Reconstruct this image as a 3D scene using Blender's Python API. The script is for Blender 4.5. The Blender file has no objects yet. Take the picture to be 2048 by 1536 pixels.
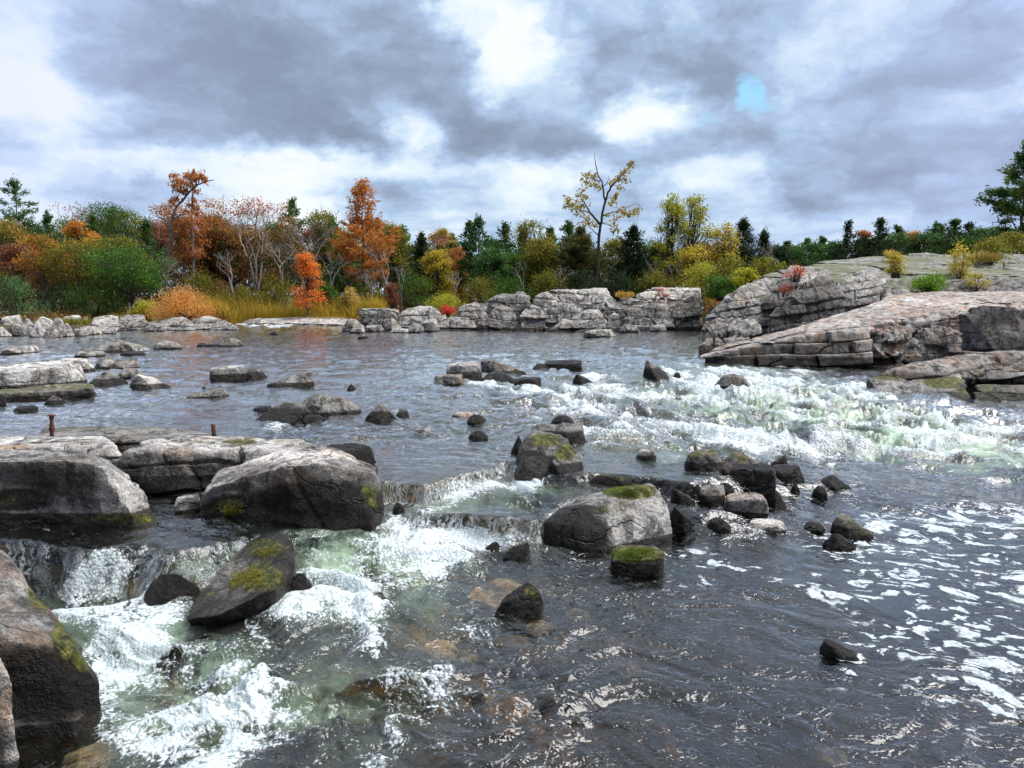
import bpy, bmesh, math, random
import numpy as np
from mathutils import Vector

C = bpy.context.scene
COL = C.collection
RAD = math.radians

# ------------------------------------------------------------------ camera
CAM = np.array([0.0, 0.0, 2.3])
F_PX = 1518.0                       # focal length in pixels of the 2048 px wide photo
PITCH = math.atan((768 - 598) / F_PX)
cam_d = bpy.data.cameras.new('camera')
cam_d.sensor_width = 36.0
cam_d.lens = 36.0 * F_PX / 2048.0
cam_d.clip_start = 0.05
cam_d.clip_end = 5000.0
cam = bpy.data.objects.new('camera', cam_d)
cam.location = CAM
cam.rotation_euler = (math.pi / 2 - PITCH, 0, 0)
COL.objects.link(cam)
C.camera = cam

def ray(px, py):
    """direction through a photo pixel, scaled so that y == 1"""
    px = np.asarray(px, float); py = np.asarray(py, float)
    a = (px - 1024) / F_PX
    b = (768 - py) / F_PX
    cy, sy = math.cos(PITCH), math.sin(PITCH)
    y = cy + b * sy
    z = b * cy - sy
    return np.stack([a / y, np.ones_like(y), z / y], -1)

def at(px, py, d):
    r = ray(px, py)
    return CAM + r * np.asarray(d, float)[..., None]

def onz(px, py, z):
    r = ray(px, py)
    t = (np.asarray(z, float) - CAM[2]) / r[..., 2]
    return CAM + r * t[..., None]

def topx(P):
    """world points -> photo pixels"""
    q = P - CAM
    cy, sy = math.cos(PITCH), math.sin(PITCH)
    dep = q[..., 1] * cy - q[..., 2] * sy
    up = q[..., 1] * sy + q[..., 2] * cy
    dep = np.maximum(dep, 0.05)
    return 1024 + F_PX * q[..., 0] / dep, 768 - F_PX * up / dep

# ------------------------------------------------------------------ light
SUN_EL, SUN_AZ = RAD(54), RAD(84)     # azimuth clockwise from +Y (the view)
sun_d = bpy.data.lights.new('sun', 'SUN')
sun_d.energy = 4.6
sun_d.angle = RAD(44)
sun_d.color = (1.0, 0.97, 0.93)
sun = bpy.data.objects.new('sun', sun_d)
sv = Vector((math.sin(SUN_AZ) * math.cos(SUN_EL), math.cos(SUN_AZ) * math.cos(SUN_EL), math.sin(SUN_EL)))
sun.rotation_euler = sv.to_track_quat('Z', 'Y').to_euler()
sun.location = (20, -10, 40)
COL.objects.link(sun)

C.view_settings.view_transform = 'Standard'
C.view_settings.look = 'None'
C.view_settings.exposure = 0.18
C.view_settings.gamma = 1.0
C.render.engine = 'CYCLES'
C.cycles.use_denoising = True
C.cycles.max_bounces = 8
C.cycles.transparent_max_bounces = 12
C.cycles.caustics_reflective = False
C.cycles.caustics_refractive = False
C.cycles.sample_clamp_indirect = 6.0

# ------------------------------------------------------------------ node helpers
class NT:
    def __init__(self, tree):
        self.t = tree; self.n = tree.nodes; self.l = tree.links
    def new(self, typ, **kw):
        nd = self.n.new(typ)
        for k, v in kw.items(): setattr(nd, k, v)
        return nd
    def put(self, sock, v):
        if isinstance(v, bpy.types.NodeSocket): self.l.new(v, sock)
        elif v is not None:
            if sock.type == 'RGBA' and not hasattr(v, '__len__'): v = (v, v, v, 1)
            if sock.type == 'RGBA' and len(v) == 3: v = (*v, 1)
            sock.default_value = v
    def m(self, op, a, b=None, c=None, clamp=False):
        nd = self.new('ShaderNodeMath', operation=op, use_clamp=clamp)
        self.put(nd.inputs[0], a); self.put(nd.inputs[1], b); self.put(nd.inputs[2], c)
        return nd.outputs[0]
    def v(self, op, a, b=None, scale=None):
        nd = self.new('ShaderNodeVectorMath', operation=op)
        self.put(nd.inputs[0], a)
        if b is not None: self.put(nd.inputs[1], b)
        if scale is not None: self.put(nd.inputs['Scale'], scale)
        return nd.outputs['Value'] if op in ('DOT_PRODUCT', 'LENGTH', 'DISTANCE') else nd.outputs[0]
    def noise(self, vec, scale, detail=4, rough=0.55, dist=0.0, lac=2.0, out=0):
        nd = self.new('ShaderNodeTexNoise')
        self.put(nd.inputs['Vector'], vec); nd.inputs['Scale'].default_value = scale
        nd.inputs['Detail'].default_value = detail; nd.inputs['Roughness'].default_value = rough
        nd.inputs['Distortion'].default_value = dist; nd.inputs['Lacunarity'].default_value = lac
        return nd.outputs[out]
    def voro(self, vec, scale, feature='F1', out='Distance', rand=1.0):
        nd = self.new('ShaderNodeTexVoronoi', feature=feature)
        self.put(nd.inputs['Vector'], vec); nd.inputs['Scale'].default_value = scale
        nd.inputs['Randomness'].default_value = rand
        return nd.outputs[out]
    def ss(self, x, lo, hi, a=0.0, b=1.0):
        nd = self.new('ShaderNodeMapRange', interpolation_type='SMOOTHSTEP')
        self.put(nd.inputs[0], x); self.put(nd.inputs[1], lo); self.put(nd.inputs[2], hi)
        self.put(nd.inputs[3], a); self.put(nd.inputs[4], b)
        return nd.outputs[0]
    def lin(self, x, lo, hi, a=0.0, b=1.0):
        nd = self.new('ShaderNodeMapRange')
        self.put(nd.inputs[0], x); self.put(nd.inputs[1], lo); self.put(nd.inputs[2], hi)
        self.put(nd.inputs[3], a); self.put(nd.inputs[4], b)
        return nd.outputs[0]
    def mix(self, f, a, b, blend='MIX'):
        nd = self.new('ShaderNodeMix', data_type='RGBA', blend_type=blend)
        self.put(nd.inputs[0], f); self.put(nd.inputs[6], a); self.put(nd.inputs[7], b)
        return nd.outputs[2]
    def ramp(self, x, stops, interp='LINEAR'):
        nd = self.new('ShaderNodeValToRGB')
        cr = nd.color_ramp; cr.interpolation = interp
        cr.elements.remove(cr.elements[1])
        cr.elements[0].position = stops[0][0]; cr.elements[0].color = (*stops[0][1], 1)
        for (p, c) in stops[1:]:
            cr.elements.new(p).color = (*c, 1)
        self.put(nd.inputs[0], x)
        return nd.outputs[0]
    def attr(self, name):
        nd = self.new('ShaderNodeAttribute', attribute_name=name)
        sp = self.new('ShaderNodeSeparateColor')
        self.l.new(nd.outputs['Color'], sp.inputs[0])
        return sp.outputs[0], sp.outputs[1], sp.outputs[2], nd.outputs['Alpha'], nd.outputs['Color'], nd.outputs['Fac']
    def xyz(self, v):
        nd = self.new('ShaderNodeSeparateXYZ'); self.put(nd.inputs[0], v)
        return nd.outputs
    def comb(self, x, y, z):
        nd = self.new('ShaderNodeCombineXYZ')
        self.put(nd.inputs[0], x); self.put(nd.inputs[1], y); self.put(nd.inputs[2], z)
        return nd.outputs[0]
    def bump(self, h, strength, dist, normal=None):
        nd = self.new('ShaderNodeBump')
        self.put(nd.inputs['Height'], h); self.put(nd.inputs['Strength'], strength)
        nd.inputs['Distance'].default_value = dist
        if normal is not None: self.l.new(normal, nd.inputs['Normal'])
        return nd.outputs[0]

def new_mat(name):
    m = bpy.data.materials.new(name); m.use_nodes = True
    m.node_tree.nodes.clear()
    nt = NT(m.node_tree)
    out = nt.new('ShaderNodeOutputMaterial')
    return m, nt, out

# ------------------------------------------------------------------ sky: broken autumn cloud over a Nishita sky
W_ = bpy.data.worlds.new('World'); C.world = W_; W_.use_nodes = True
W_.node_tree.nodes.clear()
def build_world():
    nt = NT(W_.node_tree)
    out = nt.new('ShaderNodeOutputWorld')
    sky = nt.new('ShaderNodeTexSky', sky_type='NISHITA')
    sky.sun_disc = False; sky.sun_elevation = SUN_EL; sky.sun_rotation = SUN_AZ
    bg_sky = nt.new('ShaderNodeBackground'); bg_sky.inputs[1].default_value = 0.10
    nt.l.new(sky.outputs[0], bg_sky.inputs[0])
    d = nt.new('ShaderNodeTexCoord').outputs['Generated']
    x, y, z = nt.xyz(d)
    az = nt.m('ARCTAN2', x, y)
    el = nt.m('ARCSINE', z)
    # cloud-deck coordinates: a flat layer seen in perspective
    zz = nt.m('MAXIMUM', nt.m('ADD', z, 0.10), 0.03)
    plane = nt.comb(nt.m('DIVIDE', x, zz), nt.m('DIVIDE', y, zz), 0.0)
    ang = nt.comb(az, nt.m('MULTIPLY', el, 1.5), 0.0)
    w1 = nt.v('SUBTRACT', nt.noise(ang, 5.0, 6, 0.58, out=1), (0.5, 0.5, 0.5))
    w2 = nt.v('SUBTRACT', nt.noise(ang, 17.0, 5, 0.6, out=1), (0.5, 0.5, 0.5))
    warp = nt.v('ADD', nt.v('MULTIPLY', w1, (0.17, 0.09, 0)), nt.v('MULTIPLY', w2, (0.09, 0.055, 0)))
    q = nt.v('ADD', nt.comb(az, el, 0.0), warp)
    total = None
    for (px, py, rx, ry, amp) in SKY_BLOBS:
        r = ray(px, py); a0 = math.atan2(r[0], r[1]); e0 = math.atan2(r[2], math.hypot(r[0], r[1]))
        s = nt.v('MULTIPLY', nt.v('SUBTRACT', q, (a0, e0, 0)), (F_PX / rx * 0.9, F_PX / ry * 0.9, 0))
        g = nt.m('POWER', 2.718, nt.m('MULTIPLY', nt.v('DOT_PRODUCT', s, s), -1.0))
        total = nt.m('MULTIPLY_ADD', g, amp * (1.1 if amp > 0 else 0.70), total if total is not None else 0.0)
    n1 = nt.noise(plane, 1.1, 8, 0.55, 0.3)
    n2 = nt.noise(nt.v('ADD', ang, warp), 8.0, 6, 0.56)
    n3 = nt.noise(nt.v('ADD', ang, warp), 3.2, 5, 0.55)
    nz = nt.m('ADD', nt.m('MULTIPLY', nt.m('SUBTRACT', n1, 0.5), 0.30),
              nt.m('ADD', nt.m('MULTIPLY', nt.m('SUBTRACT', n2, 0.5), 1.05), nt.m('MULTIPLY', nt.m('SUBTRACT', n3, 0.5), 0.95)))
    n5 = nt.noise(nt.v('ADD', plane, nt.v('SCALE', w1, scale=0.8)), 2.6, 8, 0.6)
    nz = nt.m('ADD', nz, nt.m('MULTIPLY', nt.m('SUBTRACT', n5, 0.5), 0.55))
    # overhead, out of frame, the sky is brightened to light upward faces
    zen = nt.ss(el, 0.40, 0.95)
    B = nt.m('ADD', nt.m('ADD', nt.m('MULTIPLY', nt.m('ADD', total, nz), 1.05), 0.52), nt.m('MULTIPLY', zen, 0.30), clamp=True)
    B = nt.m('ADD', nt.m('MULTIPLY', B, 0.55), nt.ss(B, 0.08, 0.92, 0.0, 0.45))
    col = nt.ramp(B, [(0.0, (0.225, 0.285, 0.390)), (0.16, (0.295, 0.375, 0.515)), (0.42, (0.400, 0.535, 0.745)),
                      (0.68, (0.58, 0.71, 0.86)), (0.87, (0.74, 0.83, 0.90)), (1.0, (0.85, 0.89, 0.92))])
    side = nt.ss(nt.m('ABSOLUTE', az), 0.2, 0.75)
    col = nt.mix(nt.m('MULTIPLY', side, 0.40), col, (0.50, 0.58, 0.92))
    bg_c = nt.new('ShaderNodeBackground'); nt.l.new(col, bg_c.inputs[0])
    st = nt.m('ADD', 1.0, nt.m('MULTIPLY', zen, 0.22))
    # unseen sky behind the camera, dimmed to keep camera-facing rock faces dark
    back = nt.m('MULTIPLY', nt.ss(nt.m('ABSOLUTE', az), 1.1, 2.2), nt.m('SUBTRACT', 1.0, nt.m('MULTIPLY', zen, 0.45)))
    st = nt.m('MULTIPLY', st, nt.m('SUBTRACT', 1.0, nt.m('MULTIPLY', back, 0.80)))
    nt.l.new(st, bg_c.inputs[1])
    # the small gaps where blue sky shows
    gap = None
    for (px, py, rx, ry, amp) in SKY_GAPS:
        r = ray(px, py); a0 = math.atan2(r[0], r[1]); e0 = math.atan2(r[2], math.hypot(r[0], r[1]))
        s = nt.v('MULTIPLY', nt.v('SUBTRACT', q, (a0, e0, 0)), (F_PX / rx, F_PX / ry, 0))
        g = nt.m('POWER', 2.718, nt.m('MULTIPLY', nt.v('DOT_PRODUCT', s, s), -1.0))
        gap = nt.m('MULTIPLY_ADD', g, amp, gap if gap is not None else 0.0)
    gap = nt.ss(nt.m('ADD', gap, nt.m('MULTIPLY', nt.m('SUBTRACT', n2, 0.5), 0.9)), 0.1, 1.05, 0.0, 0.92)
    blue = nt.new('ShaderNodeBackground'); blue.inputs[0].default_value = (0.15, 0.60, 0.80, 1); blue.inputs[1].default_value = 0.52
    addb = nt.new('ShaderNodeAddShader'); nt.l.new(bg_sky.outputs[0], addb.inputs[0]); nt.l.new(blue.outputs[0], addb.inputs[1])
    mx = nt.new('ShaderNodeMixShader'); nt.l.new(gap, mx.inputs[0])
    nt.l.new(bg_c.outputs[0], mx.inputs[1]); nt.l.new(addb.outputs[0], mx.inputs[2])
    nt.l.new(mx.outputs[0], out.inputs[0])

# (px, py, half-width, half-height, brightness) of the cloud masses, as directions in the sky
SKY_BLOBS = [
    (1010, 60, 80, 75, 0.50), (1005, 150, 60, 55, 0.30), (930, 20, 60, 40, 0.25), (950, 45, 22, 30, -0.25),
    (170, 215, 110, 45, 0.55), (30, 180, 90, 120, 0.35), (60, 60, 130, 70, 0.12),
    (430, 215, 330, 130, -0.32), (300, 150, 300, 80, -0.18), (700, 260, 150, 60, -0.34), (560, 130, 250, 90, -0.12),
    (640, 215, 150, 28, 0.16), (100, 285, 170, 35, -0.34), (330, 290, 160, 40, -0.20), (830, 200, 170, 110, -0.24),
    (820, 262, 55, 40, 0.60), (1010, 260, 150, 45, -0.30), (1100, 300, 110, 40, -0.22),
    (1290, 120, 200, 110, -0.34), (1390, 190, 90, 60, -0.22), (1260, 228, 70, 36, 0.62), (1350, 250, 60, 30, 0.25),
    (1530, 170, 90, 70, 0.25), (1640, 100, 110, 60, 0.22), (1560, 40, 160, 50, 0.18), (1900, 60, 220, 90, -0.16), (300, 50, 260, 50, -0.16), (700, 60, 160, 60, -0.14),
    (1780, 165, 280, 60, -0.34), (1960, 210, 110, 30, 0.30), (1330, 300, 150, 36, -0.34), (1560, 275, 260, 40, -0.20),
    (1750, 340, 280, 42, -0.34), (1560, 395, 240, 36, -0.26), (1480, 455, 160, 26, 0.12),
    (1120, 345, 90, 40, 0.45), (1390, 350, 100, 45, 0.40), (230, 330, 120, 26, 0.34), (560, 338, 260, 24, 0.30),
    (270, 375, 120, 36, -0.34), (520, 400, 150, 50, 0.30), (740, 380, 150, 34, -0.26), (850, 345, 200, 28, 0.25), (60, 400, 120, 60, 0.12),
    (960, 420, 120, 50, 0.25), (1500, 350, 200, 40, 0.02), (1850, 425, 220, 30, -0.06), (640, 420, 40, 30, 0.35), (980, 350, 120, 30, -0.16), (1500, 100, 60, 60, -0.1),
]
SKY_GAPS = [(1492, 178, 34, 26, 0.85), (1530, 205, 46, 18, 0.55), (1480, 156, 26, 18, 0.5), (1385, 245, 34, 14, 0.45), (832, 268, 16, 12, 0.4), (1545, 45, 30, 14, 0.35)]
build_world()
# ------------------------------------------------------------------ numpy noise
def _hash(ix, iy, iz, seed):
    h = (ix.astype(np.int64) * 374761393 + iy.astype(np.int64) * 668265263 + iz.astype(np.int64) * 2147483647 + seed * 1274126177) & 0xFFFFFFFF
    h = ((h ^ (h >> 13)) * 1274126177) & 0xFFFFFFFF
    h = h ^ (h >> 16)
    return h
_G = np.random.RandomState(7).normal(size=(256, 3)); _G /= np.linalg.norm(_G, axis=1)[:, None]
def pn(p, seed=0):
    """gradient noise, about -1..1"""
    p = np.asarray(p, float)
    i = np.floor(p).astype(np.int64); f = p - i
    u = f * f * f * (f * (f * 6 - 15) + 10)
    r = 0
    for dx in (0, 1):
        wx = u[:, 0] if dx else 1 - u[:, 0]
        for dy in (0, 1):
            wy = u[:, 1] if dy else 1 - u[:, 1]
            for dz in (0, 1):
                wz = u[:, 2] if dz else 1 - u[:, 2]
                g = _G[_hash(i[:, 0] + dx, i[:, 1] + dy, i[:, 2] + dz, seed) & 255]
                r = r + wx * wy * wz * (g[:, 0] * (f[:, 0] - dx) + g[:, 1] * (f[:, 1] - dy) + g[:, 2] * (f[:, 2] - dz))
    return r * 1.6
def pn2(x, y, seed=0):
    """2-D gradient noise"""
    ix = np.floor(x).astype(np.int64); iy = np.floor(y).astype(np.int64)
    fx = x - ix; fy = y - iy
    ux = fx * fx * fx * (fx * (fx * 6 - 15) + 10); uy = fy * fy * fy * (fy * (fy * 6 - 15) + 10)
    r = 0
    zz = np.zeros_like(ix)
    for dx in (0, 1):
        wx = ux if dx else 1 - ux
        for dy in (0, 1):
            wy = uy if dy else 1 - uy
            a = (_hash(ix + dx, iy + dy, zz, seed) & 1023) * (2 * math.pi / 1024)
            r = r + wx * wy * (np.cos(a) * (fx - dx) + np.sin(a) * (fy - dy))
    return r * 1.5
def fbm(p, oc=4, seed=0, gain=0.5, lac=2.03):
    r = 0; a = 1.0; q = np.array(p, float)
    for k in range(oc):
        r = r + a * pn(q, seed + k * 17); a *= gain; q = q * lac
    return r
def fbm2(x, y, oc=4, seed=0, gain=0.5, lac=2.03):
    r = 0; a = 1.0
    for k in range(oc):
        r = r + a * pn2(x, y, seed + k * 17); a *= gain; x = x * lac; y = y * lac
    return r
def sstep(x, lo, hi):
    t = np.clip((x - lo) / (hi - lo), 0, 1)
    return t * t * (3 - 2 * t)

# ------------------------------------------------------------------ mesh helpers
def mesh_obj(name, verts, faces, mat, parent=None, attrs=None, smooth=True, crease=None):
    """verts (N,3); faces: (M,k) array or list of such arrays; attrs: {name: (N,4)}"""
    verts = np.asarray(verts, np.float32)
    if not isinstance(faces, list): faces = [faces]
    faces = [np.asarray(f, np.int32) for f in faces if len(f)]
    me = bpy.data.meshes.new(name)
    me.vertices.add(len(verts)); me.vertices.foreach_set('co', verts.ravel())
    nl = sum(f.size for f in faces); nf = sum(len(f) for f in faces)
    me.loops.add(nl); me.loops.foreach_set('vertex_index', np.concatenate([f.ravel() for f in faces]))
    st = []; o = 0
    for f in faces:
        st.append(o + np.arange(len(f)) * f.shape[1]); o += f.size
    me.polygons.add(nf); me.polygons.foreach_set('loop_start', np.concatenate(st).astype(np.int32))
    me.polygons.foreach_set('use_smooth', np.full(nf, smooth))
    me.update(calc_edges=True); me.validate()
    for an, av in (attrs or {}).items():
        at_ = me.attributes.new(an, 'FLOAT_COLOR', 'POINT')
        at_.data.foreach_set('color', np.asarray(av, np.float32).ravel())
    if crease: me.set_sharp_from_angle(angle=crease)
    if mat is not None: me.materials.append(mat)
    o = bpy.data.objects.new(name, me); COL.objects.link(o)
    if parent is not None: o.parent = parent
    return o

def tag(o, label, cat, group=None):
    o['label'] = label; o['category'] = cat
    if group: o['group'] = group
    return o
def struct(o, kind='structure'):
    o['kind'] = kind; return o
def empty(name, loc):
    o = bpy.data.objects.new(name, None); o.location = loc; o.empty_display_size = 0.2
    COL.objects.link(o); return o

class Tubes:
    """tapered tubes gathered into one mesh"""
    def __init__(s): s.v = []; s.f = []; s.n = 0
    def add(s, pts, rad, sides=5):
        pts = np.asarray(pts, float); rad = np.asarray(rad, float); n = len(pts)
        if n < 2: return
        t = np.gradient(pts, axis=0); t /= np.linalg.norm(t, axis=1)[:, None] + 1e-9
        ref = np.where(np.abs(t[:, 2:3]) > 0.9, np.array([[1.0, 0, 0]]), np.array([[0, 0, 1.0]]))
        a = np.cross(t, ref); a /= np.linalg.norm(a, axis=1)[:, None] + 1e-9
        b = np.cross(t, a)
        th = np.arange(sides) * 2 * math.pi / sides
        ring = pts[:, None, :] + rad[:, None, None] * (np.cos(th)[None, :, None] * a[:, None, :] + np.sin(th)[None, :, None] * b[:, None, :])
        s.v.append(ring.reshape(-1, 3))
        i = np.arange(n - 1)[:, None] * sides; j = np.arange(sides)[None, :]; k = (j + 1) % sides
        q = np.stack([i + j, i + k, i + sides + k, i + sides + j], -1).reshape(-1, 4) + s.n
        s.f.append(q); s.n += n * sides
    def build(s, name, mat, parent=None):
        if not s.v: return None
        return mesh_obj(name, np.concatenate(s.v), np.concatenate(s.f), mat, parent)

def curve_pts(p0, p1, n, rng, wig=0.08, sag=0.0):
    """a wandering line from p0 to p1"""
    p0 = np.asarray(p0, float); p1 = np.asarray(p1, float)
    t = np.linspace(0, 1, n)[:, None]
    L = np.linalg.norm(p1 - p0)
    p = p0 + (p1 - p0) * t
    w = rng.normal(size=(n, 3)) * wig * L
    w = (w + np.roll(w, 1, 0)) / 2; w[0] = 0; w[-1] = 0
    p = p + w * np.sin(t * math.pi)
    p[:, 2] += (sag * L * np.sin(t * math.pi))[:, 0]
    return p

def leaf_quads(cen, rng, size, aspect=0.6, dirs=None, jitter=0.5, upbias=0.0):
    """one small quad per centre -> verts, faces"""
    n = len(cen)
    a = rng.normal(size=(n, 3))
    if dirs is not None:
        a = dirs + jitter * a
    a /= np.linalg.norm(a, axis=1)[:, None] + 1e-9
    b = rng.normal(size=(n, 3)); b[:, 2] *= (1 - upbias)
    b -= (b * a).sum(1)[:, None] * a; b /= np.linalg.norm(b, axis=1)[:, None] + 1e-9
    s = size * rng.uniform(0.6, 1.35, size=(n, 1))
    A = a * s * 0.5; B = b * s * 0.5 * aspect
    v = np.stack([cen - A, cen + B - A * 0.1, cen + A, cen - B - A * 0.1], 1).reshape(-1, 3)
    f = np.arange(n * 4).reshape(-1, 4)
    return v, f
# ------------------------------------------------------------------ materials
def make_rock_mat():
    m, nt, out = new_mat('granite')
    P = nt.new('ShaderNodeNewGeometry').outputs['Position']
    moss, wet, tone, pink, _, _ = nt.attr('rk')
    wv = nt.v('SCALE', nt.v('SUBTRACT', nt.noise(P, 1.7, 3, out=1), (0.5, 0.5, 0.5)), scale=0.5)
    Pw = nt.v('ADD', P, wv)
    n1 = nt.noise(Pw, 1.3, 8, 0.62)
    n2 = nt.noise(Pw, 6.0, 7, 0.68)
    n3 = nt.noise(P, 38.0, 4, 0.7)
    n4 = nt.noise(P, 140.0, 2, 0.6)
    mixv = nt.m('ADD', nt.m('ADD', nt.m('MULTIPLY', n1, 0.40), nt.m('MULTIPLY', n2, 0.38)), nt.m('MULTIPLY', n3, 0.22))
    base = nt.ramp(mixv, [(0.33, (0.04, 0.04, 0.04)), (0.41, (0.165, 0.158, 0.150)), (0.48, (0.37, 0.355, 0.335)), (0.55, (0.56, 0.54, 0.515)), (0.66, (0.76, 0.745, 0.72))])
    # rose feldspar bands
    pk = nt.ss(nt.noise(Pw, 2.3, 6, 0.6), 0.40, 0.66)
    pf = nt.m('MULTIPLY', pk, pink, clamp=True)
    base = nt.mix(pf, base, nt.mix(n2, (0.30, 0.13, 0.075), (0.62, 0.40, 0.29)))
    # tan iron and peat staining
    tf = nt.m('MULTIPLY', nt.ss(nt.noise(Pw, 1.15, 7, 0.62), 0.46, 0.66), 0.36)
    base = nt.mix(tf, base, nt.mix(n2, (0.13, 0.085, 0.04), (0.50, 0.40, 0.25)))
    # black lichen blotches and run-off stains
    st = nt.noise(nt.v('MULTIPLY', Pw, (3.4, 3.4, 0.55)), 1.6, 7, 0.62)
    li = nt.m('MULTIPLY', nt.ss(nt.noise(Pw, 4.2, 9, 0.72), 0.52, 0.60), 0.72)
    base = nt.mix(nt.m('MULTIPLY', nt.ss(st, 0.50, 0.62), 0.72), base, (0.040, 0.040, 0.042))
    base = nt.mix(li, base, (0.055, 0.053, 0.05))
    # pale crustose lichen
    pl = nt.m('MULTIPLY', nt.ss(nt.noise(Pw, 9.0, 6, 0.6), 0.60, 0.68), 0.5)
    base = nt.mix(pl, base, (0.60, 0.62, 0.58))
    # grain of the granite
    gr = nt.lin(nt.m('ADD', nt.m('MULTIPLY', n4, 0.6), nt.m('MULTIPLY', n3, 0.4)), 0.34, 0.66, 0.50, 1.42)
    base = nt.mix(1.0, base, nt.comb(gr, gr, gr), 'MULTIPLY')
    # joints
    ve = nt.voro(nt.v('ADD', nt.v('MULTIPLY', P, (0.8, 0.8, 1.3)), nt.v('SCALE', wv, scale=1.6)), 1.0, 'DISTANCE_TO_EDGE')
    ck = nt.m('MULTIPLY', nt.ss(ve, 0.0, 0.012, 1.0, 0.0), nt.ss(nt.noise(P, 0.9, 2), 0.46, 0.56))
    base = nt.mix(nt.m('MULTIPLY', ck, 0.6), base, (0.02, 0.02, 0.02))
    base = nt.mix(1.0, base, nt.comb(tone, tone, tone), 'MULTIPLY')
    # water-soaked stone, and shade painted on some rock faces
    wn = nt.m('ADD', wet, nt.m('MULTIPLY', nt.m('SUBTRACT', n2, 0.5), 0.7))
    wf = nt.ss(wn, 0.35, 0.65)
    base = nt.mix(wf, base, nt.mix(1.0, base, (0.13, 0.12, 0.11), 'MULTIPLY'))
    # moss and water weed
    mn = nt.m('ADD', nt.m('MULTIPLY', moss, 1.12), nt.m('MULTIPLY', nt.m('SUBTRACT', nt.noise(Pw, 6.0, 9, 0.75), 0.5), 1.9))
    mf = nt.ss(mn, 0.44, 0.74)
    mc = nt.ramp(nt.noise(P, 16.0, 5, 0.65), [(0.34, (0.022, 0.028, 0.008)), (0.47, (0.07, 0.08, 0.013)), (0.56, (0.15, 0.145, 0.028)), (0.68, (0.32, 0.27, 0.08))])
    base = nt.mix(nt.m('MULTIPLY', mf, 0.9), base, mc)
    bs = nt.new('ShaderNodeBsdfPrincipled')
    nt.put(bs.inputs['Base Color'], base)
    rg = nt.mix(wf, 0.85, 0.36)
    nt.put(bs.inputs['Roughness'], nt.m('ADD', nt.mix(wf, (0.86,) * 3, (0.27,) * 3), 0.0) if False else rg)
    bs.inputs['Specular IOR Level'].default_value = 0.3
    h = nt.m('ADD', nt.m('MULTIPLY', n2, 0.6), nt.m('ADD', nt.m('MULTIPLY', n3, 0.34), nt.m('MULTIPLY', ck, -0.35)))
    h = nt.m('ADD', h, nt.m('MULTIPLY', n4, 0.05))
    nt.l.new(nt.bump(h, 1.0, 0.12), bs.inputs['Normal'])
    nt.l.new(bs.outputs[0], out.inputs[0])
    return m

def make_leaf_mat():
    """leaf colour comes from the plant's own colour attribute; some light passes through"""
    m, nt, out = new_mat('foliage')
    col = nt.attr('lc')[4]
    df = nt.new('ShaderNodeBsdfPrincipled'); nt.put(df.inputs['Base Color'], col)
    df.inputs['Roughness'].default_value = 0.6; df.inputs['Specular IOR Level'].default_value = 0.25
    tr = nt.new('ShaderNodeBsdfTranslucent')
    nt.put(tr.inputs[0], nt.mix(1.0, col, (1.3, 1.25, 0.8), 'MULTIPLY'))
    mx = nt.new('ShaderNodeMixShader'); mx.inputs[0].default_value = 0.42
    nt.l.new(df.outputs[0], mx.inputs[1]); nt.l.new(tr.outputs[0], mx.inputs[2])
    nt.l.new(mx.outputs[0], out.inputs[0])
    return m

def make_bark_mat(name, c0, c1, scale=9.0):
    m, nt, out = new_mat(name)
    P = nt.new('ShaderNodeNewGeometry').outputs['Position']
    n = nt.noise(nt.v('MULTIPLY', P, (1, 1, 0.3)), scale, 6, 0.65)
    bs = nt.new('ShaderNodeBsdfPrincipled')
    nt.put(bs.inputs['Base Color'], nt.ramp(n, [(0.35, c0), (0.65, c1)]))
    bs.inputs['Roughness'].default_value = 0.9
    nt.l.new(nt.bump(n, 0.6, 0.03), bs.inputs['Normal'])
    nt.l.new(bs.outputs[0], out.inputs[0])
    return m

def make_ground_mat():
    m, nt, out = new_mat('bank_soil')
    P = nt.new('ShaderNodeNewGeometry').outputs['Position']
    n = nt.noise(P, 0.6, 9, 0.65); n2 = nt.noise(P, 6.0, 5, 0.7)
    c = nt.ramp(nt.m('ADD', nt.m('MULTIPLY', n, 0.5), nt.m('MULTIPLY', n2, 0.5)),
                [(0.36, (0.025, 0.02, 0.012)), (0.47, (0.07, 0.05, 0.025)), (0.55, (0.11, 0.10, 0.03)), (0.66, (0.20, 0.12, 0.05))])
    bs = nt.new('ShaderNodeBsdfPrincipled'); nt.put(bs.inputs['Base Color'], c); bs.inputs['Roughness'].default_value = 0.95
    nt.l.new(nt.bump(n2, 1.0, 0.15), bs.inputs['Normal'])
    nt.l.new(bs.outputs[0], out.inputs[0])
    return m

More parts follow.
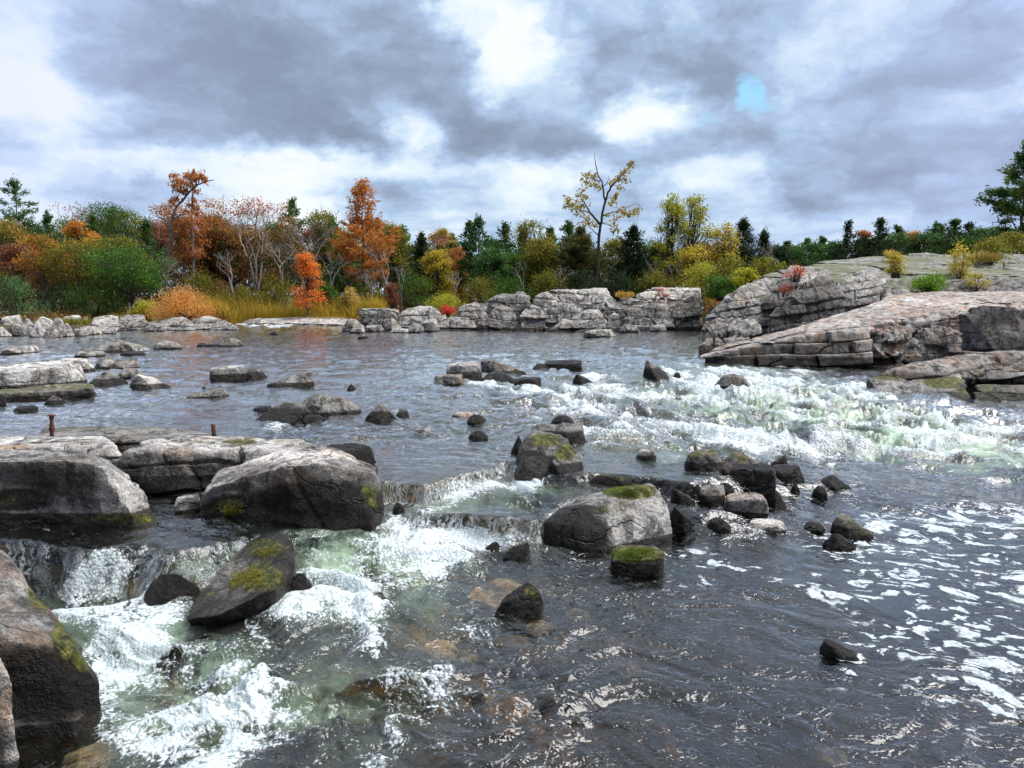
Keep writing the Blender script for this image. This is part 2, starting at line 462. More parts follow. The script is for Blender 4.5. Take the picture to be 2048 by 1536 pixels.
def make_bed_mat():
    m, nt, out = new_mat('river_bed_stones')
    P = nt.new('ShaderNodeNewGeometry').outputs['Position']
    wv = nt.v('SCALE', nt.v('SUBTRACT', nt.noise(P, 2.0, 5, 0.6, out=1), (0.5, 0.5, 0.5)), scale=1.0)
    Pw = nt.v('ADD', P, wv)
    cell = nt.voro(Pw, 3.0, 'F1', 'Color')
    ed = nt.voro(Pw, 3.0, 'DISTANCE_TO_EDGE')
    s = nt.xyz(cell)
    c = nt.ramp(s[0], [(0.0, (0.03, 0.026, 0.02)), (0.40, (0.08, 0.065, 0.042)), (0.70, (0.16, 0.12, 0.07)), (0.88, (0.24, 0.17, 0.07)), (1.0, (0.34, 0.19, 0.09))])
    n = nt.noise(P, 5.0, 7, 0.7)
    c = nt.mix(nt.ss(n, 0.45, 0.62), c, (0.045, 0.055, 0.022))
    c = nt.mix(nt.ss(ed, 0.0, 0.12, 0.8, 0.0), c, (0.008, 0.008, 0.007))
    bs = nt.new('ShaderNodeBsdfPrincipled'); nt.put(bs.inputs['Base Color'], c); bs.inputs['Roughness'].default_value = 0.7
    nt.l.new(nt.bump(nt.m('ADD', nt.m('MULTIPLY', ed, 1.0), nt.m('MULTIPLY', n, 0.3)), 1.0, 0.12), bs.inputs['Normal'])
    nt.l.new(bs.outputs[0], out.inputs[0])
    return m

def make_water_mat():
    m, nt, out = new_mat('river_water')
    P = nt.new('ShaderNodeNewGeometry').outputs['Position']
    foam, aer, patch, deep, _, _ = nt.attr('wa')
    fall, calm, lace, dist, _, _ = nt.attr('wb')
    wv = nt.v('SCALE', nt.v('SUBTRACT', nt.noise(P, 1.6, 5, 0.6, out=1), (0.5, 0.5, 0.5)), scale=0.9)
    wv = nt.v('MULTIPLY', wv, (1, 1, 0))
    Pw = nt.v('ADD', P, wv)
    wv2 = nt.v('SCALE', nt.v('SUBTRACT', nt.noise(P, 9.0, 4, 0.6, out=1), (0.5, 0.5, 0.5)), scale=0.16)
    Pww = nt.v('ADD', Pw, wv2)
    # churned white water: fine froth over broad clots
    fl = nt.new('ShaderNodeVectorRotate', rotation_type='Z_AXIS'); nt.put(fl.inputs['Vector'], Pww); fl.inputs['Angle'].default_value = RAD(62)
    Pf = nt.v('MULTIPLY', fl.outputs[0], (0.55, 1.35, 1.0))
    a = nt.noise(Pf, 2.6, 8, 0.66)
    b = nt.noise(Pf, 12.0, 6, 0.7)
    bub = nt.voro(P, 42.0, 'F1')
    bub2 = nt.voro(P, 95.0, 'F1')
    ed = nt.voro(Pww, 4.2, 'DISTANCE_TO_EDGE')
    ed2 = nt.voro(Pww, 10.5, 'DISTANCE_TO_EDGE')
    net = nt.m('MAXIMUM', nt.ss(ed, 0.0, 0.16, 1.0, 0.0), nt.m('MULTIPLY', nt.ss(ed2, 0.0, 0.2, 1.0, 0.0), 0.8))
    pat = nt.m('ADD', nt.m('MULTIPLY', a, 0.55), nt.m('MULTIPLY', b, 0.45))
    pat = nt.m('ADD', pat, nt.m('MULTIPLY', nt.m('SUBTRACT', 0.42, bub), 0.22))
    pat = nt.m('ADD', pat, nt.m('MULTIPLY', nt.m('SUBTRACT', 0.40, bub2), 0.10))
    pat = nt.m('ADD', pat, nt.m('MULTIPLY', nt.m('SUBTRACT', net, 0.4), nt.m('MULTIPLY', lace, 0.24)))
    thr = nt.m('SUBTRACT', 0.84, nt.m('MULTIPLY', foam, 0.55))
    f1 = nt.ss(nt.m('SUBTRACT', pat, thr), -0.07, 0.14)
    # drifting flat scum on the pool: crisp pale islands drawn out along the current
    rot = nt.new('ShaderNodeVectorRotate', rotation_type='Z_AXIS'); nt.put(rot.inputs['Vector'], Pw); rot.inputs['Angle'].default_value = RAD(24)
    Pp = nt.v('MULTIPLY', rot.outputs[0], (3.3, 6.6, 1))
    def scum(vec, r):
        nd = nt.new('ShaderNodeTexVoronoi', feature='F1', distance='EUCLIDEAN'); nt.put(nd.inputs['Vector'], vec); nd.inputs['Scale'].default_value = 1.0
        rnd = nt.xyz(nd.outputs['Color'])[0]
        rad = nt.m('MULTIPLY', nt.m('SUBTRACT', nt.m('ADD', rnd, patch), 0.44), r)
        return nt.ss(nt.m('SUBTRACT', rad, nd.outputs['Distance']), -0.03, 0.10)
    jit = nt.v('SCALE', nt.v('SUBTRACT', nt.noise(P, 7.0, 3, 0.55, out=1), (0.5, 0.5, 0.5)), scale=0.55)
    Pj = nt.v('MULTIPLY', nt.v('ADD', Pp, jit), (1, 1, 0))
    s1 = scum(Pj, 0.46)
    s2 = scum(nt.v('SCALE', nt.v('ADD', Pj, (3.3, 1.7, 0)), scale=2.0), 0.50)
    sheet = nt.ss(nt.m('SUBTRACT', nt.noise(Pp, 1.0, 3, 0.5, 0.8), nt.m('SUBTRACT', 0.955, nt.m('MULTIPLY', patch, 0.42))), -0.01, 0.035)
    hole = nt.ss(nt.voro(P, 26.0, 'F1'), 0.06, 0.13)
    f2 = nt.m('MULTIPLY', nt.m('MAXIMUM', nt.m('MAXIMUM', s1, s2), sheet), nt.m('MULTIPLY', hole, nt.m('MULTIPLY', nt.ss(patch, 0.12, 0.3), nt.ss(nt.noise(P, 15.0, 4, 0.7), 0.32, 0.60, 0.42, 0.95))))
    # threads of white on the falls
    fx = nt.noise(nt.v('MULTIPLY', Pw, (26, 9, 2.2)), 1.0, 5, 0.75)
    fm = nt.ss(nt.noise(P, 2.8, 3), 0.36, 0.60)
    f3 = nt.m('MULTIPLY', nt.ss(fx, 0.47, 0.58), nt.m('MULTIPLY', fall, nt.m('ADD', 0.35, nt.m('MULTIPLY', fm, 0.65))))
    F = nt.m('MAXIMUM', nt.m('MAXIMUM', f1, f2), f3, clamp=True)
    # ripples: crossing sets of soft-crested wavelets
    rt2 = nt.new('ShaderNodeVectorRotate', rotation_type='Z_AXIS'); nt.put(rt2.inputs['Vector'], Pw); rt2.inputs['Angle'].default_value = RAD(16)
    Pr = rt2.outputs[0]
    r1 = nt.noise(nt.v('MULTIPLY', Pr, (0.8, 2.0, 1.0)), 2.1, 1, 0.5, 0.9)
    soft = lambda n, e: nt.m('SQRT', nt.m('ADD', nt.m('POWER', nt.m('SUBTRACT', n, 0.5), 2.0), e))
    q1 = soft(nt.noise(nt.v('MULTIPLY', Pr, (0.85, 2.3, 1.0)), 4.2, 1, 0.5, 1.3), 0.0012)
    q2 = soft(nt.noise(nt.v('MULTIPLY', nt.v('ADD', Pr, wv2), (0.9, 2.2, 1.0)), 15.0, 2, 0.5, 1.0), 0.004)
    near = nt.ss(dist, 0.08, 0.35, 1.0, 0.0)
    h = nt.m('SUBTRACT', nt.m('MULTIPLY', r1, 1.0), nt.m('ADD', nt.m('MULTIPLY', q1, 0.95), nt.m('MULTIPLY', nt.m('MULTIPLY', q2, 0.13), near)))
    st = nt.m('MULTIPLY', nt.lin(calm, 0.0, 1.0, 0.44, 0.12), nt.ss(dist, 0.15, 0.8, 1.0, 0.55))
    h = nt.m('ADD', h, nt.m('MULTIPLY', F, nt.m('MULTIPLY', pat, 0.9)))
    nrm = nt.bump(h, st, 0.10)
    # clear peaty water: what is seen of the bed, then the sky's reflection
    tint = nt.mix(deep, (0.80, 0.70, 0.48), (0.018, 0.020, 0.018))
    tp = nt.new('ShaderNodeBsdfTransparent'); nt.put(tp.inputs[0], tint)
    milk = nt.new('ShaderNodeBsdfDiffuse')
    nt.put(milk.inputs[0], nt.mix(nt.noise(Pw, 3.0, 4), (0.20, 0.32, 0.17), (0.46, 0.58, 0.46)))
    body = nt.new('ShaderNodeMixShader')
    av = nt.m('MULTIPLY', aer, nt.ss(nt.noise(Pww, 2.2, 6, 0.6), 0.34, 0.62), clamp=True)
    nt.put(body.inputs[0], av); nt.l.new(tp.outputs[0], body.inputs[1]); nt.l.new(milk.outputs[0], body.inputs[2])
    gl = nt.new('ShaderNodeBsdfGlossy'); gl.inputs['Color'].default_value = (1, 1, 1, 1); nt.put(gl.inputs['Roughness'], nt.m('ADD', 0.07, nt.m('MULTIPLY', aer, 0.2)))
    nt.l.new(nrm, gl.inputs['Normal'])
    fr = nt.new('ShaderNodeFresnel'); fr.inputs[0].default_value = 1.40; nt.l.new(nrm, fr.inputs['Normal'])
    w = nt.new('ShaderNodeMixShader'); nt.put(w.inputs[0], nt.m('MULTIPLY', fr.outputs[0], nt.m('MULTIPLY', nt.ss(dist, 0.10, 0.50, 1.7, 3.4), nt.m('SUBTRACT', 1.0, nt.m('MULTIPLY', aer, 0.65))), clamp=True))
    nt.l.new(body.outputs[0], w.inputs[1]); nt.l.new(gl.outputs[0], w.inputs[2])
    fo = nt.new('ShaderNodeBsdfPrincipled'); fo.inputs['Roughness'].default_value = 0.5
    nt.put(fo.inputs['Base Color'], nt.mix(nt.ss(bub, 0.1, 0.6), (0.82, 0.86, 0.87), (0.55, 0.63, 0.65)))
    nt.l.new(nrm, fo.inputs['Normal'])
    mx = nt.new('ShaderNodeMixShader'); nt.put(mx.inputs[0], nt.m('MULTIPLY', F, 0.96))
    nt.l.new(w.outputs[0], mx.inputs[1]); nt.l.new(fo.outputs[0], mx.inputs[2])
    nt.l.new(mx.outputs[0], out.inputs[0])
    return m

M_ROCK = make_rock_mat()
M_LEAF = make_leaf_mat()
M_GROUND = make_ground_mat()
M_BED = make_bed_mat()
M_WATER = make_water_mat()
def make_thread_mat():
    m, nt, out = new_mat('falling_water')
    P = nt.new('ShaderNodeNewGeometry').outputs['Position']
    bs = nt.new('ShaderNodeBsdfPrincipled'); bs.inputs['Roughness'].default_value = 0.25
    bs.inputs['Base Color'].default_value = (0.80, 0.85, 0.87, 1)
    tr = nt.new('ShaderNodeBsdfTransparent')
    mx = nt.new('ShaderNodeMixShader')
    nt.put(mx.inputs[0], nt.ss(nt.noise(nt.v('MULTIPLY', P, (9, 9, 4)), 2.0, 4, 0.7), 0.35, 0.65, 0.06, 0.75))
    nt.l.new(tr.outputs[0], mx.inputs[1]); nt.l.new(bs.outputs[0], mx.inputs[2]); nt.l.new(mx.outputs[0], out.inputs[0])
    return m
M_THREAD = make_thread_mat()
M_BARK = make_bark_mat('dark_bark', (0.035, 0.028, 0.022), (0.12, 0.10, 0.08))
M_PALE = make_bark_mat('pale_bark', (0.17, 0.15, 0.13), (0.42, 0.39, 0.35))
M_GREYB = make_bark_mat('grey_dead_wood', (0.13, 0.12, 0.11), (0.32, 0.30, 0.28))
M_RUST = make_bark_mat('rusted_iron', (0.03, 0.02, 0.015), (0.16, 0.06, 0.03), 30.0)
# ------------------------------------------------------------------ river levels
# (photo x, photo y, height of the water there); upper river, middle shelf, lower pool
U_PTS = [(-900, 640, .66), (-900, 760, .62), (-900, 900, .6), (0, 665, .65), (0, 760, .62), (0, 830, .60), (300, 690, .64), (300, 840, .60), (520, 660, .66), (700, 655, .66), (520, 648, .72), (620, 640, .85),
         (400, 830, .60), (470, 850, .57), (540, 872, .49), (640, 880, .50), (700, 830, .53), (600, 780, .60), (760, 905, .50),
         (760, 955, .50), (900, 900, .50), (1000, 915, .48), (850, 780, .56), (850, 740, .63), (1000, 700, .64), (1000, 790, .52),
         (1200, 690, .63), (1200, 790, .47), (1000, 860, .48), (1150, 850, .44), (1250, 930, .47), (1330, 945, .44), (1180, 940, .47), (1350, 740, .62), (1290, 715, .63), (1400, 700, .62), (1440, 748, .50), (1420, 800, .40),
         (1530, 760, .40), (1500, 860, .28), (1500, 920, .20), (1650, 770, .34), (1600, 850, .20), (1700, 780, .33), (1800, 800, .28), (1850, 850, .10), (1750, 860, .13), (1700, 920, .04), (1900, 925, .0),
         (2048, 810, .08), (2048, 870, .05), (2048, 930, 0), (3000, 800, .1), (3000, 930, 0), (1500, 665, .63), (1700, 660, .63), (3000, 640, .63)]
T_PTS = [(-900, 1050, .44), (0, 1040, .45), (100, 1050, .44), (100, 1100, .42), (300, 1060, .43), (350, 1105, .41), (430, 1050, .37), (500, 1062, .31), (580, 1064, .26), (660, 1045, .30), (700, 1020, .32), (800, 1010, .31), (900, 1000, .32), (1000, 985, .34),
         (1100, 1000, .33), (1180, 975, .37), (1250, 985, .33), (1350, 1000, .25), (1450, 1000, .12), (1600, 990, .02), (1800, 980, 0), (2048, 980, 0), (3000, 960, 0)]
L_PTS = [(-900, 1300, 0), (-100, 1250, .02), (200, 1240, .05), (250, 1330, .0), (400, 1300, .03), (620, 1090, .19), (680, 1070, .22), (640, 1160, .17), (760, 1060, .22), (840, 1070, .17), (750, 1130, .14), (700, 1220, .07),
         (860, 1130, .10), (1000, 1090, .10), (1090, 1100, .08), (1000, 1160, .06), (1150, 1180, .02), (1300, 1060, .04), (1450, 1060, .05), (1550, 1050, .02), (1000, 1300, 0), (800, 1400, 0), (500, 1500, 0), (100, 1500, 0),
         (1400, 1250, 0), (1400, 1500, 0), (2048, 1050, 0), (2048, 1300, 0), (2048, 1500, 0), (3000, 1100, 0), (3000, 1500, 0), (1000, 2400, 0), (-500, 2400, 0), (2500, 2400, 0)]
P1_PX = [(-3000, 935), (-600, 940), (0, 945), (300, 955), (600, 962), (765, 968), (850, 974), (930, 955), (1010, 925), (1045, 935), (1110, 945), (1180, 946), (1290, 950), (1380, 958), (1430, 950), (1500, 935), (1600, 925), (2048, 935), (5000, 940)]
P2_PX = [(-3000, 1110), (0, 1112), (150, 1122), (280, 1116), (360, 1122), (420, 1108), (480, 1080), (560, 1060), (640, 1042), (720, 1030), (800, 1022), (870, 1028), (950, 1034), (1040, 1040), (1078, 1042), (1096, 1024), (1150, 1002), (1230, 989), (1300, 986), (1345, 998), (1400, 1010), (1500, 1004), (1600, 1000), (5000, 990)]

def _lp(x, y):
    return x / y, np.log(y)
def _prep(pts):
    a = np.array(pts); p = onz(a[:, 0], a[:, 1], a[:, 2])
    return p[:, 0], p[:, 1], a[:, 2]
_U, _T, _L = _prep(U_PTS), _prep(T_PTS), _prep(L_PTS)
def _idw(fld, x, y):
    fx, fy, fz = fld
    u, v = _lp(x, np.maximum(y, 0.6)); fu, fv = _lp(fx, fy)
    num = 0; den = 0
    for i in range(len(fz)):
        d2 = ((u - fu[i]) * 1.0) ** 2 + ((v - fv[i]) * 1.0) ** 2 + 0.0016
        w = d2 ** -2.0
        num = num + w * fz[i]; den = den + w
    return num / den
def _lip(px, z):
    a = np.array(px); p = onz(a[:, 0], a[:, 1], z)
    return p[:, :2]
_P1 = _lip(P1_PX, 0.48); _P2 = _lip(P2_PX, 0.33)
def _sd(poly, x, y):
    """signed distance to the lip; positive upstream"""
    best = np.full(x.shape, 1e9); yl = np.interp(x / np.maximum(y, .6), poly[:, 0] / poly[:, 1], poly[:, 1])
    for i in range(len(poly) - 1):
        ax, ay = poly[i]; bx, by = poly[i + 1]
        dx, dy = bx - ax, by - ay
        t = np.clip(((x - ax) * dx + (y - ay) * dy) / (dx * dx + dy * dy), 0, 1)
        best = np.minimum(best, np.hypot(x - ax - t * dx, y - ay - t * dy))
    return np.where(y > yl, best, -best)
def smooth_tab(tab, u):
    return np.interp(u, [t[0] for t in tab], [t[1] for t in tab])
# how abruptly each lip drops (metres), by photo column
W1_TAB = [(-1000, .10), (740, .07), (1030, .07), (1100, .15), (1180, .05), (1400, .06), (1480, .4), (1700, .8)]
W2_TAB = [(-1000, .10), (120, .16), (330, .24), (440, .16), (520, .2), (700, .28), (840, .16), (900, .08), (1110, .07), (1300, .1), (1450, .5)]
def level(x, y, parts=False):
    x = np.asarray(x, float); y = np.asarray(y, float)
    u = 1024 + F_PX * x / np.maximum(y, 0.6)
    s1 = _sd(_P1, x, y); s2 = _sd(_P2, x, y)
    jig = 0.05 * fbm2(x * 2.2, y * 2.2, 3, 5)
    w1 = smooth_tab(W1_TAB, u); w2 = smooth_tab(W2_TAB, u)
    k1 = sstep(s1 + jig, -w1, w1 * 0.35); k2 = sstep(s2 + jig, -w2, w2 * 0.35)
    zu = _idw(_U, x, y); zt = _idw(_T, x, y); zl = _idw(_L, x, y)
    zt2 = np.minimum(zt, zu + 0.02); zl2 = np.minimum(zl, zt2 + 0.02)
    z = zl2 + k2 * (zt2 - zl2) + k1 * (zu - zt2) * k2
    if parts:
        f1 = k1 * (1 - k1) * 4 * np.clip((zu - zt2) / 0.12, 0, 1); f2 = k2 * (1 - k2) * 4 * np.clip((zt2 - zl2) / 0.12, 0, 1)
        f2 = f2 * np.interp(u, [-1000, 400, 470, 1130, 1180], [.75, .75, 1, 1, 0]); f1 = f1 * np.interp(u, [740, 780, 1030, 1060], [0, 1.5, 1.5, 0])
        return z, np.clip(np.maximum(f1, f2), 0, 1)
    return z

def level1(x, y):
    return float(level(np.array([x]), np.array([y]))[0])
def onwater(px, py):
    """the point of the river surface seen at a photo pixel"""
    px = np.atleast_1d(np.asarray(px, float)); py = np.atleast_1d(np.asarray(py, float))
    z = np.full(px.shape, 0.3)
    for _ in range(10):
        p = onz(px, py, z)
        z = 0.5 * z + 0.5 * level(p[:, 0], p[:, 1])
    return onz(px, py, z)

# ------------------------------------------------------------------ where the river is white, green, flecked or deep
# (photo x, y, half-size x, y, tilt in degrees, amount)
FOAM = [
    # right-hand rapids
    (1350, 745, 60, 22, 0, .5), (1400, 775, 70, 25, 15, .7), (1570, 770, 140, 36, 8, .95), (1500, 790, 70, 22, 5, .7), (1660, 795, 120, 24, 5, .65),
    (1440, 815, 200, 20, 8, .55), (1640, 835, 200, 24, 10, .85), (1800, 855, 190, 28, 9, .82), (1960, 872, 160, 28, 6, .82), (2048, 900, 120, 22, 3, .6),
    (1130, 815, 90, 14, -6, .65), (1230, 790, 120, 18, 5, .5), (1060, 790, 90, 16, 10, .42), (1220, 845, 150, 20, 0, .5), (1380, 860, 140, 22, 8, .6), (1500, 890, 120, 22, 8, .6), (1680, 905, 140, 20, 4, .65), (1560, 925, 90, 14, 0, .3),
    (1260, 880, 90, 16, 0, .45), (1330, 905, 60, 16, 0, .3), (1140, 780, 60, 12, 0, .4), (1200, 765, 60, 12, 0, .4), (1820, 905, 150, 16, 4, .35), (1750, 800, 40, 16, 0, .45),
    (980, 775, 90, 8, 0, .4), (890, 775, 40, 8, 0, .3), (1000, 755, 40, 18, 0, .45), (1080, 738, 40, 10, 0, .5),
    # around the middle boulders
    (560, 862, 90, 10, -4, .55), (520, 855, 40, 8, 0, .4), (640, 845, 60, 7, 0, .2), (830, 830, 120, 10, 0, .18), (900, 850, 100, 10, 0, .2), (1190, 890, 60, 24, 10, .45),
    # middle shelf
    (1060, 975, 90, 22, -8, .75), (980, 990, 110, 16, -10, .5), (900, 1005, 80, 12, -8, .35), (1120, 960, 50, 16, 0, .5), (860, 985, 90, 12, -14, .40),
    # chute
    (780, 1030, 70, 26, 10, .60), (840, 1060, 80, 26, 30, .55), (720, 1070, 80, 40, 20, .55), (640, 1110, 60, 30, 20, .85), (670, 1150, 80, 45, 20, .8), (740, 1110, 90, 40, 30, .50), (1000, 1085, 110, 14, -4, .7), (1110, 1085, 60, 14, 10, .6), (930, 1070, 50, 16, 20, .6), (830, 1120, 60, 40, 20, .45),
    (700, 1220, 110, 40, 20, .55), (760, 1265, 90, 36, 20, .45), (870, 1180, 60, 36, 20, .25), (900, 1100, 90, 20, 0, .3),
    # lower left pot
    (215, 1280, 60, 34, 20, .8), (300, 1290, 90, 45, 10, .95), (330, 1240, 60, 26, 0, .7), (260, 1350, 100, 50, 0, .8), (380, 1340, 120, 40, 10, .80), (470, 1350, 60, 50, 40, .6), (310, 1430, 160, 40, -8, .62), (480, 1420, 140, 30, -6, .62), (210, 1410, 50, 40, 60, .7),
    (600, 1410, 60, 26, -25, .75), (700, 1450, 170, 22, 4, .65), (840, 1440, 80, 20, -10, .6), (660, 1440, 50, 40, 40, .6), (620, 1330, 90, 14, 30, .60), (700, 1370, 70, 14, 20, .5), (850, 1350, 80, 12, 0, .6), (760, 1380, 80, 12, -25, .55), (590, 1290, 60, 10, 50, .5),
    (420, 1400, 430, 140, 0, .37), (760, 1400, 180, 110, 0, .40), (700, 1200, 170, 110, 20, .30), (280, 1170, 150, 40, 0, .30), (350, 1120, 60, 14, 0, .45), (205, 1170, 46, 40, 30, .72), (250, 1135, 50, 20, 20, .6), (330, 1215, 60, 20, 0, .6), (170, 1200, 40, 30, 40, .6),
    (560, 1500, 140, 20, -12, .55), (740, 1500, 60, 30, 60, .5), (430, 1500, 120, 22, -8, .5), (300, 1500, 90, 24, 0, .4), (940, 1400, 40, 14, 0, .3),
    (60, 1150, 60, 16, 0, .0), (420, 1140, 46, 20, 20, .6), (440, 1100, 40, 14, 30, .6), (420, 1065, 40, 14, 40, .3), (30, 1020, 50, 18, 20, .45), (80, 1045, 80, 10, 10, .35),
    (1010, 1240, 40, 14, 40, .3), (1040, 1320, 110, 12, 20, .34), (1130, 1350, 80, 10, 30, .30),
    # among the rocks right of the block
    (1480, 975, 50, 14, 0, .45), (1500, 1005, 60, 14, 0, .3), (1590, 1000, 60, 10, 0, .35), (1500, 1030, 60, 12, 0, .4), (1480, 1065, 100, 10, 3, .45), (1640, 1085, 60, 14, 20, .3), (1560, 960, 40, 10, 0, .3),
    # far riffle
    (520, 650, 50, 6, 0, .85), (600, 652, 90, 5, 0, .45), (700, 655, 40, 4, 0, .3), (1750, 800, 60, 18, 0, .4),
    (700, 680, 400, 10, 0, .10), (1000, 690, 260, 12, 0, .18), (1250, 700, 160, 14, 0, .12), (900, 745, 200, 10, 0, .12), (250, 715, 300, 12, 0, .08),
]
AER = [(1570, 775, 190, 30, 8, .7), (1640, 840, 220, 30, 10, .9), (1800, 870, 220, 40, 9, 1.0), (1980, 900, 160, 30, 6, .9), (1440, 815, 160, 24, 8, .6), (1250, 800, 160, 24, 8, .3), (660, 1140, 110, 60, 20, .8), (740, 1180, 110, 60, 20, .55),
       (760, 1090, 120, 40, 20, .5), (300, 1320, 190, 90, 10, .75), (470, 1420, 260, 80, -6, .4), (1000, 1080, 110, 16, 0, .4), (1050, 980, 110, 20, 0, .35), (900, 1010, 100, 16, 0, .3), (420, 1140, 50, 24, 0, .5), (1330, 900, 200, 30, 5, .25)]
PATCH = [(1980, 1045, 220, 36, -3, .75), (1800, 1050, 90, 24, -5, .7), (1740, 1075, 40, 30, 30, .85), (1720, 1110, 110, 26, 12, .6), (1650, 1100, 60, 14, 20, .5), (1900, 1150, 240, 90, 14, .62), (1780, 1180, 190, 60, 14, .52), (1640, 1185, 160, 40, 14, .46), (1900, 1290, 220, 110, 22, .60),
         (2000, 1380, 160, 110, 26, .62), (1740, 1260, 130, 60, 20, .50), (1850, 1390, 110, 70, 30, .50), (1690, 1300, 70, 30, 16, .55), (1960, 1480, 90, 50, 26, .45), (1480, 1140, 150, 40, 10, .40), (1520, 1060, 60, 20, 0, .2), (2100, 1250, 150, 200, 0, .6)]
TURB = [(1450, 790, 180, 40, 8, .8), (1640, 830, 220, 50, 10, 1.0), (1850, 860, 240, 50, 8, 1.0), (1200, 800, 200, 40, 5, .7), (1250, 860, 200, 40, 0, .7), (1000, 790, 160, 24, 0, .4), (1500, 890, 160, 30, 0, .6), (1700, 900, 180, 30, 0, .5),
        (660, 1140, 120, 60, 20, .6), (760, 1090, 150, 60, 20, .5), (700, 1230, 120, 50, 20, .45), (300, 1320, 170, 80, 10, .7), (230, 1160, 90, 40, 10, .6), (480, 1400, 200, 70, 0, .6), (760, 1420, 240, 70, 0, .6), (1050, 980, 110, 24, 0, .4), (1000, 1080, 120, 20, 0, .5), (1050, 1340, 160, 40, 20, .12), (600, 870, 120, 20, 0, .4), (850, 840, 200, 30, 0, .3), (520, 650, 50, 6, 0, .6)]
CALM = [(1900, 1200, 330, 180, 12, 1.0), (1500, 1130, 200, 60, 6, .6), (1750, 1000, 300, 40, 0, .35), (850, 930, 140, 40, -6, .8), (1250, 945, 90, 20, 0, .7), (1000, 1020, 160, 16, 0, .3), (300, 1090, 160, 30, 0, .5), (400, 845, 120, 24, 0, .8)]
DEEP = [(1900, 1200, 420, 260, 12, 1.0), (1750, 980, 400, 60, 0, .9), (1500, 1120, 260, 70, 0, .7), (1500, 1400, 480, 170, 0, .80), (1250, 1320, 200, 90, 10, .45), (200, 1050, 300, 30, 0, .6), (650, 1420, 250, 100, 0, .2)]
SUN_STONES = [(1155, 1210, 30, 12), (1085, 1235, 34, 14), (1255, 1312, 30, 15), (1010, 1385, 60, 22), (1000, 1165, 70, 22), (1660, 1480, 40, 22), (1240, 1260, 36, 12), (880, 1275, 40, 18), (180, 1490, 60, 24), (930, 1290, 26, 12)]

def blobs(tab, u, v, comb='max'):
    r = np.zeros_like(u)
    for (cx, cy, rx, ry, rot, a) in tab:
        t = RAD(rot); c, s = math.cos(t), math.sin(t)
        dx, dy = u - cx, v - cy
        e = ((dx * c + dy * s) / rx) ** 2 + ((-dx * s + dy * c) / ry) ** 2
        g = a * np.exp(-e * 0.8)
        r = 1 - (1 - r) * (1 - np.clip(g, 0, 1)) if comb == 'union' else np.maximum(r, g)
    return r

def river_grid(nu, nr, r0, r1, half, power=0.6):
    """a fan of the river plan, closer meshed near the standpoint"""
    th = np.linspace(-half, half, nu)
    s = np.linspace(0, 1, nr)
    # radii evenly spread in a mix of 1/r and log r
    rr = np.geomspace(r0, r1, 4000)
    dens = 1 / rr ** (1 + power)
    cum = np.cumsum(dens * np.gradient(rr)); cum = (cum - cum[0]) / (cum[-1] - cum[0])
    r = np.interp(s, cum, rr)
    Y = np.repeat(r[:, None], nu, 1); X = Y * np.tan(th)[None, :]
    i = np.arange(nr - 1)[:, None] * nu; j = np.arange(nu - 1)[None, :]
    f = np.stack([i + j, i + j + 1, i + nu + j + 1, i + nu + j], -1).reshape(-1, 4)
    return X.ravel(), Y.ravel(), f

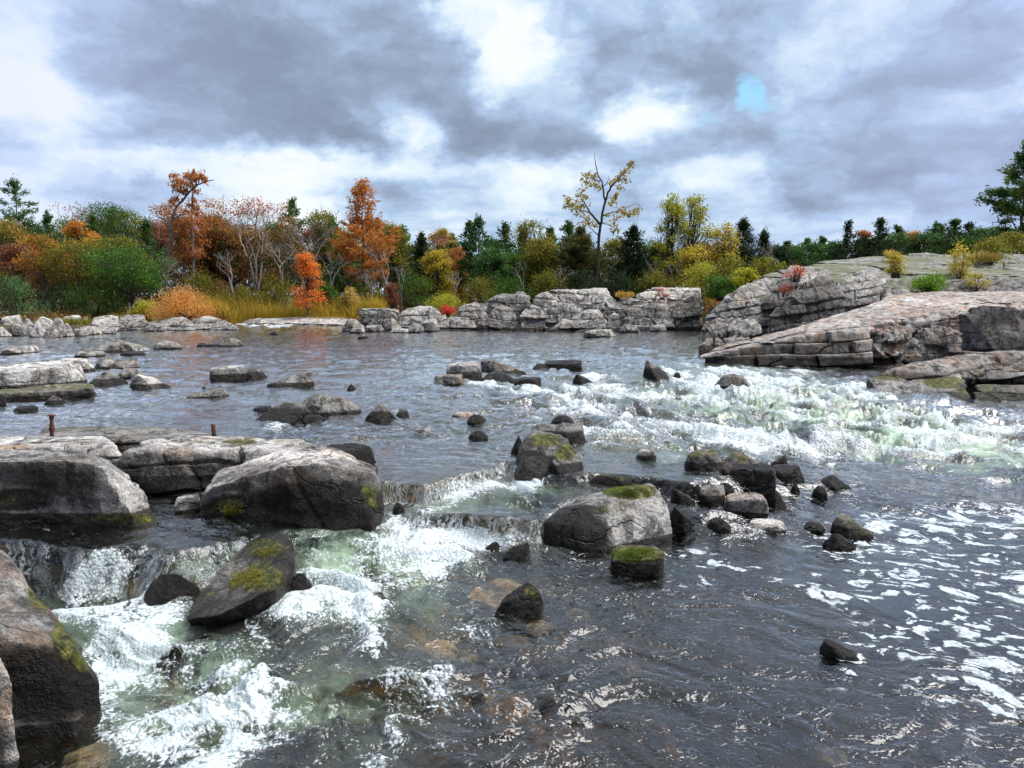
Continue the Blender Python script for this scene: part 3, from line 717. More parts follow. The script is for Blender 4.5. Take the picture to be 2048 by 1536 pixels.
def build_river():
    X, Y, f = river_grid(1150, 900, 1.7, 75.0, RAD(44))
    z, fall = level(X, Y, True)
    u, v = topx(np.stack([X, Y, z], 1))
    # shift the drawing of the white water by world-space noise so that no edge is smooth
    nu_ = fbm2(X * 1.1, Y * 1.1, 4, 31); nv_ = fbm2(X * 1.1 + 9, Y * 1.1, 4, 57)
    sc = F_PX / np.maximum(Y, 2)
    uu = u + nu_ * 0.30 * sc; vv = v + nv_ * 0.30 * sc * (2.0 / np.maximum(Y, 2))
    foam = blobs(FOAM, uu, vv, 'union'); aer = blobs(AER, uu, vv, 'union'); patch = blobs(PATCH, uu, vv, 'max')
    turb = blobs(TURB, uu, vv, 'union'); calm = blobs(CALM, uu, vv); deep = blobs(DEEP, uu, vv, 'union')
    # standing waves and chop
    wx = X + 0.5 * fbm2(X * .7, Y * .7, 2, 3); wy = Y + 0.5 * fbm2(X * .7 + 4, Y * .7, 2, 8)
    big = fbm2(wx * 1.15, wy * 1.9, 3, 11); mid = fbm2(wx * 3.4, wy * 5.2, 3, 21)
    rid = 1 - np.abs(pn2(wx * 1.6, wy * 2.6, 41)) * 2
    chop = fbm2(wx * 6.5, wy * 11.0, 3, 61)
    amp = turb
    dz = amp * (0.15 * big + 0.05 * mid + 0.07 * rid) + (0.0015 + 0.008 * amp) * chop * (1 - 0.8 * calm) + 0.011 * (1 - 0.85 * calm) * mid + 0.035 * (1 - 0.8 * calm) * big
    dz += amp ** 2 * 0.03 * fbm2(wx * 16, wy * 22, 2, 71)
    ur = wx * .93 - wy * .37; vr = wx * .37 + wy * .93
    dz += (1 - 0.85 * calm) * (0.013 * (.55 - np.abs(pn2(ur * .9, vr * 2.7, 301))) + 0.006 * (.5 - np.abs(pn2(ur * 2.2, vr * 6.0, 302))))
    dz *= 1 - 0.7 * np.clip(fall, 0, 1)
    crest = np.clip((0.15 * big + 0.05 * mid + 0.07 * rid) * 5.5, -1, 1)
    foam = foam * (.90 + .95 * fbm2(X * .85 + 3, Y * .6, 3, 201))
    foam = np.clip(foam * (0.90 + 0.65 * crest) + amp * 0.25 * np.clip(crest, 0, 1), 0, 1)
    foam *= 1 - .22 * blobs([(1650, 820, 420, 90, 8, 1)], u, v)
    # froth where the current breaks on stones
    for (bx, by, r, k) in SPLASH:
        d = np.hypot(X - bx, (Y - by)) / r
        g = np.clip(1.45 - d, 0, 1) * k
        foam = np.maximum(foam, g)
    dep = np.clip(0.10 + 0.6 * deep + 0.12 * fbm2(X * .8, Y * .8, 3, 91) + np.clip((Y - 8) / 20, 0, .7), 0, 1)
    lace = np.clip(blobs([(350, 1420, 500, 220, 0, 1), (760, 1380, 420, 240, 0, 1), (720, 1130, 200, 120, 0, .8), (1060, 1330, 200, 100, 0, 1)], u, v), 0, 1)
    wa = np.stack([foam, aer, patch, dep], 1)
    wb = np.stack([np.clip(fall, 0, 1), calm, lace, np.clip(Y / 40, 0, 1)], 1)
    o = mesh_obj('river', np.stack([X, Y, z + dz], 1), f, M_WATER, attrs={'wa': wa, 'wb': wb})
    struct(o)
    # the bed
    X, Y, f = river_grid(420, 420, 1.5, 90.0, RAD(46))
    z = level(X, Y)
    z0 = z - 0.20 - 0.16 * (fbm2(X * .9, Y * .9, 4, 15) + 0.4) - 0.10 * np.abs(fbm2(X * 3, Y * 3, 2, 77))
    u, v = topx(np.stack([X, Y, z], 1))
    z0 -= 0.5 * blobs(DEEP, u, v)
    z0 = np.minimum(z0, z - 0.08)
    struct(mesh_obj('river_bed', np.stack([X, Y, z0], 1), f, M_BED))
SPLASH = []

def build_falls():
    """threads of white water running down the ledges"""
    for (label, poly, px0, px1, n, up, down, w) in [('a', _P1, 766, 1016, 330, .05, .16, .006), ('b', _P2, 880, 1078, 240, .05, .20, .006)]:
        rng = np.random.RandomState(len(label) + px0)
        u = 1024 + F_PX * poly[:, 0] / poly[:, 1]
        us = np.sort(rng.uniform(px0, px1, n)); den = fbm2(us * .03, us * 0, 3, px0); us = us[den > rng.uniform(-.55, .15, n)]
        X = np.interp(us, u, poly[:, 0]); Y = np.interp(us, u, poly[:, 1])
        k = np.clip(np.searchsorted(u, us) - 1, 0, len(u) - 2)
        d = poly[k + 1] - poly[k]; nrm = np.stack([d[:, 1], -d[:, 0]], 1); nrm /= np.linalg.norm(nrm, axis=1)[:, None]
        T = Tubes()
        for x, y, nn in zip(X, Y, nrm):
            t0 = -up * rng.uniform(-.6, 1); t1 = down * rng.uniform(.25, 1.1)
            s = np.linspace(t0, t1, 14)
            px = x + nn[0] * s + rng.normal() * .02 * np.linspace(0, 1, 14) + .006 * np.cumsum(rng.normal(size=14)) * .5; py = y + nn[1] * s
            z = level(px, py) + .004
            z = np.minimum(z, np.maximum.accumulate(z[::-1])[::-1])
            r = w * (.2 + .9 * rng.uniform() ** 2) * (np.sin(np.linspace(.35, 2.9, 14)) ** .6)
            T.add(np.stack([px, py, z], 1), r * .5, 5)
        o = T.build('waterfall', M_THREAD); struct(o)
# ------------------------------------------------------------------ stone
_ICO = {}
def ico(level_):
    if level_ not in _ICO:
        bm = bmesh.new(); bmesh.ops.create_icosphere(bm, subdivisions=level_, radius=1.0)
        bm.verts.ensure_lookup_table()
        v = np.array([x.co[:] for x in bm.verts]); f = np.array([[w.index for w in x.verts] for x in bm.faces])
        bm.free(); _ICO[level_] = (v / np.linalg.norm(v, axis=1)[:, None], f)
    return _ICO[level_]

def hull_planes(P):
    bm = bmesh.new()
    for p in P: bm.verts.new(p)
    bmesh.ops.convex_hull(bm, input=bm.verts)
    N = []; D = []; A = []
    for f in bm.faces:
        f.normal_update()
        n = np.array(f.normal[:]); a = f.calc_area()
        if a < 1e-7: continue
        d = n @ np.array(f.verts[0].co[:])
        if d < 0: n, d = -n, -d
        N.append(n); D.append(d); A.append(a)
    bm.free()
    N = np.array(N); D = np.array(D); o = np.argsort(-np.array(A)); N, D = N[o], D[o]
    kn, kd = [], []
    for n, d in zip(N, D):
        if any(n @ m > 0.985 for m in kn): continue
        kn.append(n); kd.append(d)
    return np.array(kn), np.array(kd)

def stone(name, P, lvl, seed, sharp=18, chips=8, rough=1.0, tone=1.0, pink=0.2, moss=0.0, wet=0.12, zw=0.0, spots=(), mat=None, strata=0.0, blk=None, bed=(0, 0)):
    """a rock: the hull of P with worn edges, chipped corners and a weathered surface"""
    rng = np.random.RandomState(seed)
    P = np.asarray(P, float)
    lo, hi = P.min(0), P.max(0); c = (lo + hi) / 2; s = (hi - lo) / 2 + 1e-4
    Q = (P - c) / s
    N, D = hull_planes(Q)
    c2 = Q.mean(0) * 0.5; D = D - N @ c2; ok = D > 0.04; N, D = N[ok], D[ok]
    Qc = Q - c2
    for _ in range(chips):
        n = rng.normal(size=3); n[2] = abs(n[2]) * 0.9; n /= np.linalg.norm(n)
        N = np.vstack([N, n]); D = np.append(D, (Qc @ n).max() * rng.uniform(0.84, 0.97))
    dirs, f = ico(lvl)
    S = float(np.cbrt(s[0] * s[1] * s[2])) * 2
    wob = 1 + 0.05 * rough * fbm(dirs * 1.6 + rng.uniform(-9, 9, 3), 3, seed + 2)
    acc = 0; k = min(sharp * 3.2, 150)
    for n, d in zip(N, D):
        acc = acc + np.clip(dirs @ n / d, 0, None) ** k
    r = acc ** (-1.0 / k) * wob
    V = (dirs * r[:, None] + c2) * s + c
    rad = V - (c2 * s + c); rad /= np.linalg.norm(rad, axis=1)[:, None] + 1e-9
    off = rng.uniform(-50, 50, 3)
    W = V + off
    d = 0.016 * S * fbm(W * (1.5 / S), 3, seed) + 0.014 * S * (1 - 2 * np.abs(fbm(W * (3.6 / S), 3, seed + 5))) + 0.007 * S * fbm(W * (14 / S), 3, seed + 9)
    if blk:
        # beds and joints: the mass is broken into blocks, each weathered back by its own amount
        th, sp, amp = blk
        nb = np.array([rng.normal() * .10 + bed[0], rng.normal() * .10 + bed[1], 1.0]); nb /= np.linalg.norm(nb)
        t0 = rng.uniform(0, 3.14); j1 = np.array([math.cos(t0), math.sin(t0), rng.normal() * .25]); j2 = np.array([-math.sin(t0), math.cos(t0), rng.normal() * .25])
        a = W @ nb / th + .22 * fbm(W * (.7 / sp), 3, seed + 51)
        ia = np.floor(a)
        b = W @ j1 / (sp * 1.25) + .20 * fbm(W * (.8 / sp), 3, seed + 52) + .37 * ia
        e = W @ j2 / sp + .20 * fbm(W * (.8 / sp), 3, seed + 53) + .61 * ia
        hsh = lambda k: (_hash(ia, np.floor(b), np.floor(e), seed + k) & 1023) / 1023.0
        h1, h2 = hsh(1), hsh(2)
        gd = np.minimum(np.abs(a - np.round(a)) * th, np.minimum(np.abs(b - np.round(b)) * sp * 1.25, np.abs(e - np.round(e)) * sp))
        flat = rad * np.array([1, 1, .25])
        V = V + flat * ((h1 - .8) * amp)[:, None]
        V[:, 2] -= np.clip(rad[:, 2], 0, 1) * h2 * amp * .35
        d -= min(.09 * sp, .16) * np.exp(-(gd / (.028 * min(th, sp) + .004)) ** 2)
    else:
        for kk in range(2):
            n = rng.normal(size=3); n[2] *= .5; n /= np.linalg.norm(n)
            q = W @ n * (1.15 / S) + .16 * fbm(W * (1.0 / S), 2, seed + 21 + kk); q = np.abs(q - np.round(q))
            d -= 0.018 * S * np.exp(-(q / 0.012) ** 2) * sstep(fbm(W * (.9 / S), 2, seed + 31 + kk), -.15, .25)
        st_ = fbm(W * (1.7 / S), 2, seed + 41); d += 0.035 * S * (np.floor(st_ * 3) / 3 + .33 * sstep((st_ * 3) % 1, .8, 1.0) - st_ * .4)
    V = V + rad * (d * rough)[:, None]
    # attributes
    nz = np.clip(rad[:, 2], 0, 1)
    tri = V[f]; fn = np.cross(tri[:, 1] - tri[:, 0], tri[:, 2] - tri[:, 0])
    vn = np.zeros_like(V)
    for k in range(3): np.add.at(vn, f[:, k], fn)
    vn /= np.linalg.norm(vn, axis=1)[:, None] + 1e-12
    up = sstep(vn[:, 2], 0.1, 0.75)
    u, v = topx(V)
    mo = moss * (0.35 + 0.65 * up)
    we = 1 - sstep(V[:, 2] - zw, wet * 0.4, wet * 1.3 + 1e-4) if wet < 5 else np.ones(len(V))
    # a green line of weed just above the water
    mo = np.maximum(mo, 0.42 * moss ** .5 * np.exp(-((V[:, 2] - zw - wet) / (wet + .02)) ** 2) if wet < 5 else mo)
    pk = np.full(len(V), float(pink) * .6); tn = np.full(len(V), float(tone))
    for (cx, cy, rx, ry, kind, a) in spots:
        g = np.exp(-(((u - cx) / rx) ** 2 + ((v - cy) / ry) ** 2) ** 1.5)
        if kind == 'moss': mo = np.maximum(mo, a * g)
        elif kind == 'wet': we = np.maximum(we, a * g)
        elif kind == 'dry': we = we * (1 - a * g)
        elif kind == 'pink': pk = np.maximum(pk, a * g)
        elif kind == 'pale': tn = tn * (1 + a * g)
        elif kind == 'dark': tn = tn * (1 - a * g)
    rk = np.stack([mo, we, tn, pk], 1)
    return mesh_obj(name, V, f, mat or M_ROCK, attrs={'rk': rk}, crease=RAD(34)), V, vn, mo

def lvl_for(npx):
    return 7 if npx > 330 else 6 if npx > 110 else 5 if npx > 34 else 4

ROCKS = {}
def hull_rock(name, label, base, pts, seed, drop=0.5, group=None, cat='rock', splash=None, key=None, spread=1.0, zw=None, Y0=None, lvl=None, **kw):
    """a rock described by what is seen of it: (photo x, photo y, metres behind its foot)"""
    b = onwater(*base)[0]
    if zw is None: zw = b[2]
    if Y0 is None: Y0 = b[1]
    a = np.array(pts, float)
    P = at(a[:, 0], a[:, 1], Y0 + a[:, 2])
    low = P.copy(); low[:, 2] = min(zw - drop, P[:, 2].min())
    cxy = P[:, :2].mean(0); low[:, :2] = cxy + (low[:, :2] - cxy) * spread
    if drop > 0: P = np.vstack([P, low])
    w = a[:, 0].max() - a[:, 0].min()
    o, V, vn, mo = stone(name, P, lvl or lvl_for(w), seed, zw=zw, **kw)
    tag(o, label, cat, group)
    if splash: SPLASH.append((b[0], b[1], splash[0], splash[1]))
    if key: ROCKS[key] = (o, V, vn, mo)
    return o

SHAPES = {
    # (across, back, up) of the top corners, in halves of the width, depth and whole of the height
    'block': [(-.9, -.8, .9), (.9, -.8, .95), (.85, .8, 1), (-.85, .8, .95), (-1, -.95, 0.25), (1, -.9, .2), (1, 1, .2), (-1, 1, .2)],
    'round': [(-.45, -.35, .9), (.4, -.3, .95), (.4, .5, .9), (-.4, .5, 1), (-.9, -.6, .35), (.9, -.6, .4), (1, .6, .3), (-1, .6, .35), (0, -.95, .35), (0, 0, 1)],
    'flat': [(-.7, -.6, .75), (.6, -.7, .85), (.8, .5, 1), (-.65, .7, .95), (-1, -.3, .15), (1, 0, .2), (0, -1, .2), (.2, 1, .2)],
    'wedger': [(-.95, -.3, .12), (.3, -.6, .8), (.75, -.4, 1), (.7, .6, .95), (1, 0, .2), (-.4, .6, .5), (0, -1, .1)],
    'wedgel': [(.95, -.3, .12), (-.3, -.6, .8), (-.75, -.4, 1), (-.7, .6, .95), (-1, 0, .2), (.4, .6, .5), (0, -1, .1)],
    'point': [(-.1, -.1, 1), (.2, .2, .9), (-.5, -.3, .55), (.6, -.2, .5), (-1, 0, .08), (1, .1, .08), (0, -1, .1), (0, 1, .2), (-.3, .5, .7)],
    'slab': [(-.95, -.8, .7), (.9, -.85, .8), (.95, .8, 1), (-.9, .85, .95), (-1, 0, .1), (1, 0, .1), (0, -1, .15)],
}
def boulder(x0, y0, x1, y1, shape, seed, label, name='boulder', group='boulders standing in the river', dr=0.7, splash=None, key=None, tilt=0.0, dz=0.0, cat='boulder', **kw):
    rng = np.random.RandomState(seed + 1000)
    b = onwater((x0 + x1) / 2, y1)[0]
    Y = b[1]; w = (x1 - x0) / F_PX * Y * 0.5 / 0.95
    dep = w * dr
    ext = (y1 - y0) / F_PX * Y
    slope = (CAM[2] - b[2]) / Y
    h = 1.15 * max(ext - dep * 1.2 * slope, ext * 0.38) + dz
    e = np.array([b[0] / Y, 1.0]); e /= np.linalg.norm(e); rt = np.array([e[1], -e[0]])
    P = []
    for (a, bk, up) in SHAPES[shape]:
        a += rng.uniform(-.12, .12) * (abs(a) < .85); bk += rng.uniform(-.15, .15); up *= rng.uniform(.88, 1.0) if up < .99 else 1
        xy = b[:2] + rt * a * w + e * (bk + 0.9) * dep
        P.append((xy[0], xy[1], b[2] + h * up + tilt * a * h))
    for k in range(8):
        t = k * math.pi / 4 + rng.uniform(-.2, .2)
        xy = b[:2] + rt * math.cos(t) * w * 1.02 + e * (math.sin(t) * 1.02 + 0.9) * dep
        P.append((xy[0], xy[1], b[2] - 0.35 * h - 0.10))
    if splash is None and Y < 20 and 'submerged' not in name: splash = (1.15, .27)
    kw.setdefault('wet', min(0.42 * h, 0.20) + 0.015)
    if kw['wet'] < 5: kw['tone'] = kw.get('tone', 1.0) * 1.15
    o, V, vn, mo = stone(name, P, lvl_for(x1 - x0), seed, zw=b[2], **kw)
    tag(o, label, cat, group)
    if splash: SPLASH.append((b[0], b[1] + dep * .5, w * 1.15 * splash[0], splash[1]))
    if key: ROCKS[key] = (o, V, vn, mo)
    return o

def build_near_rocks():
    # ---- the broken ledge on the left
    hull_rock('bedrock_block', 'weathered grey bedrock block at the left edge with dark hollow face and bluish flank', (150, 1046),
              [(-160, 932, 0), (0, 930, 0), (150, 926, 0), (222, 942, 0), (286, 990, -.02), (-160, 896, .75), (0, 903, .75), (150, 901, .72), (212, 913, .6), (268, 962, .4), (316, 1022, .12), (-160, 1030, .05), (0, 1032, .05), (130, 1052, 0), (250, 1056, 0)],
              11, sharp=40, chips=3, rough=.8, tone=.95, pink=.12, wet=.10, moss=.25, key='left_block', splash=(.0, 0), strata=.5,
              spots=[(40, 1000, 70, 26, 'wet', 1), (40, 1000, 60, 22, 'moss', .5), (230, 985, 60, 40, 'pale', .5), (100, 965, 120, 44, 'dark', .6), (150, 1050, 150, 16, 'wet', 1), (250, 1036, 90, 14, 'moss', .7)])  # front darkened and flank paled in tone, as the light falls
    hull_rock('bedrock_block', 'long pale-topped bedrock block between the left edge block and the dark overhanging block', (440, 1000),
              [(215, 900, .1), (300, 885, .3), (430, 905, .1), (560, 895, .25), (640, 886, .5), (700, 900, .6), (300, 1000, 0), (420, 1010, -.05), (560, 990, 0), (330, 868, 1.0), (520, 872, 1.0), (640, 884, .9)],
              12, blk=(.30,.7,.09), sharp=20, tone=1.0, pink=.18, wet=.16, Y0=7.35, zw=.42, strata=.4,
              spots=[(450, 885, 190, 16, 'pale', .7), (400, 955, 150, 40, 'dark', .5), (520, 930, 80, 26, 'dark', .35), (480, 884, 40, 8, 'moss', .9), (400, 905, 80, 12, 'pink', .9)])
    hull_rock('bedrock_block', 'dark bedrock block with pale sloping top overhanging the water beside the little waterfall', (560, 1052),
              [(398, 986, .15), (470, 958, .04), (560, 936, 0), (640, 926, 0), (738, 956, .06), (760, 985, .2), (440, 938, .75), (560, 899, 1.0), (632, 888, 1.1), (700, 903, 1.0), (754, 934, .7), (404, 1012, .2), (450, 1046, .12), (560, 1068, .05), (690, 1062, .1), (742, 1015, .2)],
              13, sharp=45, chips=3, rough=.8, tone=.92, pink=.3, wet=.20, Y0=6.55, zw=.27, key='dark_block',
              spots=[(640, 1015, 170, 54, 'wet', 1.2), (500, 1030, 120, 44, 'wet', 1.2), (640, 1000, 160, 56, 'dark', .6), (570, 912, 140, 14, 'pale', .5), (460, 1012, 34, 20, 'moss', .9), (620, 915, 110, 16, 'pale', .6), (580, 960, 60, 30, 'pink', .9), (730, 960, 60, 40, 'dark', .4), (740, 990, 24, 40, 'moss', .6)])  # wet and dark spots paint the shaded front; pale ones the lit top
    hull_rock('bedrock_slab', 'white-topped bedrock slab at the left edge behind the weathered block', (120, 905),
              [(-150, 905, 0), (60, 916, 0), (170, 912, .05), (250, 893, .15), (200, 868, .9), (60, 864, 1.0), (-150, 866, 1.0), (130, 872, .6)],
              14, blk=(.16,.6,.05), sharp=14, tone=1.3, pink=.12, wet=.05, Y0=7.5, zw=.5, drop=.3, rough=.7, spots=[(40, 905, 50, 22, 'pink', .9), (200, 905, 60, 12, 'moss', .4), (100, 875, 120, 10, 'pale', .4)])
    hull_rock('bedrock_slab', 'low mossy rock shelf awash behind the white-topped slab and below the iron stubs', (250, 880),
              [(60, 880, 0), (240, 888, 0), (410, 880, 0), (400, 856, 1.0), (260, 850, 1.4), (90, 856, 1.2), (460, 875, .2)],
              15, blk=(.12,.5,.05), sharp=14, tone=.75, pink=.2, wet=.03, Y0=8.6, zw=.55, drop=.3, moss=.3, rough=.6)
    hull_rock('bedrock_slab', 'smooth pale strip of bedrock with bright moss behind the long block near the rusty stub', (440, 890),
              [(345, 885, 0), (460, 893, 0), (530, 886, .05), (500, 868, .9), (400, 866, .9), (340, 872, .7)],
              16, blk=(.12,.5,.04), sharp=12, tone=1.25, pink=.1, wet=.04, Y0=8.1, zw=.55, drop=.3, rough=.5, spots=[(500, 884, 44, 11, 'moss', 1.0)])
    boulder(622, 888, 748, 934, 'flat', 17, 'black wet rock half sunk behind the pale top of the overhanging block', wet=9, tone=.5, dr=.45)
    boulder(352, 992, 402, 1024, 'block', 18, 'small pale grey stone wedged in the dark gap between the left ledge blocks', tone=1.0, wet=.03)
    boulder(425, 1000, 472, 1020, 'flat', 118, 'small grey flat stone lying in the gap under the long pale-topped block', tone=.9, wet=.03)
    # ---- the tilted slab in the lower left
    # its flat upper face lies in one plane rising to the right and back
    face = [(367, 1242), (398, 1188), (440, 1136), (486, 1092), (526, 1064), (566, 1060), (592, 1090), (590, 1122), (548, 1172), (500, 1200), (440, 1228)]
    tip = at(367, 1242, 5.02); P = []
    for (px, py) in face:
        r = ray(px, py)
        # point of the ray on the plane through the tip
        t = (tip[2] - CAM[2] - .36 * tip[0] - .20 * tip[1]) / (r[2] - .36 * r[0] - .20)
        P.append(CAM + r * t)
    P = np.array(P); mid = P.mean(0)
    low = mid + (P - mid) * np.array([.80, .80, .9]) + np.array([.03, .12, -.30])
    o, V, vn, mo = stone('boulder', np.vstack([P, low]), 7, 19, sharp=48, chips=1, rough=.8, tone=.95, pink=.05, moss=.1, wet=9, zw=0,
                         spots=[(520, 1150, 50, 34, 'moss', .85), (535, 1095, 60, 22, 'moss', .62), (480, 1120, 60, 40, 'moss', .36), (430, 1190, 70, 40, 'moss', .26), (460, 1150, 110, 80, 'dry', .5)])
    tag(o, 'tilted dark slab with yellow-green water weed leaning in the lower left rapids', 'boulder', 'boulders standing in the river')
    ROCKS['tilted'] = (o, V, vn, mo)
    hull_rock('boulder', 'black rock in shadow under the tilted weedy slab', (520, 1285),
              [(395, 1262, .15), (450, 1240, .4), (560, 1190, .7), (628, 1165, .8), (640, 1200, .5), (600, 1240, .2), (560, 1276, .0), (480, 1290, 0), (430, 1284, .05), (600, 1170, 1.1), (450, 1200, 1.0)],
              20, sharp=14, tone=.4, pink=.4, wet=9, drop=.2, group='boulders standing in the river', cat='boulder')
    boulder(568, 1142, 634, 1204, 'point', 21, 'grey wet stone touching the right end of the tilted slab', tone=.75, wet=9, moss=.2)
    # ---- the big boulder at the lower left corner
    hull_rock('boulder', 'large pinkish boulder cut by the lower left edge with yellow moss along its ridge', (120, 1440),
              [(-200, 1080, .9), (0, 1100, .62), (60, 1165, .52), (120, 1240, .42), (160, 1300, .30), (192, 1345, .25), (196, 1375, .18), (150, 1405, .05), (60, 1440, .0), (0, 1470, -.05), (-200, 1500, -.1), (-200, 1260, -.1), (0, 1275, .02), (90, 1282, .08), (150, 1290, .18), (-200, 1100, 1.3)],
              22, sharp=48, chips=1, rough=.6, tone=.66, pink=1.2, wet=.10, group='boulders standing in the river', cat='boulder', key='corner', drop=.25, Y0=3.75,
              spots=[(90, 1370, 170, 84, 'wet', 1), (110, 1375, 130, 74, 'dark', .7), (80, 1190, 30, 50, 'moss', .8), (130, 1270, 30, 50, 'moss', .9), (170, 1320, 26, 30, 'moss', .8), (20, 1180, 60, 80, 'pale', .35)])  # wet and dark spots paint shade onto the overleaning front face
    hull_rock('boulder', 'small split-off slab of pink granite at the very left edge below the corner boulder', (20, 1440),
              [(-160, 1290, .1), (0, 1288, .05), (20, 1330, .02), (22, 1400, 0), (0, 1450, -.05), (-160, 1480, -.1), (-160, 1260, .3)],
              23, sharp=22, tone=1.05, pink=.85, wet=.05, group='boulders standing in the river', cat='boulder', drop=.2, Y0=3.5)
    boulder(38, 1120, 138, 1186, 'round', 24, 'rounded dark wet rock behind the big corner boulder at left', tone=.7, wet=9, pink=.2)
    boulder(-20, 1088, 42, 1116, 'round', 25, 'mossy brown stone at the left edge above the corner boulder', tone=.8, moss=.5, pink=.2)
    boulder(292, 1146, 400, 1208, 'round', 26, 'dark wet rounded rock in the left fall beside the tilted slab', tone=.4, wet=9, dr=.5, moss=.3)
    # ---- middle: cluster and ledges
    hull_rock('boulder', 'largest boulder of the midstream cluster, dark with a bright green moss cap', (1075, 935),
              [(1028, 905, .1), (1062, 868, .35), (1110, 872, .45), (1140, 890, .4), (1128, 925, .1), (1080, 942, 0), (1040, 932, .02), (1070, 862, .8), (1125, 868, .8)],
              27, sharp=22, tone=.6, pink=.2, wet=.12, group='boulders standing in the river', cat='boulder', key='cluster_a', spots=[(1092, 880, 34, 14, 'moss', 1.1), (1060, 920, 40, 22, 'wet', 1)])
    hull_rock('boulder', 'boulder with moss patch on the right shoulder of the midstream cluster', (1135, 950),
              [(1102, 925, .05), (1115, 892, .3), (1145, 884, .35), (1164, 908, .3), (1168, 945, .1), (1130, 952, 0), (1105, 948, .05)],
              28, sharp=22, tone=.7, pink=.3, wet=.12, group='boulders standing in the river', cat='boulder', spots=[(1130, 905, 24, 20, 'moss', 1.0), (1140, 940, 30, 16, 'wet', 1)])
    boulder(1062, 850, 1168, 890, 'flat', 29, 'blackish slab at the back of the midstream cluster', tone=.5, wet=.2, dr=.5)
    boulder(1022, 872, 1052, 908, 'point', 129, 'small black stone at the left shoulder of the midstream cluster', tone=.45, wet=9)
    boulder(1030, 912, 1118, 966, 'round', 30, 'rounded grey-white stone with water sheeting over it in front of the midstream cluster', tone=1.0, wet=9, splash=(1.2, .55))
    hull_rock('rock_ledge', 'thin flat water-covered shelf with a ragged weedy lip right of the midstream cluster', (1300, 975),
              [(1180, 950, 0), (1280, 957, 0), (1400, 966, 0), (1432, 1000, -.03), (1360, 1000, -.05), (1200, 958, -.02), (1300, 938, .6), (1420, 945, .5)],
              33, sharp=18, tone=.55, pink=.3, wet=9, moss=.45, drop=.25, Y0=7.75, zw=.35, key='shelf', spots=[(1400, 990, 40, 26, 'moss', .7)])
    hull_rock('boulder', 'big squared granite block with green mossy top and white-streaked right face', (1200, 1112),
              [(1085, 1042, .05), (1112, 1030, .12), (1190, 1040, .1), (1202, 1062, .02), (1270, 972, .5), (1310, 970, .6), (1330, 1000, .5), (1345, 1062, .38), (1222, 1104, 0), (1200, 1108, -.02), (1090, 1096, .06), (1180, 985, .75), (1300, 966, .85), (1150, 1002, .6)],
              34, sharp=48, chips=0, tone=1.0, pink=.05, wet=.05, key='cut_block', group='boulders standing in the river', cat='boulder', drop=.2, Y0=6.55, rough=.45,
              spots=[(1262, 982, 56, 18, 'moss', 1.2), (1245, 1010, 26, 30, 'moss', .6), (1135, 1070, 84, 62, 'wet', 1.2), (1135, 1072, 80, 56, 'dark', .7), (1210, 1020, 60, 18, 'moss', .5), (1270, 1050, 70, 50, 'pale', .25), (1170, 1020, 60, 14, 'wet', .8)])  # spots paint the left face's wet and shade, and the lit right face
    boulder(1338, 1012, 1404, 1066, 'wedgel', 35, 'dark wet stone leaning on the right side of the squared block', tone=.55, wet=9)
    boulder(1222, 1094, 1326, 1148, 'slab', 36, 'flat-topped stone covered in bright green moss in front of the squared block', tone=.6, wet=.10, dr=.75, key='green_stone', chips=3, sharp=26, spots=[(1275, 1108, 56, 18, 'moss', 1.4)])
    boulder(964, 1082, 1000, 1102, 'wedger', 37, 'small dark stone in the froth below the second little waterfall', tone=.55, wet=9)
    boulder(1004, 1082, 1062, 1122, 'wedger', 38, 'dark angular stone in the froth left of the squared block', tone=.55, wet=9, dr=.6)
    boulder(988, 1168, 1088, 1226, 'wedger', 39, 'low dark rock with a yellow tip standing in the lower middle current', tone=.6, wet=9, dr=.5, spots=[(1068, 1182, 22, 16, 'moss', .9)], splash=(1.0, .3))
    boulder(1640, 1280, 1722, 1318, 'wedgel', 40, 'low black rock among foam flecks in the lower right pool', tone=.45, wet=9, dr=.5)
    boulder(785, 1006, 810, 1030, 'round', 41, 'small dark green stone at the foot of the long waterfall beside the overhanging block', tone=.5, wet=9, moss=.4)
    # ---- jumble right of the shelf
    J = 'stones in the jumble right of the squared block'
    def jb(*a, **k): boulder(*a, group=J, **k)
    jb(1370, 902, 1442, 942, 'flat', 42, 'flat mossy slab at the upper left of the stone jumble', moss=.55, tone=.8)
    jb(1440, 905, 1514, 946, 'round', 43, 'brown rock with mossy yellow top at the head of the stone jumble', moss=.5, tone=.75, pink=.5)
    jb(1438, 928, 1472, 952, 'round', 44, 'small reddish stone between the mossy slab and the black block', pink=.9, tone=.7, wet=.03)
    jb(1456, 930, 1546, 982, 'block', 45, 'black squared block in the middle of the stone jumble', tone=.45, wet=9, dr=.55)
    jb(1538, 910, 1574, 936, 'wedger', 46, 'small grey tilted stone at the upper right of the stone jumble', tone=.6)
    jb(1538, 928, 1606, 962, 'flat', 47, 'flat dark stone right of the black block, washed by the rapids', tone=.45, wet=9)
    jb(1630, 948, 1702, 978, 'point', 48, 'dark pointed rock standing alone right of the stone jumble', tone=.5, wet=.3, pink=.4)
    jb(1580, 964, 1600, 988, 'point', 49, 'tiny dark upright stone between the jumble and the pointed rock', tone=.45, wet=9)
    jb(1624, 972, 1654, 996, 'round', 50, 'small black rounded stone below the pointed rock', tone=.4, wet=9)
    jb(1452, 986, 1532, 1030, 'block', 51, 'orange and yellow stained block in the lower jumble', moss=.42, pink=.9, tone=1.0, wet=.04)
    jb(1530, 982, 1572, 1014, 'point', 52, 'dark angular stone touching the orange stained block', tone=.5, wet=9)
    jb(1392, 970, 1452, 1006, 'flat', 53, 'brown flat stone under the ragged lip of the shelf', tone=.7, pink=.7, moss=.2)
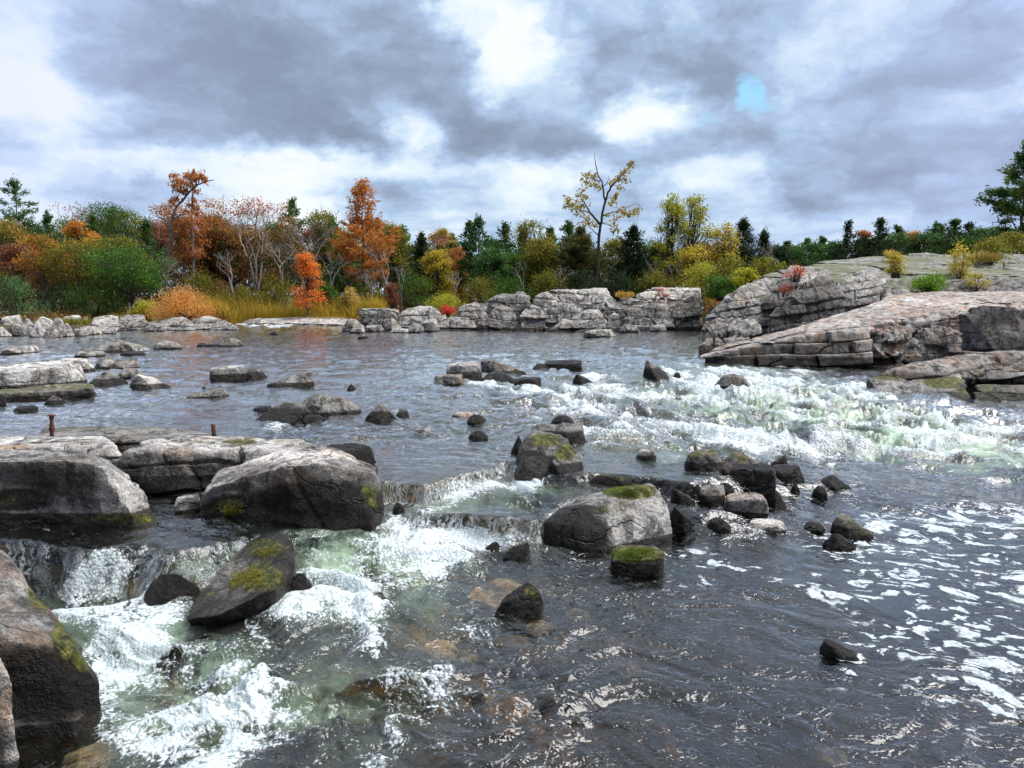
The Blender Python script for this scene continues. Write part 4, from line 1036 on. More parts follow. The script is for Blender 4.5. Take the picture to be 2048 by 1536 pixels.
    jb(1428, 966, 1468, 988, 'round', 54, 'little black stone above the brown flat stone', tone=.4, wet=9)
    jb(1412, 1036, 1462, 1066, 'round', 55, 'rust red stone at the waterline right of the squared block', pink=1.0, tone=.6, wet=9)
    jb(1340, 975, 1392, 1010, 'wedgel', 154, 'weedy dark stone right behind the squared block under the shelf', tone=.5, wet=9, moss=.4)
    jb(1482, 1038, 1568, 1062, 'flat', 56, 'yellow wet stone with water washing over it in the lower jumble', pink=.9, moss=.35, tone=1.5, wet=.01, splash=(1.2, .4), dr=.4)
    jb(1606, 1044, 1648, 1064, 'round', 57, 'small reddish brown stone left of the dark mossy rock', pink=.8, tone=.55, wet=9)
    jb(1664, 1028, 1746, 1076, 'wedgel', 58, 'dark rock with brown moss beside the white scum line', moss=.5, tone=.6, dr=.6, key='scum_rock')
    jb(1644, 1064, 1712, 1100, 'point', 59, 'black pointed stone in front of the dark mossy rock', tone=.4, wet=9, dr=.5)
    boulder(1272, 898, 1312, 922, 'flat', 60, 'pale mossy stone awash on the water-covered shelf', tone=1.0, moss=.4)
    # ---- upper middle
    boulder(895, 727, 962, 762, 'block', 61, 'yellow-topped dark boulder at the left of the upstream trio', tone=.95, moss=.25, pink=.3, wet=.22, splash=(1.1, .35), sharp=24)
    boulder(960, 719, 1052, 750, 'wedgel', 62, 'brown slab sloping down to the right in the upstream trio', tone=.75, pink=.6, moss=.35, wet=.10, dr=.5, sharp=24)
    boulder(1088, 722, 1164, 744, 'slab', 63, 'black flat stone at the right of the upstream trio', tone=.4, wet=9, dr=.4)
    boulder(870, 750, 924, 770, 'block', 64, 'low brown stone below the yellow-topped boulder', tone=.8, pink=.7, moss=.3, wet=.02)
    boulder(962, 744, 1032, 772, 'round', 65, 'drowned stone with white water combing over it below the brown slab', tone=.6, wet=9, splash=(1.1, .55))
    boulder(1026, 756, 1080, 780, 'block', 66, 'small black mossy block downstream of the brown slab', tone=.5, wet=.3, moss=.25)
    boulder(1065, 728, 1100, 744, 'round', 67, 'small stone with water running over it left of the black flat stone', tone=.6, wet=9, splash=(1.2, .6))
    boulder(1146, 748, 1190, 772, 'wedgel', 68, 'dark wet stone in the white water below the black flat stone', tone=.5, wet=9, splash=(1.2, .5))
    boulder(1286, 722, 1342, 764, 'wedgel', 69, 'black angular rock at the head of the right-hand rapids', tone=.55, wet=.35, pink=.3, splash=(1.2, .5), sharp=26)
    boulder(1346, 746, 1362, 762, 'round', 70, 'tiny black stone beside the angular rock at the rapids head', tone=.4, wet=9)
    boulder(1430, 750, 1498, 784, 'round', 71, 'brown rounded boulder alone in the white rapids', tone=.6, pink=.6, moss=.3, wet=.14, splash=(1.3, .7), dr=.55)
    boulder(728, 807, 797, 848, 'point', 72, 'dark pointed boulder with green moss in the middle of the river', tone=.5, moss=.4, wet=.2, sharp=24)
    boulder(792, 822, 818, 834, 'flat', 172, 'tiny brown stone right of the dark pointed mossy boulder', tone=.6, wet=9)
    boulder(694, 768, 712, 782, 'point', 73, 'tiny dark pointed stone alone in mid river', tone=.4, wet=9)
    boulder(932, 830, 976, 852, 'round', 74, 'dark brown stone downstream of the upstream trio', tone=.55, wet=.3, pink=.3)
    boulder(900, 824, 948, 838, 'flat', 75, 'orange stone barely breaking the surface left of the dark brown stone', tone=1.1, pink=1.0, wet=.01)
    boulder(826, 856, 864, 870, 'flat', 76, 'reddish low stone barely out of the water in mid river', tone=.8, pink=.9, wet=.02)
    boulder(938, 862, 976, 880, 'round', 77, 'little black stone with a white ripple left of the midstream cluster', tone=.45, wet=9, splash=(1.3, .4))
    boulder(1104, 830, 1148, 850, 'round', 78, 'brown stone veiled by water above the midstream cluster', tone=.7, pink=.4, wet=9, splash=(1.2, .5))
    hull_rock('boulder', 'long dark sloping rock at the lip of the smooth glassy slide', (560, 850),
              [(500, 846, 0), (530, 822, .2), (570, 806, .35), (602, 801, .4), (605, 830, .2), (580, 852, 0), (525, 852, 0)], 79, sharp=22, tone=.55, pink=.3, wet=.25, group='boulders standing in the river', cat='boulder')
    boulder(588, 792, 722, 838, 'round', 80, 'broad brown mossy boulder beside the long dark sloping rock', tone=.75, moss=.42, pink=.5, wet=.12, dr=.5)
    boulder(602, 830, 654, 850, 'round', 81, 'low brown stone in front of the broad mossy boulder', tone=.55, wet=9, moss=.3)
    boulder(505, 812, 545, 824, 'flat', 181, 'small dark stone behind the long sloping rock at the slide', tone=.5, wet=9)
    # ---- left middle distance
    boulder(424, 735, 487, 763, 'block', 82, 'squared grey block with flat top in mid river', tone=.95, wet=.18, dr=.5, sharp=30, chips=2)
    boulder(482, 736, 538, 761, 'point', 83, 'dark brown humped rock right of the squared block', tone=.6, wet=.2, pink=.4)
    boulder(530, 745, 626, 775, 'wedger', 84, 'long tapering mossy rock in mid river right of the humped rock', tone=.8, moss=.3, pink=.3, wet=.10, dr=.45)
    boulder(372, 776, 454, 797, 'wedger', 85, 'low yellow-mossy rock tapering left in mid river', tone=.85, moss=.5, wet=.04, dr=.45)
    boulder(402, 773, 414, 780, 'point', 86, 'tiny dark stone above the low yellow-mossy rock', tone=.4, wet=9)
    boulder(264, 747, 342, 779, 'wedgel', 87, 'pale-topped boulder with mossy foot left of the slick run', tone=1.25, moss=.38, wet=.12, dr=.6)
    boulder(180, 743, 252, 771, 'point', 88, 'dark rock with a mossy left shoulder beside the pale-topped boulder', tone=.6, moss=.35, wet=.15)
    boulder(240, 736, 284, 758, 'round', 89, 'smooth grey stone behind the pale-topped boulder', tone=.8, wet=.05)
    boulder(-60, 726, 158, 778, 'flat', 90, 'big smooth whale-backed pale rock at the left edge', tone=1.45, pink=.1, wet=.10, moss=.18, dr=.5, chips=2, sharp=12, rough=.5)
    boulder(8, 772, 180, 800, 'slab', 91, 'long dark mossy rock below the whale-backed pale rock', tone=.8, moss=.55, wet=.10, dr=.35)
    boulder(90, 788, 130, 811, 'point', 92, 'small pyramid-shaped mossy stone below the long mossy rock', tone=.6, moss=.35)
    boulder(-12, 786, 10, 812, 'block', 93, 'dark stone cut off by the left edge below the mossy rock', tone=.5, wet=.2)
    boulder(30, 812, 74, 825, 'flat', 94, 'black flat stone barely above the water at far left', tone=.45, wet=9)
    boulder(90, 718, 182, 744, 'flat', 95, 'white-backed rock with mossy fringe behind the whale-backed rock', tone=1.4, moss=.35, wet=.06, dr=.5)
    boulder(36, 722, 98, 736, 'flat', 96, 'thin mossy ledge left of the white-backed rock', tone=1.0, moss=.5, wet=.03)
    boulder(194, 716, 236, 738, 'round', 97, 'rounded stone with a dark hollow right of the white-backed rock', tone=1.1, moss=.4, wet=.06)
    boulder(222, 720, 276, 738, 'flat', 98, 'mossy flat stone right of the rounded hollow stone', tone=.9, moss=.5, wet=.04)
    boulder(8, 692, 72, 708, 'flat', 99, 'low flat rock nearest the left edge in the upper reach', tone=1.1, wet=.05, moss=.25)
    boulder(164, 684, 248, 706, 'wedger', 100, 'dark ribbed rock in the upper reach left of the yellow-rimmed one', tone=.8, wet=.10)
    boulder(234, 681, 303, 704, 'wedgel', 101, 'grey rock with a yellow mossy rim in the upper reach', tone=.9, wet=.03, moss=.4)
    boulder(310, 683, 362, 699, 'round', 102, 'rounded rock right of the yellow-rimmed rock in the upper reach', tone=.85, moss=.25, wet=.06)
    boulder(394, 686, 414, 694, 'round', 103, 'small black stone in the upper reach', tone=.4, wet=9)
    boulder(412, 687, 438, 694, 'flat', 104, 'thin dark stone left of the mossy dome in the upper reach', tone=.45, wet=9)
    boulder(440, 677, 485, 693, 'round', 105, 'mossy brown dome-shaped stone in the upper reach', tone=.8, moss=.5, pink=.4, wet=.04)
    boulder(152, 702, 208, 716, 'flat', 106, 'low dark stone below the ribbed rock in the upper reach', tone=.7, wet=.08)
    boulder(244, 703, 290, 712, 'flat', 107, 'very flat wet stone below the yellow-rimmed rock', tone=.6, wet=9)
    boulder(540, 664, 556, 670, 'round', 108, 'tiny black stone far out before the reed bank', tone=.35, wet=9)
    boulder(716, 672, 736, 678, 'flat', 109, 'tiny dark stone before the low dome of the far outcrop', tone=.4, wet=9)
    boulder(1164, 660, 1230, 675, 'flat', 110, 'flat yellow-mossed stone lying before the far outcrop', tone=1.1, moss=.45, wet=.04, dr=.5)
    # submerged bright stones seen through the clear water
    hues = ['orange', 'yellow', 'salmon', 'rust brown', 'olive', 'ochre', 'tawny', 'pale brown', 'mustard brown', 'small ochre']
    where = ['left of the mossy green stone', 'below the low dark rock with the yellow tip', 'alone in the lower middle', 'in the lower middle below the broken riffle', 'above the lower middle current',
             'near the bottom right', 'just left of the salmon one', 'under the lower left froth', 'near the bottom left corner', 'left of the broken riffle']
    for k, (px, py, rx, ry) in enumerate(SUN_STONES):
        p = onwater(px, py)[0]; w = rx / F_PX * p[1]
        rng = np.random.RandomState(400 + k)
        P = [p + np.array([math.cos(t) * w * rng.uniform(.8, 1.1), math.sin(t) * w * 1.1, zz]) for t in np.arange(7) * .9 for zz in (-.16, -.07)]
        P = [q + np.array([0, 0, -.0]) for q in P] + [p + np.array([0, 0, -.035])]
        o, *_ = stone('submerged_stone', P, 4, 400 + k, tone=2.2, pink=1.3, moss=.4 if k in (1, 4, 5) else 0, wet=.0, zw=-9)
        tag(o, hues[k] + ' stone glimmering under the water ' + where[k], 'stone', 'stones under the clear water')
def build_right_bedrock():
    G = 'bedrock masses of the right bank'
    def hr(name, label, base, pts, seed, **k):
        k.setdefault('group', G); k.setdefault('blk', (.32, 1.6, .30)); k.setdefault('bed', (-.12, .05))
        k['tone'] = k.get('tone', 1) * 1.1
        return hull_rock(name, label, base, pts, seed, **k)
    # lower sloping sheet, its front and its broken end
    hr('bedrock_slab', 'long pink-topped bedrock slab dipping to a point into the head of the rapids', (1600, 738),
       [(1398, 713, -.1), (1436, 704, 0), (1478, 732, 0), (1569, 737, 0), (1724, 738, .2), (1535, 683, .15), (1637, 669, .2), (1690, 655, .3), (1742, 651, .5), (1742, 700, .3), (1772, 600, 5.5), (1690, 628, 4.0), (1560, 664, 2.5), (1440, 694, 1.0)],
       201, sharp=30, chips=2, pink=.95, tone=1.05, wet=.34, moss=.12, strata=.8, rough=.55, zw=.42, Y0=20.5, lvl=7,
       spots=[(1600, 712, 150, 26, 'dark', .5), (1480, 722, 60, 16, 'dark', .5), (1600, 690, 60, 20, 'pink', .3), (1650, 738, 100, 9, 'moss', .6), (1640, 640, 90, 20, 'pale', .25)])
    hr('bedrock_slab', 'broad pale pink sheet of bedrock rising to the right edge above the broken steps', (1800, 738),
       [(1640, 664, 1.0), (1745, 648, .9), (1850, 636, 1.2), (1930, 612, 1.6), (2350, 612, 1.8), (1775, 588, 6.0), (1900, 580, 6.5), (2350, 578, 7), (1660, 690, 1.2), (1940, 690, 2)],
       202, sharp=30, chips=0, pink=1.25, tone=1.15, wet=0, strata=1.0, rough=.5, zw=.42, Y0=21.0, lvl=7, spots=[(1800, 605, 150, 10, 'pale', .3)])
    hr('bedrock_block', 'rust-stained crumbling rock face in the broken end of the pink slab', (1760, 742),
       [(1718, 742, .2), (1740, 690, .3), (1752, 672, .45), (1800, 665, .6), (1830, 690, .5), (1850, 735, .4), (1790, 748, .1), (1745, 640, 1.0), (1830, 640, 1.2)],
       203, sharp=26, chips=10, pink=1.5, tone=.85, wet=.3, rough=1.9, blk=(.22, .5, .34), zw=.42, Y0=20.9, spots=[(1790, 715, 34, 20, 'pale', .4)])
    hr('bedrock_block', 'squared grey block stepping up under the pale pink sheet', (1880, 720),
       [(1820, 712, .5), (1826, 660, .6), (1870, 650, .7), (1902, 652, .8), (1912, 690, .7), (1960, 708, .6), (1840, 640, 1.4), (1900, 636, 1.6)],
       204, blk=(.3, .8, .34), sharp=30, chips=5, pink=.5, tone=.95, wet=0, strata=.9, rough=1.2, zw=.42, Y0=21.2)
    hr('bedrock_block', 'small dark ledge block high in the broken steps', (1850, 680),
       [(1812, 648, .9), (1818, 634, 1.0), (1888, 634, 1.1), (1924, 650, 1.1), (1926, 672, 1.0), (1880, 660, .9)], 205, sharp=30, tone=.8, pink=.2, wet=0, zw=.42, Y0=21.2, drop=.0, rough=1.1)
    hr('bedrock_block', 'tall dark-stained bedrock wall at the right edge with pale lichen in its upper face', (1990, 712),
       [(1925, 614, .5), (1962, 700, .2), (1975, 715, .1), (2350, 715, 0), (2350, 612, .4), (2048, 612, .4), (1935, 650, .4)],
       206, blk=(.5, 1.0, .3), sharp=30, chips=3, pink=.35, tone=.7, wet=0, strata=1.1, zw=.42, Y0=20.9, lvl=7, spots=[(1985, 640, 40, 14, 'dark', .5), (2040, 690, 70, 18, 'dark', .45), (2030, 655, 50, 14, 'pale', .4)])
    hr('bedrock_slab', 'rounded brown bedrock ledge at the right edge below the dark-stained wall', (1960, 772),
       [(1745, 746, 0), (1826, 729, .3), (1858, 718, .5), (1936, 709, .8), (2026, 704, .9), (2056, 722, .8), (2350, 760, .6), (1955, 772, .1), (1850, 762, .0), (2350, 776, .1), (1940, 698, 1.8), (2200, 700, 1.8)],
       207, sharp=22, chips=2, pink=1.0, tone=.72, wet=.3, strata=.9, rough=.9, zw=.30, Y0=16.6, lvl=7, spots=[(1880, 725, 110, 8, 'pale', .4), (1990, 750, 60, 20, 'dark', .35)])
    hr('rock_ledge', 'low ledge with vivid green weed and a black face running out from the right bank', (1880, 806),
       [(1728, 752, .8), (1790, 744, 1.1), (1850, 752, .9), (1924, 744, 1.0), (1946, 770, .5), (1962, 806, .0), (1838, 808, 0), (1762, 800, .1), (1838, 780, .25), (1760, 782, .3)],
       208, sharp=30, chips=2, tone=.75, wet=.16, zw=.12, Y0=15.8, rough=.6, key='green_ledge', pink=.05,
       spots=[(1890, 765, 44, 14, 'moss', 1.1), (1785, 752, 50, 10, 'moss', 1.0), (1930, 780, 34, 14, 'moss', .6), (1930, 760, 30, 10, 'pale', .5), (1890, 795, 60, 14, 'wet', 1), (1890, 795, 60, 14, 'dark', .4)])
    hr('rock_ledge', 'dark mossy waterside strip of rock at the right edge below the brown ledge', (2010, 802),
       [(1950, 768, .3), (2060, 764, .4), (2350, 764, .4), (2350, 806, 0), (1962, 806, 0), (1955, 790, .1)], 209, sharp=20, tone=.6, wet=.25, moss=.5, zw=.08, Y0=16.2, rough=.8)
    # upper humps
    hr('bedrock_block', 'hump of grey bedrock with a smooth pale scoop under the red sumac', (1600, 640),
       [(1515, 640, 0), (1522, 612, .1), (1545, 575, .5), (1575, 548, 1.0), (1600, 538, 1.4), (1640, 534, 2.0), (1666, 548, 1.4), (1640, 640, 0), (1580, 530, 3.0)],
       210, sharp=18, chips=3, tone=.85, pink=.25, wet=0, zw=.8, Y0=27.0, lvl=7, rough=.7, spots=[(1610, 555, 60, 12, 'pale', .5), (1570, 610, 40, 20, 'dark', .3)])
    hr('bedrock_block', 'dark weathered bedrock hump leaning right between the pale scoop and the smooth pale dome', (1600, 645),
       [(1530, 640, 0), (1560, 600, .2), (1592, 572, .5), (1638, 549, .9), (1668, 553, .9), (1706, 602, .2), (1690, 640, 0), (1650, 545, 2.0)],
       211, sharp=18, chips=4, tone=.65, pink=.15, wet=0, zw=.8, Y0=26.2, lvl=6, spots=[(1640, 600, 50, 24, 'dark', .35)])
    hr('bedrock_block', 'smooth rounded grey bedrock dome right of the dark hump', (1730, 610),
       [(1660, 600, .2), (1672, 560, .5), (1705, 543, .9), (1742, 535, 1.2), (1772, 540, 1.0), (1768, 560, .6), (1752, 598, .1), (1708, 612, 0), (1740, 530, 2.2)],
       212, sharp=14, chips=2, tone=1.15, pink=.02, wet=0, zw=.9, Y0=26.6, lvl=6, rough=.7)
    hr('bedrock_block', 'layered pinkish grey rock stepping down left of the red sumac hump', (1490, 655),
       [(1440, 655, 0), (1450, 600, .6), (1480, 570, 1.3), (1530, 550, 2.0), (1560, 542, 2.4), (1545, 640, .0), (1400, 655, .2), (1415, 620, .6)],
       213, sharp=22, chips=6, tone=1.0, pink=.3, wet=.1, zw=.63, Y0=27.8, lvl=6, strata=1.2, spots=[(1480, 560, 50, 12, 'moss', .5)])
    hr('bedrock_block', 'flat slab-topped rock between the layered rock and the pink slab', (1480, 668),
       [(1452, 658, .1), (1460, 636, .3), (1478, 626, .5), (1521, 634, .4), (1524, 650, .1), (1470, 668, 0), (1500, 664, 0)], 214, sharp=26, tone=1.25, pink=.2, wet=.1, zw=.63, Y0=24.4, rough=.7)
    hr('bedrock_block', 'dark undercut block at the waterline left of the flat slab-topped rock', (1430, 672),
       [(1401, 668, 0), (1402, 645, .2), (1440, 640, .3), (1468, 646, .2), (1466, 668, 0), (1430, 636, .8)], 215, sharp=26, tone=.9, pink=.3, wet=.35, zw=.63, Y0=24.6)
    hr('bedrock_slab', 'low rock tongue below the dark undercut block', (1420, 688), [(1400, 684, 0), (1415, 670, .2), (1440, 668, .3), (1470, 664, .4), (1450, 690, 0), (1510, 672, .3)], 216, sharp=20, tone=1.0, pink=.5, wet=.05, zw=.62, Y0=22.8, moss=.2)
    hr('bedrock_block', 'low grey wedge of rock at the foot of the smooth dome', (1790, 600), [(1752, 598, 0), (1768, 570, .4), (1800, 566, .5), (1850, 580, .3), (1860, 596, 0), (1800, 600, 0)], 217, sharp=20, tone=1.0, pink=.2, wet=0, zw=1.4, Y0=27.5, drop=.3)
    hr('bedrock_block', 'dark cracked rock band behind the yellow sapling near the right edge', (1930, 590), [(1850, 592, 0), (1860, 566, .4), (1930, 552, .7), (2048, 556, .8), (2350, 560, .8), (2350, 592, 0), (1950, 594, 0)], 218, sharp=22, tone=.7, pink=.1, wet=0, zw=1.4, Y0=28.0, drop=.3, strata=1.2, rough=1.2)
    # the big lichened dome that crowns the bank
    hr('bedrock_dome', 'broad dome of bedrock tinted pale green by lichen on top of the right bank', (1800, 600),
       [(1500, 600, 0), (1560, 541, 2.5), (1645, 522, 4.5), (1738, 511, 6.0), (1823, 508, 6.5), (1910, 509, 7), (2050, 508, 7.5), (2500, 512, 8), (1700, 545, 1.6), (1850, 548, 1.4), (2050, 552, 1.2), (2500, 560, 1.2), (1620, 560, 1.0), (2500, 590, 0), (1700, 600, 0), (1560, 560, 9), (1800, 520, 14), (2500, 520, 16)],
       219, sharp=12, chips=0, tone=.8, pink=.06, wet=0, zw=1.2, Y0=28.6, lvl=7, rough=.9, moss=.0, blk=(.5, 2.6, .5), bed=(0, 0), mat=M_LICHEN)

def build_far_outcrop():
    G = 'blocks of the far outcrop'
    def hr(label, base, pts, seed, **k):
        k.setdefault('group', G); k.setdefault('wet', .22); k.setdefault('zw', .64); k.setdefault('chips', 9); k.setdefault('blk', (.50, 1.7, .30)); k['tone'] = k.get('tone', 1) * 1.15; k.setdefault('lvl', 6)
        hull_rock('bedrock_block', label, base, pts, seed, **k)
    hr('squared black-faced block at the left end of the far outcrop', (740, 660), [(712, 650, 0), (713, 622, .2), (770, 616, .3), (798, 622, .3), (800, 655, 0), (740, 614, 1.5), (800, 614, 1.5)], 301, sharp=26, tone=.8, Y0=40.5, pink=0)
    hr('smooth pale dome striped by dark runnels in the left part of the far outcrop', (840, 662), [(790, 655, .1), (795, 625, .4), (825, 613, .8), (860, 612, .9), (888, 625, .7), (900, 645, .4), (880, 660, 0), (840, 608, 2.2), (870, 612, 2)], 302, sharp=12, tone=1.2, Y0=40.3, pink=0, rough=.8, spots=[(860, 640, 50, 20, 'dark', .2)])
    hr('low brown rock at the waterline right of the striped dome', (900, 666), [(858, 665, 0), (875, 645, .3), (912, 634, .6), (950, 636, .7), (960, 664, 0), (900, 632, 1.5)], 303, sharp=20, tone=.85, Y0=39.5, pink=.5)
    hr('block with a cleft left of the big brown whaleback in the far outcrop', (935, 650), [(898, 648, .2), (910, 622, .4), (935, 609, .7), (970, 610, .8), (985, 640, .3), (930, 606, 1.8)], 304, sharp=20, tone=.95, Y0=40.2, pink=.15)
    hr('big brown whaleback rock at the waterline in the middle of the far outcrop', (995, 666), [(946, 666, 0), (956, 645, .2), (985, 616, .6), (1002, 607, .8), (1034, 611, .8), (1042, 635, .3), (1038, 667, 0), (1000, 603, 2)], 305, sharp=16, tone=.9, Y0=39.4, pink=.6, spots=[(990, 625, 34, 14, 'dark', .3)])
    hr('grey rounded block joined to the right of the brown whaleback', (1065, 667), [(1036, 667, 0), (1040, 630, .3), (1056, 610, .7), (1082, 615, .6), (1100, 636, .3), (1102, 655, .1), (1080, 668, 0), (1060, 606, 1.8)], 306, sharp=18, tone=1.1, Y0=39.3, pink=.05)
    hr('long dark-faced shelf high in the left of the far outcrop', (1000, 620), [(956, 612, 0), (970, 598, .2), (1000, 590, .3), (1058, 585, .4), (1062, 610, .1), (1000, 584, 2), (1060, 582, 2)], 307, sharp=26, tone=.75, Y0=42.5, pink=.1, wet=0)
    hr('cracked block at the top of the far outcrop left of the pyramid rock', (1090, 625), [(1056, 622, .1), (1058, 590, .3), (1075, 582, .6), (1105, 588, .6), (1122, 600, .4), (1118, 628, 0), (1090, 640, -.1), (1090, 579, 2)], 308, sharp=20, tone=1.1, Y0=41.5, pink=.1, wet=0)
    hr('flat pale table of rock along the top middle of the far outcrop', (1140, 600), [(1085, 598, .1), (1100, 583, .5), (1190, 580, .6), (1195, 610, 0), (1110, 606, 0), (1140, 576, 3.5), (1230, 576, 3.5), (1230, 600, .4)], 309, sharp=24, tone=1.15, Y0=42.4, pink=.15, wet=0)
    hr('pyramid-shaped rock in the middle of the far outcrop', (1140, 640), [(1110, 642, 0), (1122, 610, .3), (1132, 600, .5), (1150, 603, .5), (1172, 620, .2), (1170, 640, 0), (1140, 645, 0)], 310, sharp=22, tone=1.15, Y0=40.8, pink=.1, wet=0)
    hr('large rounded boulder perched at the right of the pyramid rock on the far outcrop', (1200, 625), [(1174, 614, 0), (1178, 592, .3), (1192, 584, .6), (1215, 585, .6), (1238, 602, .3), (1250, 618, 0), (1200, 620, -.1), (1205, 582, 1.4)], 311, sharp=14, tone=1.0, Y0=41.2, pink=.05, wet=0, spots=[(1205, 612, 34, 8, 'pale', .4)])
    hr('wedge-shaped slab rising to the right at the waterline of the far outcrop', (1140, 668), [(1082, 667, 0), (1110, 642, .3), (1165, 622, .6), (1210, 616, .7), (1213, 640, .3), (1204, 668, 0), (1180, 614, 1.5)], 312, sharp=26, tone=1.05, Y0=38.6, pink=.2)
    hr('fractured pale block right of the wedge-shaped slab', (1228, 666), [(1208, 666, 0), (1212, 628, .3), (1240, 622, .4), (1250, 650, .1), (1245, 666, 0), (1228, 618, 1.2)], 313, sharp=24, tone=1.1, Y0=38.9, pink=.2)
    hr('low dark boulder at the waterline before the wedge-shaped slab', (1200, 670), [(1140, 668, 0), (1160, 658, .2), (1200, 652, .3), (1218, 664, .1), (1190, 670, 0)], 314, sharp=16, tone=.8, Y0=37.8, pink=.2)
    hr('broken grey ledge left of the pale table with the sapling clump', (1260, 620), [(1232, 618, 0), (1236, 600, .3), (1262, 592, .5), (1284, 604, .3), (1280, 622, 0), (1255, 588, 1.5)], 315, sharp=22, tone=1.05, Y0=41.3, pink=.1, wet=0)
    hr('big dark-faced bedrock mass in the right of the far outcrop', (1290, 655), [(1244, 640, .3), (1252, 615, .5), (1280, 605, .7), (1330, 600, .8), (1348, 620, .5), (1350, 655, 0), (1290, 660, 0), (1252, 656, .1), (1300, 596, 2)], 316, sharp=18, tone=.9, Y0=40.4, pink=.1, lvl=6)
    hr('long pale flat-topped rock crowning the right of the far outcrop', (1340, 600), [(1262, 590, 0), (1300, 578, .8), (1350, 571, 1.6), (1392, 571, 1.8), (1408, 582, 1), (1404, 600, .2), (1330, 606, 0), (1280, 602, 0), (1340, 568, 4), (1400, 568, 4)], 317, sharp=20, tone=1.35, Y0=41.4, pink=.25, wet=0, lvl=6)
    hr('blocky stepped rock face at the right end of the far outcrop', (1380, 655), [(1344, 655, 0), (1348, 605, .3), (1372, 588, .6), (1404, 586, .6), (1408, 640, .2), (1400, 656, 0), (1380, 584, 1.6)], 318, sharp=28, chips=8, tone=.9, Y0=40.6, pink=.35, lvl=6)
    hr('upper left grey block behind the striped dome of the far outcrop', (930, 630), [(905, 625, .3), (930, 606, .6), (960, 600, .8), (975, 615, .3), (940, 630, 0)], 319, sharp=20, tone=1.1, Y0=41.6, pink=.1, wet=0)
    for k, (x0, y0, x1, y1, sh, lb) in enumerate([
        (1276, 636, 1326, 660, 'point', 'pale brown pointed boulder at the foot of the big dark-faced mass'), (1240, 650, 1278, 666, 'round', 'light yellowish boulder at the waterline right of the fractured pale block'),
        (1326, 648, 1368, 660, 'flat', 'low flat stone in the cove below the stepped face'), (1374, 647, 1402, 660, 'round', 'dark rounded stone in the cove below the stepped face'), (1300, 650, 1332, 664, 'flat', 'long low stone beside the pale brown pointed boulder'),
        (686, 640, 728, 664, 'round', 'grey stone leaning at the left foot of the black-faced block'), (766, 637, 804, 662, 'point', 'pointed grey stone between the black-faced block and the striped dome'), (728, 650, 768, 664, 'flat', 'low dark stone at the foot of the black-faced block'),
        (816, 648, 848, 666, 'round', 'yellowish mossy stone at the foot of the striped dome'), (838, 642, 878, 664, 'flat', 'pink low stone between the striped dome and the low brown rock'), (700, 656, 730, 667, 'flat', 'flat wet stone at the far left tip of the outcrop'),
        (780, 658, 816, 667, 'flat', 'thin pale stone at the waterline below the pointed grey stone')]):
        boulder(x0, y0, x1, y1, sh, 330 + k, lb, group='stones at the foot of the far outcrop', tone=.95, pink=.3, wet=.08, moss=.25 if 'yellow' in lb else 0)

